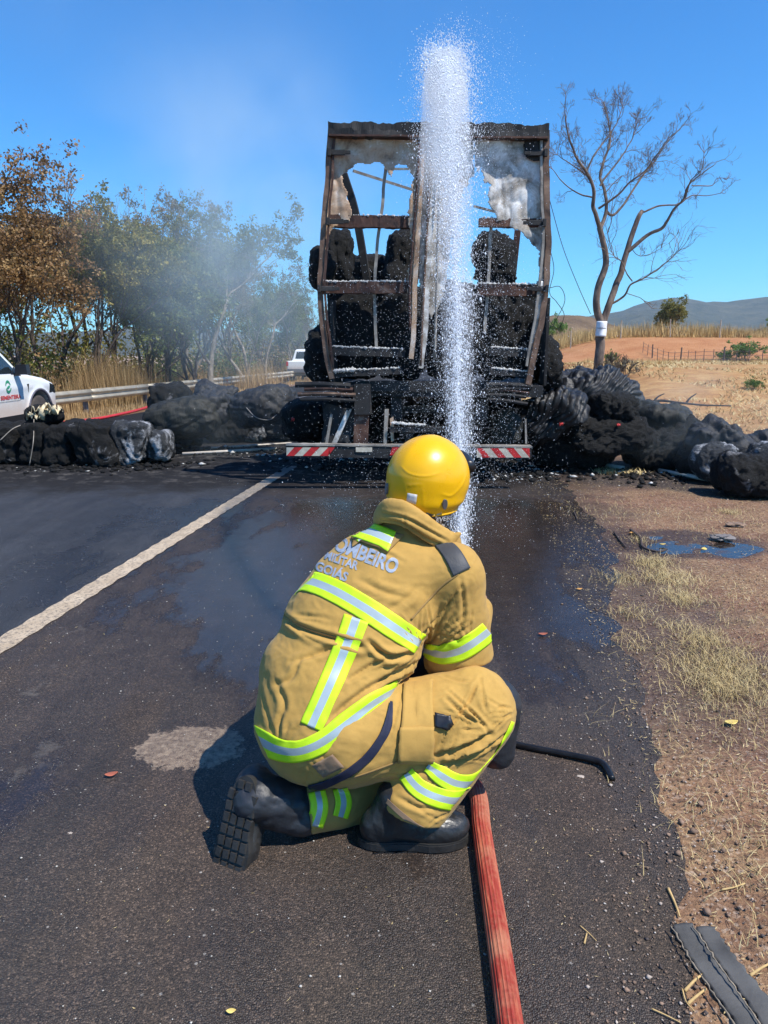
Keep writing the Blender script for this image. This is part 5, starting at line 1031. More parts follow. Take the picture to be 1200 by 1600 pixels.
def pick_parts():
    P_ = {}; out = []          # (name, verts, faces, mat, smooth, parentname)
    out.append(('body', pv, pf, M_PAINT, True, None))
    def wy(z, x=3): return 0.92 - 0.26 * max(0, z - 1.08) - 0.05 * max(0, 0.75 - z) - 0.10 * max(0, (x - 4.75) / 0.5) ** 2 + 0.012 * math.exp(-((z - 0.93) / 0.07) ** 2)
    def side(name, poly, mat, off=0.006, th=0.010, par='body', both=True):
        for sg in ((1, -1) if both else (-1,)):
            k = len(poly); a = [(x, sg * (wy(z, x) + off), z) for x, z in poly]; b = [(x, sg * (wy(z, x) - th), z) for x, z in poly]; f = [tuple(range(k)) if sg < 0 else tuple(range(k))[::-1]] + [(i, (i + 1) % k, k + (i + 1) % k, k + i) for i in range(k)]
            out.append((name, a + b, f, mat, False, par))
    side('window', [(1.78, 1.16), (2.52, 1.16), (2.52, 1.66), (1.98, 1.66), (1.86, 1.56)], M_GLASSD); side('window', [(2.60, 1.16), (3.62, 1.16), (3.52, 1.24), (3.00, 1.655), (2.60, 1.67)], M_GLASSD)
    side('mirror_base', [(3.40, 1.15), (3.66, 1.15), (3.56, 1.26)], M_BLACKPL, 0.010)
    for x0 in (2.56, 3.70): side('door_gap', [(x0, 0.50), (x0 + 0.012, 0.50), (x0 + 0.012, 1.12), (x0, 1.12)], M_BLACKPL, 0.003, 0.004)
    side('door_gap', [(1.72, 0.80), (1.732, 0.80), (1.732, 1.12), (1.72, 1.12)], M_BLACKPL, 0.003, 0.004); side('sill', [(1.62, 0.40), (3.78, 0.40), (3.78, 0.50), (1.62, 0.50)], M_BLACKPL, 0.012, 0.03)
    side('fender_vent', [(3.86, 0.98), (3.93, 0.98), (3.90, 0.84)], M_BLACKPL, 0.006)
    side('door_handle', [(2.68, 0.985), (2.88, 0.985), (2.88, 1.015), (2.68, 1.015)], M_GREYPL, 0.03, 0.0); side('door_handle', [(1.84, 0.985), (2.02, 0.985), (2.02, 1.015), (1.84, 1.015)], M_GREYPL, 0.03, 0.0)
    side('tail_lamp', [(0.03, 0.78), (0.20, 0.78), (0.20, 1.05), (0.03, 1.05)], M_LAMPR, 0.010, 0.12)
    side('headlamp', [(4.70, 0.80), (4.98, 0.78), (4.90, 0.92), (4.72, 0.97)], M_GLASSD, 0.006, 0.02)
    for sg in (1, -1):
        t = []
        for a in np.linspace(0.12 * math.pi, 0.90 * math.pi, 15): t.append((XF + 0.475 * math.cos(a), sg * 0.915, WR + 0.02 + 0.475 * math.sin(a)))
        out.append(('arch_trim', *tube(t, 0.035, 6), M_ARCH, True, 'body'))
        t = [(XR + 0.475 * math.cos(a), sg * 0.915, WR + 0.02 + 0.475 * math.sin(a)) for a in np.linspace(0.08 * math.pi, 0.92 * math.pi, 15)]; out.append(('arch_trim', *tube(t, 0.035, 6), M_ARCH, True, 'body'))
        mb = MB(); mb.box((3.52, sg * 1.04, 1.22), (0.14, 0.20, 0.16), taper=0.85); mb.box((3.52, sg * 0.94, 1.14), (0.05, 0.10, 0.04)); out.append(('wing_mirror', np.concatenate(mb.v), mb.f, M_BLACKPL, False, None))
        for wx in (XF, XR):
            y0, y1 = sg * 0.70, sg * 0.92; out.append(('wheel', *tube([(wx, y0, WR), (wx, y0 + sg * .01, WR), (wx, y1 - sg * .02, WR), (wx, y1, WR)], [0.35, WR, WR, 0.345], 36), M_TYRE, True, None))
            mb = MB(); vv, ff = tube([(wx, y1 - sg * .04, WR), (wx, y1 - sg * .01, WR)], [0.245, 0.225], 30); mb.add(vv, ff)
            for k in range(6):
                a = k * math.pi / 3; d = np.array([math.cos(a), 0, math.sin(a)]); c = np.array([wx, y1 + sg * 0.004, WR]); mb.bar(c + d * 0.04, c + d * 0.235, 0.045, 0.02, (0, 1, 0))
            out.append(('rim', np.concatenate(mb.v), mb.f, M_RIM, False, 'wheel'))
    # windscreen, rear window, bumper, plate, tailgate
    def quad(name, q, mat, par='body', th=0.01): n_ = nrm(np.cross(np.subtract(q[1], q[0]), np.subtract(q[3], q[0]))); a = [np.array(p) + n_ * 0.006 for p in q]; b = [np.array(p) - n_ * th for p in q]; out.append((name, a + b, [(0, 1, 2, 3), (4, 7, 6, 5), (0, 4, 5, 1), (1, 5, 6, 2), (2, 6, 7, 3), (3, 7, 4, 0)], mat, False, par))
    quad('windscreen', [(3.74, -0.74, 1.215), (3.74, 0.74, 1.215), (3.10, 0.66, 1.715), (3.10, -0.66, 1.715)], M_GLASSD)
    quad('rear_window', [(1.475, 0.70, 1.22), (1.475, -0.70, 1.22), (1.59, -0.62, 1.64), (1.59, 0.62, 1.64)], M_GLASSD)
    mb = MB(); mb.box((0.02, 0, 0.50), (0.16, 1.70, 0.20)); out.append(('rear_bumper', np.concatenate(mb.v), mb.f, M_GREYPL, False, None)); mb = MB(); mb.box((5.06, 0, 0.50), (0.12, 1.60, 0.22)); out.append(('front_bumper', np.concatenate(mb.v), mb.f, M_GREYPL, False, None))
    quad('grille', [(5.085, -0.45, 0.64), (5.085, 0.45, 0.64), (5.00, 0.45, 0.86), (5.00, -0.45, 0.86)], M_BLACKPL)
    return out
def spawn(parts, name, loc_, yaw, label, grp, extra=()):
    root = empty(name, loc_, label, 'pickup', grp, yaw); last = {}
    for nm, v, f, mt, smo, par in list(parts) + list(extra):
        me = mesh_data(nm, v, f, mt, smo); o = bpy.data.objects.new(nm, me); COL.objects.link(o); o.parent = last.get(par, root) if par else root; last[nm] = o
    return root
PK = pick_parts()
def door_logo():
    ex = []; W = lambda z: -(0.92 - 0.05 * max(0, 0.75 - z) + 0.012 * math.exp(-((z - 0.93) / 0.07) ** 2)) - 0.006
    def flat(name, v2, f, mat): ex.append((name, [(x, W(z), z) for x, z in v2], f, mat, False, 'body'))
    for s_ in (0, 1):       # round green emblem of two curling leaves
        vv = []; n = 16
        for i in range(n + 1):
            a = math.pi * (0.08 + s_) + i / n * math.pi * 0.86; w = 0.014 + 0.020 * math.sin(math.pi * i / n); vv += [(3.22 + (0.082 - w) * math.cos(a), 0.960 + (0.095 - w) * math.sin(a)), (3.22 + (0.082 + w * .2) * math.cos(a), 0.960 + (0.095 + w * .2) * math.sin(a))]
        flat('door_emblem', vv, [(2 * i, 2 * i + 1, 2 * i + 3, 2 * i + 2) for i in range(n)], M_LOGOG)
    vv = [(3.22 + 0.045 * math.cos(t) * (1 + .3 * math.cos(2 * t)), 0.955 + 0.022 * math.sin(t) + 0.25 * 0.045 * math.cos(t)) for t in np.linspace(0, 6.28, 13)[:-1]]; flat('door_emblem', vv, [tuple(range(12))], M_LOGOG)
    for body, x0, x1, z0, h_, mt in (('A SEMENTEIRA', 2.84, 3.62, 0.765, 0.062, M_LOGOR), ('AGRICULTURA E SEMENTES', 2.86, 3.60, 0.728, 0.020, M_LOGOS)):
        if mt is M_LOGOS:   # the second line is too small to read: a broken grey rule
            rr = random.Random(3); x = x0; 
            while x < x1: w = rr.uniform(0.015, 0.04); flat('door_lettering', [(x, z0), (x + w, z0), (x + w, z0 + h_ * .7), (x, z0 + h_ * .7)], [(0, 1, 2, 3)], mt); x += w + 0.012
            continue
        v, f = text_mesh(body, 1.0, 0.03, 0); lo, hi = v[:, 0].min(), v[:, 0].max(); flat('door_lettering', [(x0 + (a - lo) / (hi - lo) * (x1 - x0), z0 + b / 0.72 * h_) for a, b, _ in v], f, mt)
    return ex
yaw = math.atan2(RD[1], RD[0]); HD = np.array([-0.01, 1.0]); HRt = np.array([1.0, 0.01]); fw = np.array([(64 - 600) / FPX * (12.85 * CP + 0.2), 12.85]); right = RR
o0 = fw - HD * XF - HRt * 0.92
spawn(PK, 'pickup', (o0[0], o0[1], 0.0), math.atan2(HD[1], HD[0]), 'white pickup with red and green door lettering parked left, cut by the frame', 'pickups on the road', door_logo())
o1 = np.array([(470 - 600) / FPX * 46 * CP, 46.0]); spawn(PK, 'pickup', (o1[0], o1[1], 0.0), yaw, 'white pickup seen from behind, far down the road by the guardrail end', 'pickups on the road')
# second hose lying across the far lane
hq = [road_pt(-2.2, 8.6), road_pt(-2.9, 9.6), road_pt(-2.8, 11.2), road_pt(-2.1, 13.0), road_pt(-1.0, 15.4), road_pt(0.2, 18.0)]
hq = [G(60, 668), G(105, 662), G(150, 657), G(190, 649), G(225, 640), G(250, 630), G(275, 618)]
v, f = tube(spline([(a[0], a[1], 0.035) for a in hq], 8), 0.034, 10); o = mk('fire_hose', v, f, simple('bright_red_hose', (0.50, 0.025, 0.03), 0.5, 0, 5, 0.15, 0.1), None, True, origin=(hq[0][0], hq[0][1], 0)); tags(o, 'red hose lying across the far lane beyond the bales', 'fire hose')
# ------------------------------------------------------------------ the kneeling firefighter
PERSON_LOC = np.array([-0.05, 2.05, 0.0])
person = empty('person', PERSON_LOC, 'firefighter in tan suit and yellow helmet kneeling with a hose, seen from behind', 'person')

def bvh_of(v, f): return BVHTree.FromPolygons([Vector(a) for a in v.tolist()], [list(map(int, q)) for q in f])
def hit(bvh, u, v, ydef=2.2):
    d = Vector(ray(u, v)).normalized(); h = bvh.ray_cast(Vector(ORG), d)
    if h[0] is not None: return np.array(h[0]), np.array(h[1])
    p = Vector(P(u, v, ydef)); h = bvh.find_nearest(p); return np.array(h[0]), np.array(h[1])
def folds(v, n, bvh, lst, lip=0.62, k1=1.45):
    """push the surface along soft creases; each = (pixel path, width m, depth m)"""
    d = np.zeros(len(v))
    for path, w, a in lst:
        pts = np.array([hit(bvh, *q)[0] for q in spline(path, 5)])
        lo = pts.min(0) - 3 * w; hi = pts.max(0) + 3 * w
        sel = np.where(((v > lo) & (v < hi)).all(1))[0]
        if not len(sel): continue
        best = np.full(len(sel), 9.0); tt = np.zeros(len(sel))
        for i in range(len(pts) - 1):
            s_ = pts[i]; e = pts[i + 1] - s_; q = v[sel] - s_; t = np.clip(q @ e / (e @ e + 1e-12), 0, 1)
            dd = np.linalg.norm(q - t[:, None] * e, axis=1); m = dd < best; best[m] = dd[m]; tt[m] = (i + t[m]) / (len(pts) - 1)
        env = np.sin(np.clip(tt, 0.02, 0.98) * math.pi) ** 0.4
        # a crease: sharp valley with a raised lip beside it
        x = best / w
        d[sel] += k1 * a * env * (-np.exp(-np.abs(x) * 1.9) + lip * np.exp(-((x - 1.25) ** 2) * 1.5))
    return v + n * d[:, None]
def strip(name, bvh, path, wpx, lanes, mats, parent, rows=12, off=0.003, per=10, thick=0.0012):
    """ribbon following a path; wpx = width in px (number or per-point list); lanes = [(fraction, material index)]"""
    c = spline(path, per); k = len(c)
    w = np.interp(np.linspace(0, 1, k), np.linspace(0, 1, len(path)), np.broadcast_to(np.asarray(wpx, float), (len(path),)))
    t = np.gradient(c, axis=0); t /= np.linalg.norm(t, axis=1, keepdims=True) + 1e-9; nn = np.stack([-t[:, 1], t[:, 0]], 1)
    pts = np.zeros((k, rows + 1, 3)); 
    for i in range(k):
        for j in range(rows + 1):
            q = c[i] + nn[i] * (j / rows - 0.5) * w[i]
            p, n = hit(bvh, q[0], q[1])
            if n @ (p - ORG) > 0: n = -n
            pts[i, j] = p + n * off
    for _ in range(2):
        pts[1:-1] = 0.5 * pts[1:-1] + 0.25 * (pts[2:] + pts[:-2]); pts[:, 1:-1] = 0.5 * pts[:, 1:-1] + 0.25 * (pts[:, 2:] + pts[:, :-2])
    f = []; mi = []
    for i in range(k - 1):
        for j in range(rows):
            a = i * (rows + 1) + j; f.append((a, a + 1, a + rows + 2, a + rows + 1))
            x = (j + 0.5) / rows
            for fr, m_ in lanes:
                if x <= fr: mi.append(m_); break
            else: mi.append(lanes[-1][1])
    o = mk(name, pts.reshape(-1, 3), f, mats, parent, True, mi); solidify(o, thick, 0); return o
def patch(name, bvh, quad, mat, parent, n=8, off=0.003, thick=0.0015):
    """four-cornered patch (pixel corners in order) laid on a surface"""
    a, b, c, d = [np.array(q, float) for q in quad]; v = []
    for i in range(n + 1):
        for j in range(n + 1):
            s_, t = i / n, j / n; q = (a * (1 - t) + b * t) * (1 - s_) + (d * (1 - t) + c * t) * s_
            p, nn = hit(bvh, q[0], q[1])
            if nn @ (p - ORG) > 0: nn = -nn
            v.append(p + nn * off)
    f = [(i * (n + 1) + j, i * (n + 1) + j + 1, (i + 1) * (n + 1) + j + 1, (i + 1) * (n + 1) + j) for i in range(n) for j in range(n)]
    o = mk(name, v, f, mat, parent, True); solidify(o, thick, 0); return o
def text_decal(name, body, bvh, start, end, capvec, mat, parent, bold=0.03, off=0.0018):
    v, f = text_mesh(body, 1.0, bold, 2)
    lo, hi = v[:, 0].min(), v[:, 0].max(); cap = 0.72
    s0 = np.array(start, float); e = np.array(end, float) - s0; cv = np.array(capvec, float); out = []
    for x, y, _ in v:
        q = s0 + e * ((x - lo) / (hi - lo)) + cv * (y / cap); p, n = hit(bvh, q[0], q[1])
        if n @ (p - ORG) > 0: n = -n
        out.append(p + n * off)
    return mk(name, out, f, mat, parent, True)

TS = nrm([0.40, 0.39, 0.83]); TW = np.array([0.88, -0.42, -0.23]); TW = nrm(TW - TS * (TW @ TS)); TN = np.cross(TS, TW)
RT = np.column_stack([TW, TS, TN])
# ---- jacket
JB = [((500, 1128), 2.08, (0.205, 0.19, 0.185)), ((512, 1065), 2.13, (0.225, 0.17, 0.18)), ((550, 985), 2.19, (0.228, 0.17, 0.165)),
      ((586, 928), 2.24, (0.215, 0.14, 0.155)), ((612, 885), 2.27, (0.185, 0.10, 0.12))]
J_blobs = [(P(*uv, y), r) for uv, y, r in JB]
SH_R = P(706, 897, 2.22); SH_L = P(548, 893, 2.40); EL_R = P(716, 1022, 2.25); HD_R = np.array([0.34, 2.50, 0.60])
EL_L = np.array([-0.12, 2.62, 0.62]); HD_L = np.array([0.22, 2.62, 0.66])
def f_jacket(p):
    d = 9.0
    for c, r in J_blobs: d = smin(d, sd_ell(p, c, r, RT), 0.05) if not np.isscalar(d) else sd_ell(p, c, r, RT)
    d = smin(d, sd_cone(p, P(618, 872, 2.27), P(646, 826, 2.30), 0.105, 0.062), 0.04)
    d = smin(d, sd_cone(p, P(592, 862, 2.32), P(612, 822, 2.33), 0.080, 0.052), 0.03)
    d = smin(d, sd_cone(p, P(600, 900, 2.27), SH_R, 0.11, 0.092), 0.045)
    d = smin(d, sd_cone(p, P(600, 900, 2.27), SH_L, 0.11, 0.085), 0.045)
    d = smin(d, sd_cone(p, SH_R, EL_R, 0.098, 0.112), 0.025)
    d = smin(d, sd_cone(p, EL_R, HD_R + (HD_R - EL_R) * -0.25, 0.088, 0.062), 0.02)
    d = smin(d, sd_cone(p, SH_L, EL_L, 0.085, 0.075), 0.03)
    d = smin(d, sd_cone(p, EL_L, HD_L + (HD_L - EL_L) * -0.2, 0.072, 0.055), 0.02)
    # hem: cut the skirt with a plane on the thigh side
    hp = P(612, 1150, 2.0); hn = nrm([0.72, -0.12, -0.66]); d2 = (p - hp) @ hn
    d = np.maximum(d, np.where((p[..., 1] < 2.35) & (p[..., 2] < 0.50), np.minimum(d2 - 0.03, 0.5), -9))
    return d
def sculpt(fn, lo, hi, h, fold_list, seed, amp=0.006, nscale=9, smooth=2, fine=0.0010):
    v, f = surf_nets(fn, lo, hi, h); v = laplace(v, f, smooth); n = vnormals(v, f); b = bvh_of(v, f)
    v = folds(v, n, b, fold_list)
    q = v * np.array([1.0, 1.0, 1.6])
    v = v + n * (amp * fbm(q, nscale, 3, seed) + fine * (1 - 2 * np.abs(fbm(q + 0.05 * fbm(q, 8, 2, seed + 4)[:, None], 26, 2, seed + 9))))[:, None]
    v = laplace(v, f, 1, 0.3); return v, f, bvh_of(v, f)
J_FOLDS = [
    ([(440, 962), (480, 985), (530, 1000), (570, 1012)], 0.013, 0.013),
    ([(575, 1002), (605, 1025), (640, 1022)], 0.011, 0.014),
    ([(655, 1030), (600, 1060), (550, 1095), (515, 1125)], 0.013, 0.010),
    ([(660, 1038), (620, 1060), (590, 1078)], 0.009, 0.010),
    ([(640, 1018), (590, 1035), (545, 1062)], 0.010, 0.008),
    ([(455, 1035), (500, 1020), (540, 1005)], 0.012, 0.006),
    ([(470, 1030), (455, 1060), (430, 1070)], 0.012, 0.005),
    ([(655, 1005), (665, 985), (700, 945), (720, 915)], 0.008, 0.008),
    ([(665, 1010), (690, 985), (710, 960)], 0.008, 0.008),
    ([(668, 1022), (700, 1000), (735, 975)], 0.009, 0.007),
    ([(668, 1000), (672, 975), (690, 945)], 0.008, 0.007),
    ([(720, 905), (724, 960), (712, 1000)], 0.009, 0.006),
    ([(590, 1115), (570, 1150), (545, 1175)], 0.008, 0.005),
    ([(600, 1125), (582, 1165), (560, 1190)], 0.008, 0.005),
    ([(485, 1185), (498, 1200), (510, 1215)], 0.006, 0.004),
    ([(505, 1180), (515, 1195), (530, 1205)], 0.006, 0.004),
    ([(430, 1140), (445, 1100), (430, 1060)], 0.014, 0.005),
    ([(560, 870), (600, 865), (630, 878)], 0.010, 0.004),
    ([(560, 905), (600, 925), (640, 935)], 0.014, 0.004),
    ([(600, 955), (630, 940), (655, 915)], 0.014, 0.004),
]
def fan(c, a0, a1, n, l0, l1, w, d, seed):
    rr = random.Random(seed); o = []
    for i in range(n):
        a = rad(a0 + (a1 - a0) * (i + rr.uniform(-.3, .3)) / max(1, n - 1)); s0 = rr.uniform(4, 14); L = rr.uniform(l0, l1); b = rr.uniform(-.25, .25)
        p = [(c[0] + math.cos(a) * s0, c[1] - math.sin(a) * s0), (c[0] + math.cos(a + b * .5) * (s0 + L * .5), c[1] - math.sin(a + b * .5) * (s0 + L * .5)), (c[0] + math.cos(a + b) * (s0 + L), c[1] - math.sin(a + b) * (s0 + L))]
        o.append((p, w * rr.uniform(.7, 1.3), d * rr.uniform(.5, 1.2)))
    return o
J_FOLDS += fan((660, 1012), 95, 140, 5, 40, 80, 0.006, 0.005, 1) + fan((655, 1022), 185, 250, 7, 50, 120, 0.007, 0.006, 2) + fan((668, 1018), 20, 80, 6, 40, 90, 0.006, 0.005, 3) + fan((620, 1085), 195, 250, 6, 40, 90, 0.006, 0.004, 4) + fan((445, 965), -50, 10, 4, 30, 70, 0.008, 0.005, 5) + fan((735, 1010), 90, 150, 4, 30, 60, 0.006, 0.004, 6) + fan((440, 1170), 60, 140, 5, 30, 90, 0.010, 0.004, 7) + fan((480, 1190), 220, 330, 7, 15, 35, 0.005, 0.003, 8)
jv, jf, JBVH = sculpt(f_jacket, (-0.55, 1.75, 0.1), (0.55, 2.85, 1.08), 0.0058, J_FOLDS, 3, 0.0032)
jacket = mk('jacket', jv, jf, M_TAN, person, True)
YSY = [(0.31, 0), (0.69, 1), (1.0, 0)]
BAND = [M_YEL, M_SIL]
strip('reflective_band', JBVH, [(452, 918), (478, 908), (520, 922), (570, 950), (615, 980), (656, 1006)], [22, 33, 36, 37, 37, 34], YSY, BAND, jacket)
strip('reflective_band', JBVH, [(557, 966), (541, 1010), (520, 1060), (500, 1105), (486, 1136)], [40, 38, 37, 36, 36], YSY, BAND, jacket)
strip('reflective_band', JBVH, [(386, 1146), (402, 1154), (435, 1170), (468, 1173), (505, 1158), (545, 1128), (585, 1097), (625, 1073)], [34, 34, 34, 34, 34, 34, 30, 22], YSY, BAND, jacket, off=0.0045)
strip('reflective_band', JBVH, [(664, 1016), (690, 1022), (715, 1017), (740, 1003), (762, 986)], [20, 30, 33, 33, 32], YSY, BAND, jacket, off=0.0045)
patch('neck_tab', JBVH, [(552, 815), (631, 838), (607, 863), (542, 840)], M_TAN2, jacket, off=0.006, thick=0.004)
strip('neck_tab_band', JBVH, [(551, 827), (584, 836), (613, 848)], [27, 30, 31], YSY, BAND, jacket, off=0.0095)
strip('shoulder_pad', JBVH, [(662, 829), (686, 846), (707, 868), (721, 894)], [9, 20, 27, 29], [(1, 0)], [M_GREYPAD], jacket, off=0.004, thick=0.003)
strip('sleeve_seam', JBVH, [(642, 968), (665, 942), (690, 916), (716, 897)], [3, 3, 3, 3], [(1, 0)], [M_TAN2], jacket, rows=2, off=0.002)
strip('waist_seam', JBVH, [(438, 962), (480, 982), (530, 997)], [3, 3, 3], [(1, 0)], [M_TAN2], jacket, rows=2, off=0.002)
text_decal('printed_word', 'BOMBEIRO', JBVH, (509, 853), (617, 897), (9, -21), M_PRINT, jacket, 0.035)
text_decal('printed_word', 'MILITAR', JBVH, (507, 873), (558, 891), (4, -12.5), M_PRINT, jacket, 0.03)
text_decal('printed_word', 'GOIÁS', JBVH, (492, 890), (541, 909), (5, -13.5), M_PRINT, jacket, 0.03)
# collar: thick folded standing collar round the neck with its loose corner on the right
col_path = [P(592, 822, 2.36), P(592, 806, 2.30), P(604, 797, 2.24), P(630, 803, 2.205), P(655, 817, 2.20), P(680, 834, 2.215), P(703, 848, 2.25), P(714, 852, 2.30)]
def f_collar(p):
    d = None; sp = spline(col_path, 6)
    for i in range(len(sp) - 1):
        q = sd_cone(p, sp[i], sp[i + 1], 0.0125, 0.0125, (0.10, 0.1, 0.95), 2.3); d = q if d is None else smin(d, q, 0.012)
    d = smin(d, sd_cone(p, P(700, 846, 2.24), P(718, 834, 2.24), 0.020, 0.006), 0.01)
    d = smin(d, sd_cone(p, P(700, 850, 2.24), P(712, 862, 2.23), 0.018, 0.006), 0.01)
    return d
C_F = [([(596, 812), (630, 818), (662, 838), (690, 852)], 0.006, 0.007), ([(598, 802), (635, 810), (668, 828), (700, 846)], 0.006, 0.006), ([(632, 805), (634, 820), (640, 830)], 0.005, 0.003)]
cv, cf, CBVH = sculpt(f_collar, (-0.1, 2.12, 0.75), (0.32, 2.48, 1.05), 0.0045, C_F, 5, 0.002, 14, 2, 0.0008)
mk('collar', cv, cf, M_TAN, person, True)

# ---- trousers
HIP_R = P(540, 1150, 2.03); KN_R = P(742, 1114, 2.12); AN_R = P(646, 1258, 1.99)
KN_L = P(612, 1235, 2.22); AN_L = P(470, 1262, 2.02)
def f_trous(p):
    d = sd_cone(p, HIP_R, KN_R, 0.150, 0.118)
    d = smin(d, sd_cone(p, P(700, 1120, 2.1), P(735, 1100, 2.12), 0.135, 0.118), 0.03)
    d = smin(d, sd_cone(p, KN_R, AN_R, 0.122, 0.104, (0, 1, 0), 0.95), 0.028)
    # upper edge of the cuff cut
    c = P(648, 1282, 1.93); n = nrm([-0.38, -0.10, -0.92]); d = np.maximum(d, (p - c) @ n)
    d = smin(d, sd_ell(p, P(500, 1130, 2.12), (0.17, 0.17, 0.15), RT), 0.03)
    dl = sd_cone(p, P(470, 1130, 2.2), KN_L, 0.13, 0.095); dl = smin(dl, sd_cone(p, KN_L, AN_L, 0.092, 0.080), 0.03)
    dl = np.maximum(dl, (p - P(483, 1262, 2.0)) @ nrm([-0.97, -0.2, 0]))
    return np.minimum(d, dl)
T_FOLDS = [
    ([(748, 1062), (735, 1090), (715, 1120), (700, 1140), (684, 1172)], 0.007, 0.009),
    ([(750, 1060), (754, 1085), (758, 1105)], 0.007, 0.006),
    ([(760, 1140), (748, 1125), (735, 1110)], 0.006, 0.007),
    ([(680, 1180), (715, 1168), (745, 1155), (765, 1145)], 0.012, 0.018),
    ([(690, 1195), (725, 1185), (760, 1165), (790, 1145)], 0.008, 0.009),
    ([(700, 1178), (740, 1172), (780, 1152)], 0.007, 0.008),
    ([(770, 1112), (785, 1105), (800, 1108)], 0.006, 0.005),
    ([(765, 1120), (785, 1120), (803, 1115)], 0.006, 0.005),
    ([(640, 1070), (650, 1095), (646, 1130)], 0.007, 0.004),
    ([(625, 1085), (617, 1120), (606, 1160)], 0.008, 0.005),
    ([(690, 1055), (720, 1065), (742, 1063)], 0.007, 0.005),
    ([(620, 1245), (655, 1262), (680, 1262)], 0.010, 0.006),
    ([(672, 1290), (682, 1280), (700, 1272)], 0.007, 0.004),
    ([(600, 1210), (650, 1208), (690, 1200)], 0.010, 0.005),
]
T_FOLDS += fan((768, 1140), 140, 215, 8, 40, 90, 0.006, 0.006, 11) + fan((690, 1185), 5, 50, 7, 40, 90, 0.006, 0.006, 12) + fan((745, 1062), 200, 290, 6, 30, 80, 0.006, 0.004, 13) + fan((640, 1250), -40, 30, 4, 30, 60, 0.007, 0.004, 14) + fan((800, 1110), 160, 230, 5, 20, 50, 0.005, 0.005, 15)
tv, tf, TBVH = sculpt(f_trous, (-0.45, 1.78, -0.02), (0.58, 2.5, 0.72), 0.0058, T_FOLDS, 11, 0.0035)
tv[:, 2] = np.maximum(tv[:, 2], 0.004)
trousers = mk('trousers', tv, tf, M_TAN, person, True)
ABVH = bvh_of(np.vstack([jv, tv]), np.vstack([jf, tf + len(jv)]))
patch('name_patch', ABVH, [(487, 1195), (520, 1178), (538, 1198), (505, 1214)], M_VELCRO, jacket)
strip('hem_trim', ABVH, [(612, 1098), (604, 1135), (588, 1165), (562, 1193), (528, 1215), (492, 1228), (455, 1234), (425, 1228)], [5, 11, 13, 13, 11, 10, 9, 7], [(1, 0)], [M_NAVY], jacket, off=0.006, thick=0.004)
patch('thigh_pocket', TBVH, [(632, 1058), (676, 1052), (677, 1186), (621, 1186)], M_TAN, trousers, 10, 0.007, 0.007)
patch('pocket_flap', TBVH, [(623, 1136), (677, 1136), (676, 1190), (620, 1188)], M_TAN, trousers, 10, 0.011, 0.005)
patch('pocket_loop', TBVH, [(679, 1114), (705, 1118), (705, 1141), (679, 1137)], M_BLACKPL, trousers, 6, 0.010, 0.004)
strip('trouser_seam', TBVH, [(632, 1186), (560, 1212), (520, 1220)], [3, 3, 3], [(1, 0)], [M_TAN2], trousers, rows=2, off=0.002)
strip('reflective_band', TBVH, [(668, 1196), (690, 1212), (715, 1224), (745, 1222), (772, 1200), (790, 1170), (806, 1130)], [20, 30, 31, 31, 30, 24, 18], YSY, BAND, trousers, off=0.004)
strip('reflective_band', TBVH, [(634, 1208), (655, 1232), (685, 1246), (712, 1250), (738, 1242)], [26, 31, 32, 31, 26], YSY, BAND, trousers, off=0.004)
strip('reflective_band', TBVH, [(495, 1237), (499, 1262), (492, 1290)], [25, 26, 24], YSY, BAND, trousers, off=0.004)
strip('reflective_band', TBVH, [(531, 1232), (536, 1254), (531, 1276)], [24, 26, 24], YSY, BAND, trousers, off=0.004)
strip('cuff_trim', TBVH, [(602, 1248), (628, 1272), (655, 1292), (685, 1303)], [7, 8, 8, 7], [(1, 0)], [M_VELCRO], trousers, off=0.004)
def blob(name, fn, lo, hi, h, mat, parent, smooth=2, amp=0.0, ns=10, seed=1, fl=()):
    v, f, b = sculpt(fn, lo, hi, h, list(fl), seed, amp, ns, smooth, amp * 0.3); return mk(name, v, f, mat, parent, True), b
blob('knee_pad', lambda p: sd_cone(p, P(772, 1100, 2.18), P(776, 1172, 2.16), 0.086, 0.060), (0.2, 1.95, 0.15), (0.6, 2.4, 0.7), 0.007, M_BLACKPAD, trousers, amp=0.003)
# rolled lining and boot shaft of the trailing leg
blob('boot_shaft', lambda p: smin(sd_cone(p, P(468, 1264, 2.03), P(405, 1248, 1.98), 0.080, 0.072), sd_cone(p, P(405, 1245, 2.0), P(398, 1222, 2.04), 0.070, 0.056), 0.03),
     (-0.6, 1.7, -0.02), (0.05, 2.3, 0.45), 0.007, M_BLACKPAD, trousers, amp=0.006, ns=12, seed=8)

blob('under_sleeve', lambda p: sd_cone(p, P(655, 1050, 2.36), P(700, 1045, 2.42), 0.075, 0.07), (-0.1, 2.1, 0.3), (0.5, 2.65, 0.75), 0.01, M_NAVY, jacket)  # dark blob filling the gap between torso and sleeve
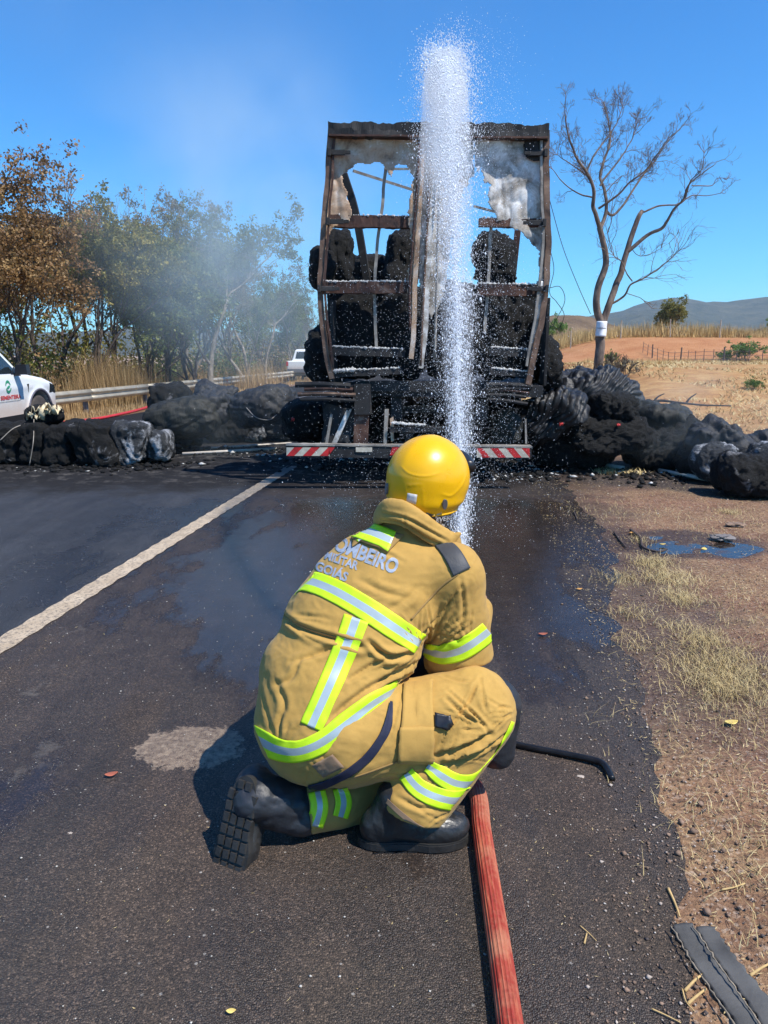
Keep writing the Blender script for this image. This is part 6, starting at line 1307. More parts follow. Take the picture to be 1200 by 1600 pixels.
# ---- boots (local frame: x toe, y side, z up), sole lugs as their own pieces
def f_boot(p, shaft=True):
    d = sd_ell(p, (0.085, 0, 0.050), (0.078, 0.054, 0.046)); d = smin(d, sd_ell(p, (0.01, 0, 0.062), (0.09, 0.047, 0.058)), 0.03)
    d = smin(d, sd_ell(p, (-0.095, 0, 0.055), (0.050, 0.043, 0.055)), 0.03)
    d = smin(d, sd_cone(p, np.array([-0.066, 0, 0.085]), np.array([-0.045, 0, 0.145]), 0.050, 0.052), 0.03)
    return np.maximum(d, 0.018 - p[..., 2])
def sole_outline(n=40, grow=0.0):
    o = []
    for i in range(n):
        t = 2 * math.pi * i / n; x = math.cos(t); y = math.sin(t)
        w = 0.055 if x > 0 else 0.046; w *= 1 - 0.16 * math.exp(-((x + 0.15) / 0.3) ** 2)
        o.append((0.155 * (abs(x) ** 0.75) * (1 if x > 0 else -1) + 0.005, (w + grow) * (abs(y) ** 0.85) * (1 if y > 0 else -1)))
    return np.array(o)
def place(v, org, X, Z):
    X = nrm(X); Z = np.asarray(Z, float); Z = nrm(Z - X * (Z @ X)); Y = np.cross(Z, X); return np.asarray(v) @ np.stack([X, Y, Z]) + np.asarray(org)
bv, bf = surf_nets(f_boot, (-0.2, -0.1, -0.01), (0.2, 0.1, 0.27), 0.0055); bv = laplace(bv, bf, 2); bnn = vnormals(bv, bf)
crease = lambda x0, w: np.exp(-((bv[:, 0] - x0 - 0.25 * (bv[:, 2] - 0.06)) / w) ** 2)
bv = bv - bnn * ((0.004 * (crease(0.035, 0.006) + crease(0.055, 0.005) + crease(0.015, 0.006)) * (bv[:, 2] > 0.05))[:, None]) + bnn * (0.0022 * fbm(bv, 30, 3, 2))[:, None]
def boot(org, X, Z, K=1.08):
    b = mk('boot', place(bv * K, org, X, Z), bf, M_BOOT, person, True)
    m = MB(); o = sole_outline(40, 0.004); k = len(o)
    for z0, z1, g in ((0.006, 0.026, 0.0), (0.026, 0.031, -0.002)):
        oo = sole_outline(40, 0.004 + g); v = np.vstack([np.column_stack([oo, np.full(k, z0)]), np.column_stack([oo, np.full(k, z1)])])
        m.add(place(v * K, org, X, Z), [(i, (i + 1) % k, k + (i + 1) % k, k + i) for i in range(k)] + [tuple(range(k))[::-1], tuple(range(k, 2 * k))])
    m.obj('sole', M_SOLE, b)
    rr = random.Random(4)
    for ix in range(9):
        for iy in range(4):
            x = -0.125 + ix * 0.0315; y = -0.037 + iy * 0.0247
            wmax = 0.05 * math.sqrt(max(0, 1 - ((x - 0.005) / 0.158) ** 2)) + 0.004
            if abs(y) > wmax: continue
            sx, sy = 0.026 + rr.uniform(-.002, .002), 0.020
            c, s_ = math.cos(rr.uniform(-.15, .15)), math.sin(rr.uniform(-.15, .15))
            v = np.array([[a * sx / 2 * q, bb * sy / 2 * q, z] for z, q in ((0.007, 1.0), (-0.001, 0.86)) for a, bb in ((-1, -1), (1, -1), (1, 1), (-1, 1))])
            v[:, :2] = v[:, :2] @ np.array([[c, s_], [-s_, c]]); v[:, 0] += x; v[:, 1] += y
            mk('lug', place(v * K, org, X, Z), [(4, 5, 6, 7), (0, 1, 5, 4), (1, 2, 6, 5), (2, 3, 7, 6), (3, 0, 4, 7)], M_SOLE, b)
    return b
boot((0.083, 1.985, 0.002), (0.99, 0.04, 0.0), (0, 0, 1))
boot(P(366, 1300, 1.905), (-0.20, -0.30, -0.92), (0.42, 0.86, -0.36), 1.06)

# ---- head, hood, helmet
HU = nrm([0.16, 0.10, 0.98]); HF = nrm([0.62, 0.76, -0.22]); HF = nrm(HF - HU * (HF @ HU)); HR = np.cross(HF, HU)
HC = P(669, 748, 2.34); RH = np.column_stack([HR, HF, HU])
HEAD = HC - HU * 0.035
def loc(c): return HEAD + RH @ np.array(c)
def f_body(p):
    d = sd_ell(p, loc((0, 0.0, 0.0)), (0.076, 0.098, 0.115), RH)
    d = smin(d, sd_ell(p, loc((0, 0.055, -0.065)), (0.052, 0.045, 0.05), RH), 0.03)
    d = smin(d, sd_ell(p, loc((0, 0.102, -0.02)), (0.012, 0.018, 0.025), RH), 0.015)
    for s_ in (-1, 1):
        d = smin(d, sd_ell(p, loc((0.078 * s_, 0.0, -0.02)), (0.010, 0.020, 0.032), RH), 0.006)
        d = -smin(-d, sd_ell(p, loc((0.030 * s_, 0.098, 0.005)), (0.018, 0.012, 0.010), RH), 0.01)
    d = smin(d, sd_cone(p, loc((0, -0.02, -0.07)), P(640, 850, 2.29), 0.060, 0.068), 0.03)
    d = smin(d, sd_ell(p, loc((0, 0.098, -0.062)), (0.022, 0.008, 0.007), RH), 0.004)
    for a in ((SH_R, EL_R), (SH_L, EL_L)):
        d = smin(d, sd_cone(p, P(600, 900, 2.30), a[0], 0.07, 0.055), 0.03); d = smin(d, sd_cone(p, a[0], a[1], 0.055, 0.042), 0.02)
    d = smin(d, sd_cone(p, EL_R, HD_R, 0.042, 0.028), 0.015); d = smin(d, sd_cone(p, EL_L, HD_L, 0.042, 0.028), 0.015)
    d = smin(d, sd_cone(p, P(600, 900, 2.30), P(510, 1130, 2.14), 0.11, 0.12), 0.04)
    return d
v_, f_ = surf_nets(f_body, (-0.35, 1.9, 0.2), (0.5, 2.8, 1.3), 0.009); v_ = laplace(v_, f_, 1)
mk('body', v_, f_, M_SKIN, person, True)
def f_hood(p):
    d = smin(sd_ell(p, loc((0, -0.012, -0.025)), (0.092, 0.108, 0.118), RH), sd_cone(p, loc((0, -0.02, -0.07)), P(655, 832, 2.30), 0.078, 0.070), 0.03)
    return np.maximum(d, -sd_ell(p, loc((0, 0.13, -0.01)), (0.065, 0.09, 0.07), RH))
blob('fire_hood', f_hood, (-0.15, 2.1, 0.75), (0.4, 2.6, 1.25), 0.006, M_HOOD, person, amp=0.003, ns=18, seed=21,
     fl=[([(690, 808), (703, 820), (708, 835)], 0.006, 0.008), ([(672, 806), (690, 826), (700, 840)], 0.006, 0.007), ([(715, 800), (708, 812), (700, 822)], 0.006, 0.006)])
def helmet():
    nu, nv = 176, 110; v = []
    for j in range(nv + 1):
        th = rad(124) * j / nv
        for i in range(nu):
            ph = 2 * math.pi * i / nu; sx, sy = math.cos(ph), math.sin(ph)      # sx right, sy forward
            d = np.array([math.sin(th) * sx * 0.127, math.sin(th) * sy * 0.146, math.cos(th) * (0.140 if th < 1.57 else 0.165)])
            low = max(0, -math.cos(th)); back = max(0, -sy)
            d[:2] *= 1 - 0.10 * low * (0.5 + back)                 # tucked in behind
            side = math.exp(-((abs(sx) - 0.94) / 0.3) ** 2)
            d *= 1 + 0.030 * math.exp(-((th - 1.95) / 0.10) ** 2) * (0.5 + 0.5 * side)   # rim bead
            ridge = math.exp(-(sx * math.sin(th) / 0.13) ** 2) * (1 if th < 1.25 else math.exp(-((th - 1.25) / 0.22) ** 2))
            d *= 1 + 0.012 * ridge
            # the rim is cut higher in front and over the ears
            v.append(d)
    v = np.array(v)
    keep = np.ones(len(v), bool)
    inner = v * 0.93
    f = []
    for j in range(nv):
        for i in range(nu):
            a = j * nu + i; b = j * nu + (i + 1) % nu; f.append((a, a + nu, b + nu, b))
    n0 = len(v)
    fi = [(q[3] + n0, q[2] + n0, q[1] + n0, q[0] + n0) for q in f]
    rim = [(nv * nu + i, n0 + nv * nu + i, n0 + nv * nu + (i + 1) % nu, nv * nu + (i + 1) % nu) for i in range(nu)]
    V_ = np.vstack([v, inner]); 
    # shear lower edge: longer at the back
    z = V_[:, 2]; lowm = np.clip(-z / 0.08, 0, 1); V_[:, 2] += lowm * (0.030 * (V_[:, 1] / 0.146))
    W = V_ @ RH.T + HC
    return W, np.array(f + fi + rim)
hv, hf = helmet(); hn = vnormals(hv, hf); HB = bvh_of(hv, hf)
outer = np.arange(len(hv)) < len(hv) // 2
H_F = [([(626, 728), (640, 740), (665, 744), (690, 738)], 0.007, -0.0035), ([(690, 772), (706, 774), (722, 758), (729, 742)], 0.008, -0.005),
       ([(634, 762), (636, 790)], 0.006, -0.0028), ([(660, 758), (662, 795)], 0.006, -0.0028), ([(634, 759), (658, 757)], 0.006, -0.0025),
       ([(718, 705), (702, 732), (694, 756)], 0.006, -0.0025)]
hv2 = folds(hv, hn, HB, [(a, b * .8, c * .6) for a, b, c in H_F], 0.0, 1.0); hv2[~outer] = hv[~outer]
helm = mk('helmet', hv2, hf, M_HELM, person, True)
_nu = 176; _r = hv2[110 * _nu:111 * _nu]; _v, _f = tube(np.vstack([_r, _r[:2]]), 0.0042, 8, False); mk('shell_rim', _v, _f, M_HELM, helm, True)
HB = bvh_of(hv2, hf)
patch('sticker', HB, [(637, 770), (652, 773), (650, 788), (635, 784)], M_STICK, helm, 3, 0.001, 0.0005)
def pill(name, pts, r, mat, parent, n=10):
    v, f = tube(spline(pts, 4), r, n); return mk(name, v, f, mat, parent, True)
def clip(u, v, du=0):
    p, n = hit(HB, u, v); q, _ = hit(HB, u + du, v + 14)
    d = q - p; m = MB(); X = nrm(d); Y = np.cross(n, X)
    ol = [(math.cos(t) * 0.020, math.sin(t) * 0.009) for t in np.linspace(0, 2 * math.pi, 16, endpoint=False)]
    vv = [p + X * (a + 0.004) + Y * b + n * z for z in (0.0, 0.007) for a, b in ol]
    m.add(vv, [(i, (i + 1) % 16, 16 + (i + 1) % 16, 16 + i) for i in range(16)] + [tuple(range(16, 32))]); return m.obj('clip', M_GREYPL, helm)
clip(694, 786); clip(606, 762, -1)
# dark goggle / lamp mount over the brow, far side of the shell
gp = [HC + RH @ np.array(c) for c in ((-0.075, 0.105, 0.055), (-0.04, 0.128, 0.078), (0, 0.137, 0.086), (0.04, 0.128, 0.078), (0.085, 0.098, 0.055))]
pill('goggles', gp, 0.022, M_BLACKPL, helm)
# strap with white lettering
hb_v, hb_f = surf_nets(lambda p: sd_ell(p, loc((0, -0.012, -0.03)), (0.1, 0.116, 0.12), RH), (-0.2, 2.0, 0.75), (0.5, 2.6, 1.3), 0.01); SB = bvh_of(hb_v, hb_f)
st = strip('goggle_strap', SB, [(664, 806), (684, 812), (702, 810), (717, 802)], [12, 12, 12, 11], [(1, 0)], [M_BLACKPL], helm, off=0.003)
text_decal('strap_print', 'EVEREST', SB, (680, 815), (716, 807), (1, -7), M_WHITE, helm, 0.02, 0.0055)

# ---- gloved hands round the nozzle
def hand(name, wrist, palm_dir, grip, side):
    """palm plus four curled fingers and a thumb closing on a bar through grip"""
    X = nrm(palm_dir); Y = nrm(side); Y = nrm(Y - X * (X @ Y)); Z = np.cross(X, Y)
    w = np.asarray(wrist, float)
    def L(a, b, c): return w + X * a + Y * b + Z * c
    def fn(p):
        d = sd_cone(p, L(0, 0, 0), L(0.04, 0, 0), 0.032, 0.036, Z, 0.6); d = smin(d, sd_ell(p, L(0.065, 0, 0), (0.045, 0.046, 0.020), np.column_stack([X, Y, Z])), 0.015)
        for i, (y, l) in enumerate(((-0.034, 0.85), (-0.012, 1.0), (0.011, 0.96), (0.033, 0.75))):
            k0 = L(0.098, y, 0.0); k1 = L(0.098 + 0.030 * l, y, 0.022); k2 = L(0.100 + 0.020 * l, y, 0.048 * l); k3 = L(0.088, y, 0.058 * l)
            for a, b, r0, r1 in ((k0, k1, 0.0115, 0.0105), (k1, k2, 0.0105, 0.0098), (k2, k3, 0.0098, 0.009)):
                d = np.minimum(d, sd_cone(p, a, b, r0, r1))
        t0 = L(0.03, -0.035, 0.008); t1 = L(0.055, -0.055, 0.028); t2 = L(0.078, -0.045, 0.050)
        d = smin(d, sd_cone(p, t0, t1, 0.016, 0.013), 0.01); d = np.minimum(d, sd_cone(p, t1, t2, 0.013, 0.010)); return d
    v, f = surf_nets(fn, w - 0.2, w + 0.2, 0.005); v = laplace(v, f, 1); return mk(name, v, f, M_GLOVE, person, True)
NZ0 = np.array([0.30, 2.50, 0.42]); JET_DIR = nrm([-0.03, 0.53, 0.85]); NZ1 = NZ0 + JET_DIR * 0.30
hand('glove', HD_R + np.array([0.0, 0.0, -0.01]), NZ0 + JET_DIR * 0.12 - HD_R + np.array([0.0, 0.04, 0.0]), NZ0, (0.1, -0.5, -0.8))
hand('glove', HD_L + np.array([0.0, -0.02, -0.02]), NZ0 + JET_DIR * 0.2 - HD_L, NZ0, (0.0, 0.5, 0.85))

# ------------------------------------------------------------------ hose, nozzle, iron bar
hp = [G(812, 1720, 0.028), G(797, 1600, 0.028), G(783, 1500, 0.028), G(768, 1400, 0.028), G(753, 1300, 0.028), G(744, 1235, 0.028), np.array([0.245, 2.36, 0.030]),
      np.array([0.26, 2.50, 0.09]), np.array([0.28, 2.53, 0.24]), NZ0 - JET_DIR * 0.08, NZ0]
hs = spline(hp, 14); nseg = 40
def ribbed(path, r, n, ribs, amp):
    v, f = tube(path, 1.0, n, True)
    c = np.repeat(path, n, 0); d = v - c; ang = np.tile(np.arange(n) / n * 2 * math.pi, len(path))
    rr = r * (1 + amp * np.sign(np.sin(ang * ribs)) ); return c + d * rr[:, None], f
v, f = ribbed(hs, 0.0285, 60, 20, 0.028)
v[:, 2] = np.maximum(v[:, 2], 0.003)
hose = mk('fire_hose', v, f, M_HOSE, None, False, origin=hp[5]); tags(hose, 'thick red ribbed fire hose running under the firefighter to the nozzle', 'fire hose')
nz = empty('hose_nozzle', NZ0, 'black nozzle in the firefighter\'s hands throwing the white jet', 'nozzle')
v, f = tube([NZ0, NZ0 + JET_DIR * .03, NZ0 + JET_DIR * .05, NZ0 + JET_DIR * .22, NZ0 + JET_DIR * .25, NZ1], [0.034, 0.034, 0.024, 0.022, 0.03, 0.028], 20); mk('barrel', v, f, M_BLACKPL, nz, True)
v, f = tube([NZ0 - JET_DIR * .05, NZ0 + JET_DIR * .005], [0.036, 0.036], 8); mk('coupling', v, f, simple('brass', (0.45, 0.3, 0.1), 0.35, 0.9), nz)
ib = spline([G(760, 1148, 0.012), G(805, 1163, 0.014), G(870, 1176, 0.016), G(920, 1186, 0.020), G(941, 1193, 0.020), G(951, 1206, 0.015), G(956, 1218, 0.010)], 6)
v, f = tube(ib, 0.0125, 12); bar = mk('iron_bar', v, f, M_IRON, None, True, origin=ib[0]); tags(bar, 'bent black iron bar lying on the asphalt right of the knee', 'bar')
# ------------------------------------------------------------------ small things on the ground
r = np.random.default_rng(12)
def road_scatter(n, ylo, yhi, l0, l1, pw=1.6): yy = ylo + (yhi - ylo) * r.random(n) ** pw; la = l0 + (l1 - l0) * r.random(n); return C0 + np.outer(la, RR) + np.outer((yy - 3.53) / RD[1], RD)
def zof(q, on_road): return np.where(lat_of(q[:, 0], q[:, 1]) < 3.3, 0.004, terrain(q[:, 0], q[:, 1]))
M_STONE1 = simple('brown_gravel', (0.22, 0.145, 0.10), 0.9, 0, 30, 0.5, 0); M_STONE2 = simple('pale_gravel', (0.42, 0.35, 0.29), 0.9, 0, 30, 0.3, 0); M_STONE3 = simple('dark_gravel', (0.07, 0.055, 0.05), 0.9, 0, 30, 0.4, 0)
for nm, mt, n, s_, sd in (('gravel', M_STONE1, 40000, 0.0034, 1), ('pale_gravel', M_STONE2, 16000, 0.0031, 2), ('dark_gravel', M_STONE3, 16000, 0.0034, 3)):
    q = road_scatter(n, 1.25, 9.3, 2.6, 6.2, 1.7); la = lat_of(q[:, 0], q[:, 1]); le = np.interp(q[:, 1], [1.0, 2.0, 3.2, 4.75, 8.0], [2.9, 2.95, 3.12, 3.38, 3.5]); edge = np.exp(-((la - le) / 0.26) ** 2); k_ = r.random(n) < np.where(la < le, edge, 0.35 + 0.65 * edge) * (0.5 + 0.5 * (fbm(np.column_stack([q, 0 * la]), 2.2, 2, sd) > -0.1)); q = q[k_]
    sz = s_ * r.lognormal(0, 0.42, len(q)); scatter_lumps(nm, np.column_stack([q, zof(q, 1) + sz * 0.25]), sz, mt, sd, 0.65)
q = road_scatter(2600, 1.2, 5.5, -3.0, 3.2, 1.8); sz = 0.0021 * r.lognormal(0, 0.4, len(q)); scatter_lumps('road_grit', np.column_stack([q, np.full(len(q), 0.006)]), sz, simple('white_grit', (0.50, 0.46, 0.40), 0.8, 0, 5, 0.2, 0), 6, 0.5)
def chaff(name, q, z, L, w, mat, seed):
    r = np.random.default_rng(seed); n = len(q); a = r.uniform(0, 6.28, n); L = L * r.uniform(0.4, 1.6, n); d = np.stack([np.cos(a), np.sin(a), r.normal(0, .12, n)], 1); s_ = np.stack([-np.sin(a), np.cos(a), 0 * a], 1); c = np.column_stack([q, z + 0.003]); ww = w * r.uniform(.5, 1.4, n)
    v = np.stack([c - d * L[:, None] / 2, c + s_ * ww[:, None] / 2, c + d * L[:, None] / 2 + [0, 0, 0.003], c - s_ * ww[:, None] / 2], 1).reshape(-1, 3); o = mk(name, v, np.arange(4 * n).reshape(n, 4), mat); o['kind'] = 'stuff'
q = road_scatter(4200, 1.2, 5.0, -2.5, 3.3, 1.7); k_ = r.random(len(q)) < 0.16 + 0.8 * sm(1.9, 3.2, lat_of(q[:, 0], q[:, 1])); q = q[k_]; chaff('straw_bits', q, zof(q, 1), 0.010, 0.0022, M_STRAW, 4)
q = road_scatter(13000, 1.3, 9.0, 3.0, 6.2, 1.5); chaff('straw_litter', q, zof(q, 1) + 0.003, 0.022, 0.0026, M_STRAW, 5)
q = road_scatter(5000, 1.3, 9.0, 3.3, 6.2, 1.5); chaff('brown_litter', q, zof(q, 1) + 0.003, 0.020, 0.006, simple('dead_leaf_litter', (0.16, 0.085, 0.045), 0.8, 0, 9, 0.4, 0), 6)
# rubber strip in the lower right corner: two lapped bands with a frayed pale edge
def bandstrip(name, left, rightp, z0, mat, parent=None, seed=1, th=0.012, n=50):
    L = spline([G(*q, z0) for q in left], n // (len(left) - 1)); R_ = spline([G(*q, z0) for q in rightp], n // (len(rightp) - 1)); k = min(len(L), len(R_)); v = []; C = 8
    for i in range(k):
        for j in range(C + 1):
            t = j / C; p = L[i] * (1 - t) + R_[i] * t; e = (j in (0, C)) * 0.004 * math.sin(i * 1.7 + seed); p = p + np.array([e, 0, 0.004 * math.sin(i * 0.23 + seed) * math.sin(t * 3) + 0.003]); v.append(p)
    f = [(i * (C + 1) + j, i * (C + 1) + j + 1, (i + 1) * (C + 1) + j + 1, (i + 1) * (C + 1) + j) for i in range(k - 1) for j in range(C)]
    o = mk(name, v, f, mat, parent, True, origin=None if parent else v[0]); m_ = solidify(o, th, 1.0); return o
M_RUB = simple('grey_torn_rubber', (0.070, 0.068, 0.064), 0.7, 0, 7, 0.5, 0.5, 0.004, 50); M_FRAY = simple('pale_fray', (0.22, 0.18, 0.13), 0.85, 0, 30, 0.3, 0.4)
rs = empty('rubber_strip', G(1100, 1500, 0), 'torn grey rubber strip with a ridge down the middle lying on the verge', 'rubber strip')
bandstrip('band', [(1049, 1447), (1085, 1505), (1150, 1600), (1180, 1650)], [(1080, 1444), (1122, 1508), (1186, 1600), (1216, 1650)], 0.010, M_RUB, rs, 1)
bandstrip('band', [(1086, 1450), (1126, 1508), (1190, 1600), (1220, 1650)], [(1116, 1450), (1152, 1500), (1232, 1600), (1262, 1650)], 0.010, M_RUB, rs, 2)
for a in ([(1049, 1447), (1083, 1505), (1148, 1600), (1178, 1650)], [(1083, 1447), (1124, 1508), (1188, 1600), (1218, 1650)]):
    c = spline([G(*q, 0.022) for q in a], 18); c[:, 0] += np.random.default_rng(5).normal(0, 0.0016, len(c)); v, f = tube(c, np.random.default_rng(6).uniform(0.0010, 0.0032, len(c)), 5); mk('frayed_edge', v, f, M_FRAY, rs, True)
# twigs, straws, leaves, stones that can be told apart
M_TWIG = simple('yellow_straw_stalk', (0.50, 0.34, 0.14), 0.8, 0, 20, 0.3, 0.3); M_TWIGD = simple('dark_twig', (0.05, 0.035, 0.03), 0.9, 0, 20, 0.3, 0.3)
def stick(pts, rd, label, mat=None, z=0.008, cat='straw', grp='loose stalks on the road', name='straw_stalk'):
    g = [G(*q, z) for q in pts]; v, f = tube(spline(g, 5), np.linspace(rd, rd * 0.6, (len(g) - 1) * 5 + 1), 6); o = mk(name, v, f, mat or M_TWIG, None, True, origin=g[0]); tags(o, label, cat, grp)
stick([(1044, 1388), (1052, 1405), (1058, 1420), (1062, 1432)], 0.0042, 'thick yellow stalk lying above the rubber strip')
stick([(906, 1446), (920, 1458), (932, 1470)], 0.0016, 'thin straw crossing a short one on the asphalt'); stick([(913, 1474), (917, 1458)], 0.0028, 'short stubby straw piece on the asphalt')
stick([(1070, 1548), (1085, 1532), (1098, 1522)], 0.004, 'yellow straw left of the rubber strip, upper of the bunch'); stick([(1075, 1568), (1090, 1555), (1103, 1545)], 0.004, 'yellow straw left of the rubber strip, lower of the bunch'); stick([(1066, 1545), (1072, 1565), (1085, 1580)], 0.002, 'thin straw arching left of the rubber strip')
stick([(1018, 1576), (1040, 1586), (1064, 1598)], 0.002, 'thin straw near the bottom edge left of the rubber strip'); stick([(1172, 1524), (1190, 1512), (1206, 1504)], 0.004, 'pale stalk on the gravel at the right edge'); stick([(1128, 1390), (1148, 1386), (1164, 1380)], 0.003, 'pale stalk lying on the gravel above the rubber strip')
stick([(960, 832), (967, 842), (978, 855)], 0.010, 'dark stick at the left end of the puddle', M_TWIGD, 0.012, 'twig', 'dark twigs'); stick([(985, 828), (1000, 840), (1005, 855), (1028, 862), (1042, 858)], 0.012, 'curved dark rope-like stick in the puddle', M_TWIGD, 0.016, 'twig', 'dark twigs', 'dark_stick'); stick([(897, 800), (902, 812)], 0.008, 'short dark stick at the pavement edge', M_TWIGD, 0.012, 'twig', 'dark twigs')
def twig3(pts, r0, label):
    v, f = tube(spline(pts, 6), np.linspace(r0, r0 * .4, (len(pts) - 1) * 6 + 1), 6); o = mk('charred_branch', v, f, M_TWIGD, None, True, origin=pts[0]); tags(o, label, 'branch', 'charred branches behind the right heap')
def gp3(u, w, y): return P(u, w, y)
twig3([P(1012, 632, 13.2), P(1030, 626, 13.2), P(1060, 629, 13.0), P(1100, 633, 13.0), P(1142, 634, 13.1)], 0.030, 'long thin charred branch behind the right heap'); twig3([P(1020, 629, 13.1), P(1028, 620, 13.1), P(1038, 615, 13.1)], 0.022, 'short upright charred branch behind the right heap, left one'); twig3([P(1072, 630, 13.0), P(1078, 622, 13.0), P(1088, 615, 13.0)], 0.022, 'short upright charred branch behind the right heap, right one')
def leafthing(u, w, s_, mat, label, rot, name='fallen_leaf'):
    g = G(u, w, 0.006); n = 9; v = []; 
    for i in range(n):
        t = i / (n - 1); hw = s_ * 0.30 * math.sin(math.pi * min(1, t * 1.02)) ** 0.8; z = 0.004 + 0.35 * s_ * (t - .5) ** 2
        for k_, sgn in ((hw, 1), (0, 0), (hw, -1)): x = (t - .5) * s_; y = k_ * sgn; v.append((g[0] + x * math.cos(rot) - y * math.sin(rot), g[1] + x * math.sin(rot) + y * math.cos(rot), g[2] + z + (0.12 * s_ if sgn else 0)))
    f = [(3 * i + j, 3 * i + j + 1, 3 * i + j + 4, 3 * i + j + 3) for i in range(n - 1) for j in range(2)]; o = mk(name, v, f, mat, None, True, origin=g); solidify(o, 0.001); tags(o, label, 'leaf', 'fallen leaves')
M_LR = simple('red_brown_leaf', (0.40, 0.12, 0.07), 0.7); M_LO = simple('orange_leaf', (0.70, 0.36, 0.10), 0.7); M_LY = simple('yellow_leaf', (0.72, 0.55, 0.16), 0.7)
leafthing(174, 1213, 0.045, M_LR, 'curled reddish leaf on the asphalt left of the boot', 0.4); leafthing(905, 922, 0.04, M_LO, 'small orange leaf on the wet asphalt right of the jet', 0.2); leafthing(848, 993, 0.05, M_LR, 'red leaf on the asphalt right of the sleeve', 0.1)
leafthing(1100, 860, 0.07, M_LY, 'yellow leaf floating on the puddle, right one', 1.1); leafthing(987, 834, 0.06, M_LO, 'orange leaf at the left end of the puddle', 0.5); leafthing(1035, 852, 0.05, M_LY, 'yellow leaf on the puddle edge, middle one', 0.1); leafthing(361, 1583, 0.022, M_LY, 'tiny yellow leaf near the bottom edge', 0.1); leafthing(1142, 1132, 0.06, M_LY, 'dry cream leaf on the verge grass', 0.2)
def stone(u, w, s_, label, mat):
    v, f = CS[18]; g = G(u, w, 0); q = v / np.linalg.norm(v, axis=1, keepdims=True); q = q * (1 + 0.35 * fbm(q, 1.9, 4, int(u)))[:, None]; q[:, 2] = np.clip(q[:, 2], -0.6, 0.55); q = q * np.array([s_, s_ * .7, s_ * .35]); o = mk('stone', q + g + [0, 0, s_ * .35], f, mat, None, True, origin=g); tags(o, label, 'stone', 'loose stones')
stone(1128, 845, 0.085, 'flat grey stone slab at the far side of the puddle', simple('flat_grey_stone', (0.17, 0.15, 0.14), 0.8)); stone(1150, 824, 0.07, 'flat reddish stone behind the puddle', M_STONE1); stone(110, 1303, 0.008, 'small pale pebble on the left asphalt', M_STONE2); stone(907, 1215, 0.012, 'pale pebble beside the end of the iron bar', M_STONE2); stone(955, 1219, 0.010, 'pebble touching the bar tip', M_STONE2)
# ------------------------------------------------------------------ the water jet: droplets thrown up and falling on the truck
def water_drop_mat():
    m = Mat('airborne_water'); m.set((0.88, 0.93, 1.0), 0.15, 0, None, Specular_IOR_Level=0.8); return m.m
M_DROP = water_drop_mat()
def jet_path(s): a, b = 1.505, 0.19; return np.stack([NZ1[0] + 0.042 * s, NZ1[1] + s, NZ1[2] + a * s - b * s * s], -1)
def drops(name, c, size, seed, el=1.4):
    r = np.random.default_rng(seed); n = len(c); o6 = np.array([(1, 0, 0), (-1, 0, 0), (0, 1, 0), (0, -1, 0), (0, 0, el), (0, 0, -el)]); f8 = np.array([(0, 2, 4), (2, 1, 4), (1, 3, 4), (3, 0, 4), (2, 0, 5), (1, 2, 5), (3, 1, 5), (0, 3, 5)])
    v = o6[None] * size[:, None, None] * r.uniform(0.7, 1.3, (n, 6, 1)) + c[:, None]
    return mk(name, v.reshape(-1, 3), (f8[None] + 6 * np.arange(n)[:, None, None]).reshape(-1, 3), M_DROP, None, True)
r = np.random.default_rng(77)
# rising, tight part
n = 58000; s = r.random(n) ** 1.5 * 3.1; c = jet_path(s); R_ = 0.018 + 0.088 * np.sqrt(s); rr_ = R_ * np.minimum(np.abs(r.normal(0, 0.55, n)), 1.5); an = r.uniform(0, 6.28, n)
clump = fbm(np.column_stack([s * 3, an * 0.6, 0 * s]), 1.5, 2, 9); c = c + np.stack([np.cos(an) * rr_, np.sin(an) * rr_ * 1.2, 0.25 * rr_ * r.normal(0, 1, n)], 1)
k_ = r.random(n) < 0.75 + 0.5 * clump; sz = (0.0008 + 0.00062 * np.sqrt(s)) * r.lognormal(0, 0.35, n)
c1, s1 = c[k_], sz[k_]
# apex and falling part, broken into drops
n = 30000; s = 1.6 + 4.0 * r.random(n) ** 0.9; c = jet_path(s); wid = 0.10 + 0.026 * s; c = c + np.column_stack([r.normal(0, 1, n) * wid * 0.50, r.normal(0, 0.25, n), -np.abs(r.normal(0, 0.12, n)) * s * 0.6 + 0.10 * fbm(np.column_stack([s * 2, r.random(n), s]), 1, 2, 3)]); sz = (0.00115 + 0.00022 * s) * r.lognormal(0, 0.35, n)
cl = fbm(c, 3.5, 2, 5) > -0.2; c2, s2 = c[cl], sz[cl]
# veil of drops falling between the jet and the truck
n = 22000; y = 5.2 + 2.6 * r.random(n); z = 3.6 * r.random(n) ** 0.8; x = 0.55 + 0.02 * y + r.normal(0, 0.13 + 0.22 * (3.6 - z) / 3.6, n); c3 = np.column_stack([x, y, z]); s3 = 0.0013 * r.lognormal(0, 0.35, n)
n = 5000; y = 5.5 + 2.6 * r.random(n); z = 2.2 * r.random(n); x = 0.25 + r.normal(0, 0.65, n); c4 = np.column_stack([x, y, z]); s4 = 0.0014 * r.lognormal(0, 0.35, n)
for nm, c, s_, sd in (('water_jet', c1, s1, 1), ('falling_water', c2, s2, 2), ('falling_spray', c3, s3, 3), ('drifting_spray', c4, s4, 4)): drops(nm, c, s_, sd, 2.3 if sd == 1 else 1.5)['kind'] = 'stuff'
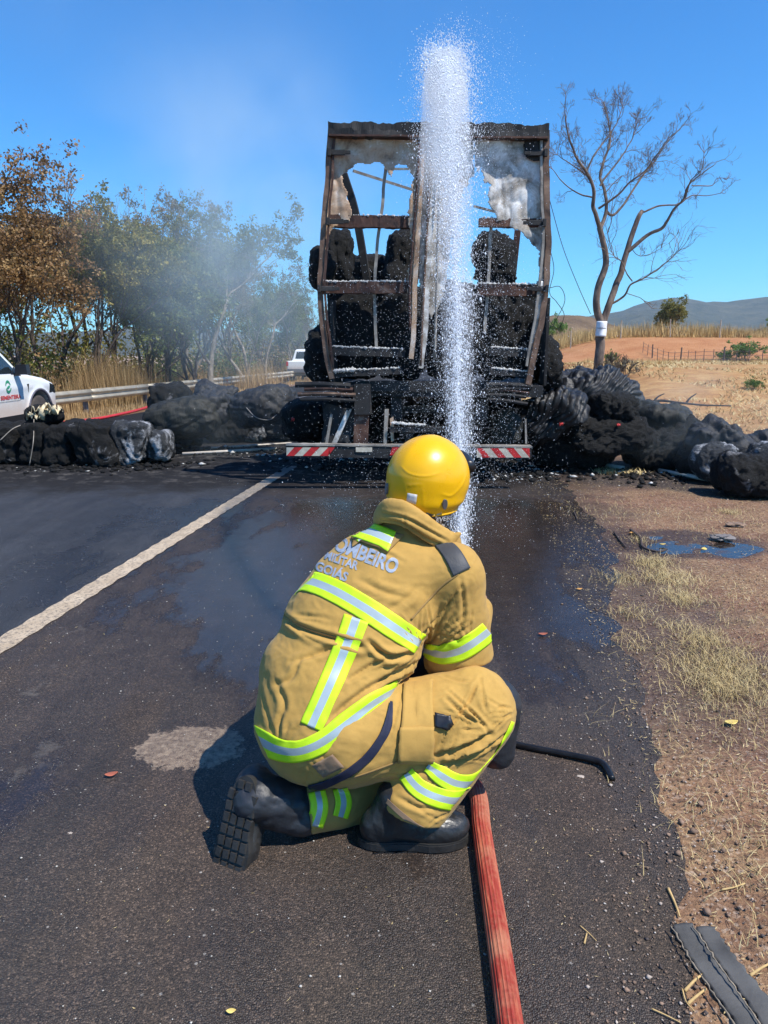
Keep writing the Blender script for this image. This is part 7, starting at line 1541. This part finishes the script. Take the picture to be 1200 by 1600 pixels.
# fine mist carried along the jet
def vol_mat(name, dens, col=(0.9, 0.94, 1.0), aniso=0.25, noise_=None):
    m = bpy.data.materials.new(name); m.use_nodes = True; t = m.node_tree; t.nodes.clear(); o = t.nodes.new('ShaderNodeOutputMaterial'); v = t.nodes.new('ShaderNodeVolumePrincipled'); v.inputs['Color'].default_value = (*col, 1); v.inputs['Density'].default_value = dens; v.inputs['Anisotropy'].default_value = aniso
    t.links.new(v.outputs[0], o.inputs['Volume']); return m, t, v
ms, _, _ = vol_mat('water_mist', 1.4, (0.97, 0.985, 1.0), 0.1)
s = np.concatenate([np.linspace(0, 0.6, 8), np.linspace(0.8, 5.2, 20)]); v, f = tube(jet_path(s) - np.array([0, 0, 1]) * (0.05 * s * (s > 2))[:, None], 0.020 + 0.066 * np.sqrt(s), 20); o = mk('jet_mist', v, f, ms, None, True); o['kind'] = 'stuff'
# smoke: drifting from the heap over the trees, thin in the sky, low over the right heap
def smoke(name, c, rad_, dens, scale, seed, col=(0.72, 0.90, 1.0), lo=0.42, hi=0.72, stretch=(1, 1, 1)):
    m, t, v = vol_mat(name + '_volume', 0.0, col, -0.15); N = t.nodes.new; L = t.links.new
    tc = N('ShaderNodeTexCoord'); mp = N('ShaderNodeMapping'); mp.inputs['Location'].default_value = (seed, seed * .7, 0); mp.inputs['Scale'].default_value = stretch; L(tc.outputs['Object'], mp.inputs[0]); no = N('ShaderNodeTexNoise'); no.inputs['Scale'].default_value = scale; no.inputs['Detail'].default_value = 3; no.inputs['Roughness'].default_value = 0.55; no.inputs['Distortion'].default_value = 0.6; L(mp.outputs[0], no.inputs['Vector'])
    mr = N('ShaderNodeMapRange'); mr.interpolation_type = 'SMOOTHSTEP'; mr.inputs[1].default_value = lo; mr.inputs[2].default_value = hi; L(no.outputs['Fac'], mr.inputs[0])
    ln = N('ShaderNodeVectorMath'); ln.operation = 'LENGTH'; L(tc.outputs['Object'], ln.inputs[0]); fo = N('ShaderNodeMapRange'); fo.interpolation_type = 'SMOOTHSTEP'; fo.inputs[1].default_value = 1.0; fo.inputs[2].default_value = 0.25; L(ln.outputs['Value'], fo.inputs[0])
    a = N('ShaderNodeMath'); a.operation = 'MULTIPLY'; L(mr.outputs[0], a.inputs[0]); L(fo.outputs[0], a.inputs[1]); b = N('ShaderNodeMath'); b.operation = 'MULTIPLY'; L(a.outputs[0], b.inputs[0]); b.inputs[1].default_value = dens; L(b.outputs[0], v.inputs['Density'])
    vv, ff = CS[18]; vv = vv / np.linalg.norm(vv, axis=1, keepdims=True); o = mk(name, vv, ff, m, None, True); o.location = c; o.scale = rad_; o['kind'] = 'stuff'; return o
smoke('smoke', (-4.0, 23.0, 5.3), (5.8, 8.0, 5.8), 0.125, 2.1, 3.0, lo=0.32, hi=0.72)
smoke('smoke', (-6.5, 30.0, 15.0), (14.0, 8.0, 11.0), 0.018, 1.8, 8.0, lo=0.38, hi=0.75)
smoke('smoke', (4.4, 9.2, 0.7), (2.4, 1.4, 1.1), 0.22, 2.0, 5.0, lo=0.40, hi=0.75)
smoke('smoke', (-1.6, 10.6, 0.9), (2.2, 1.6, 1.4), 0.10, 2.0, 6.0, lo=0.35, hi=0.75)
# air: one closed box of thin haze round everything, sky outside
mh, _, _ = vol_mat('haze_volume', 0.00015, (0.62, 0.80, 1.0), 0.1)
hb = MB(); hb.box((300, 2400, 100 - 6.0 + 0), (6400, 6400, 412)); o = hb.obj('haze', mh); o['kind'] = 'stuff'
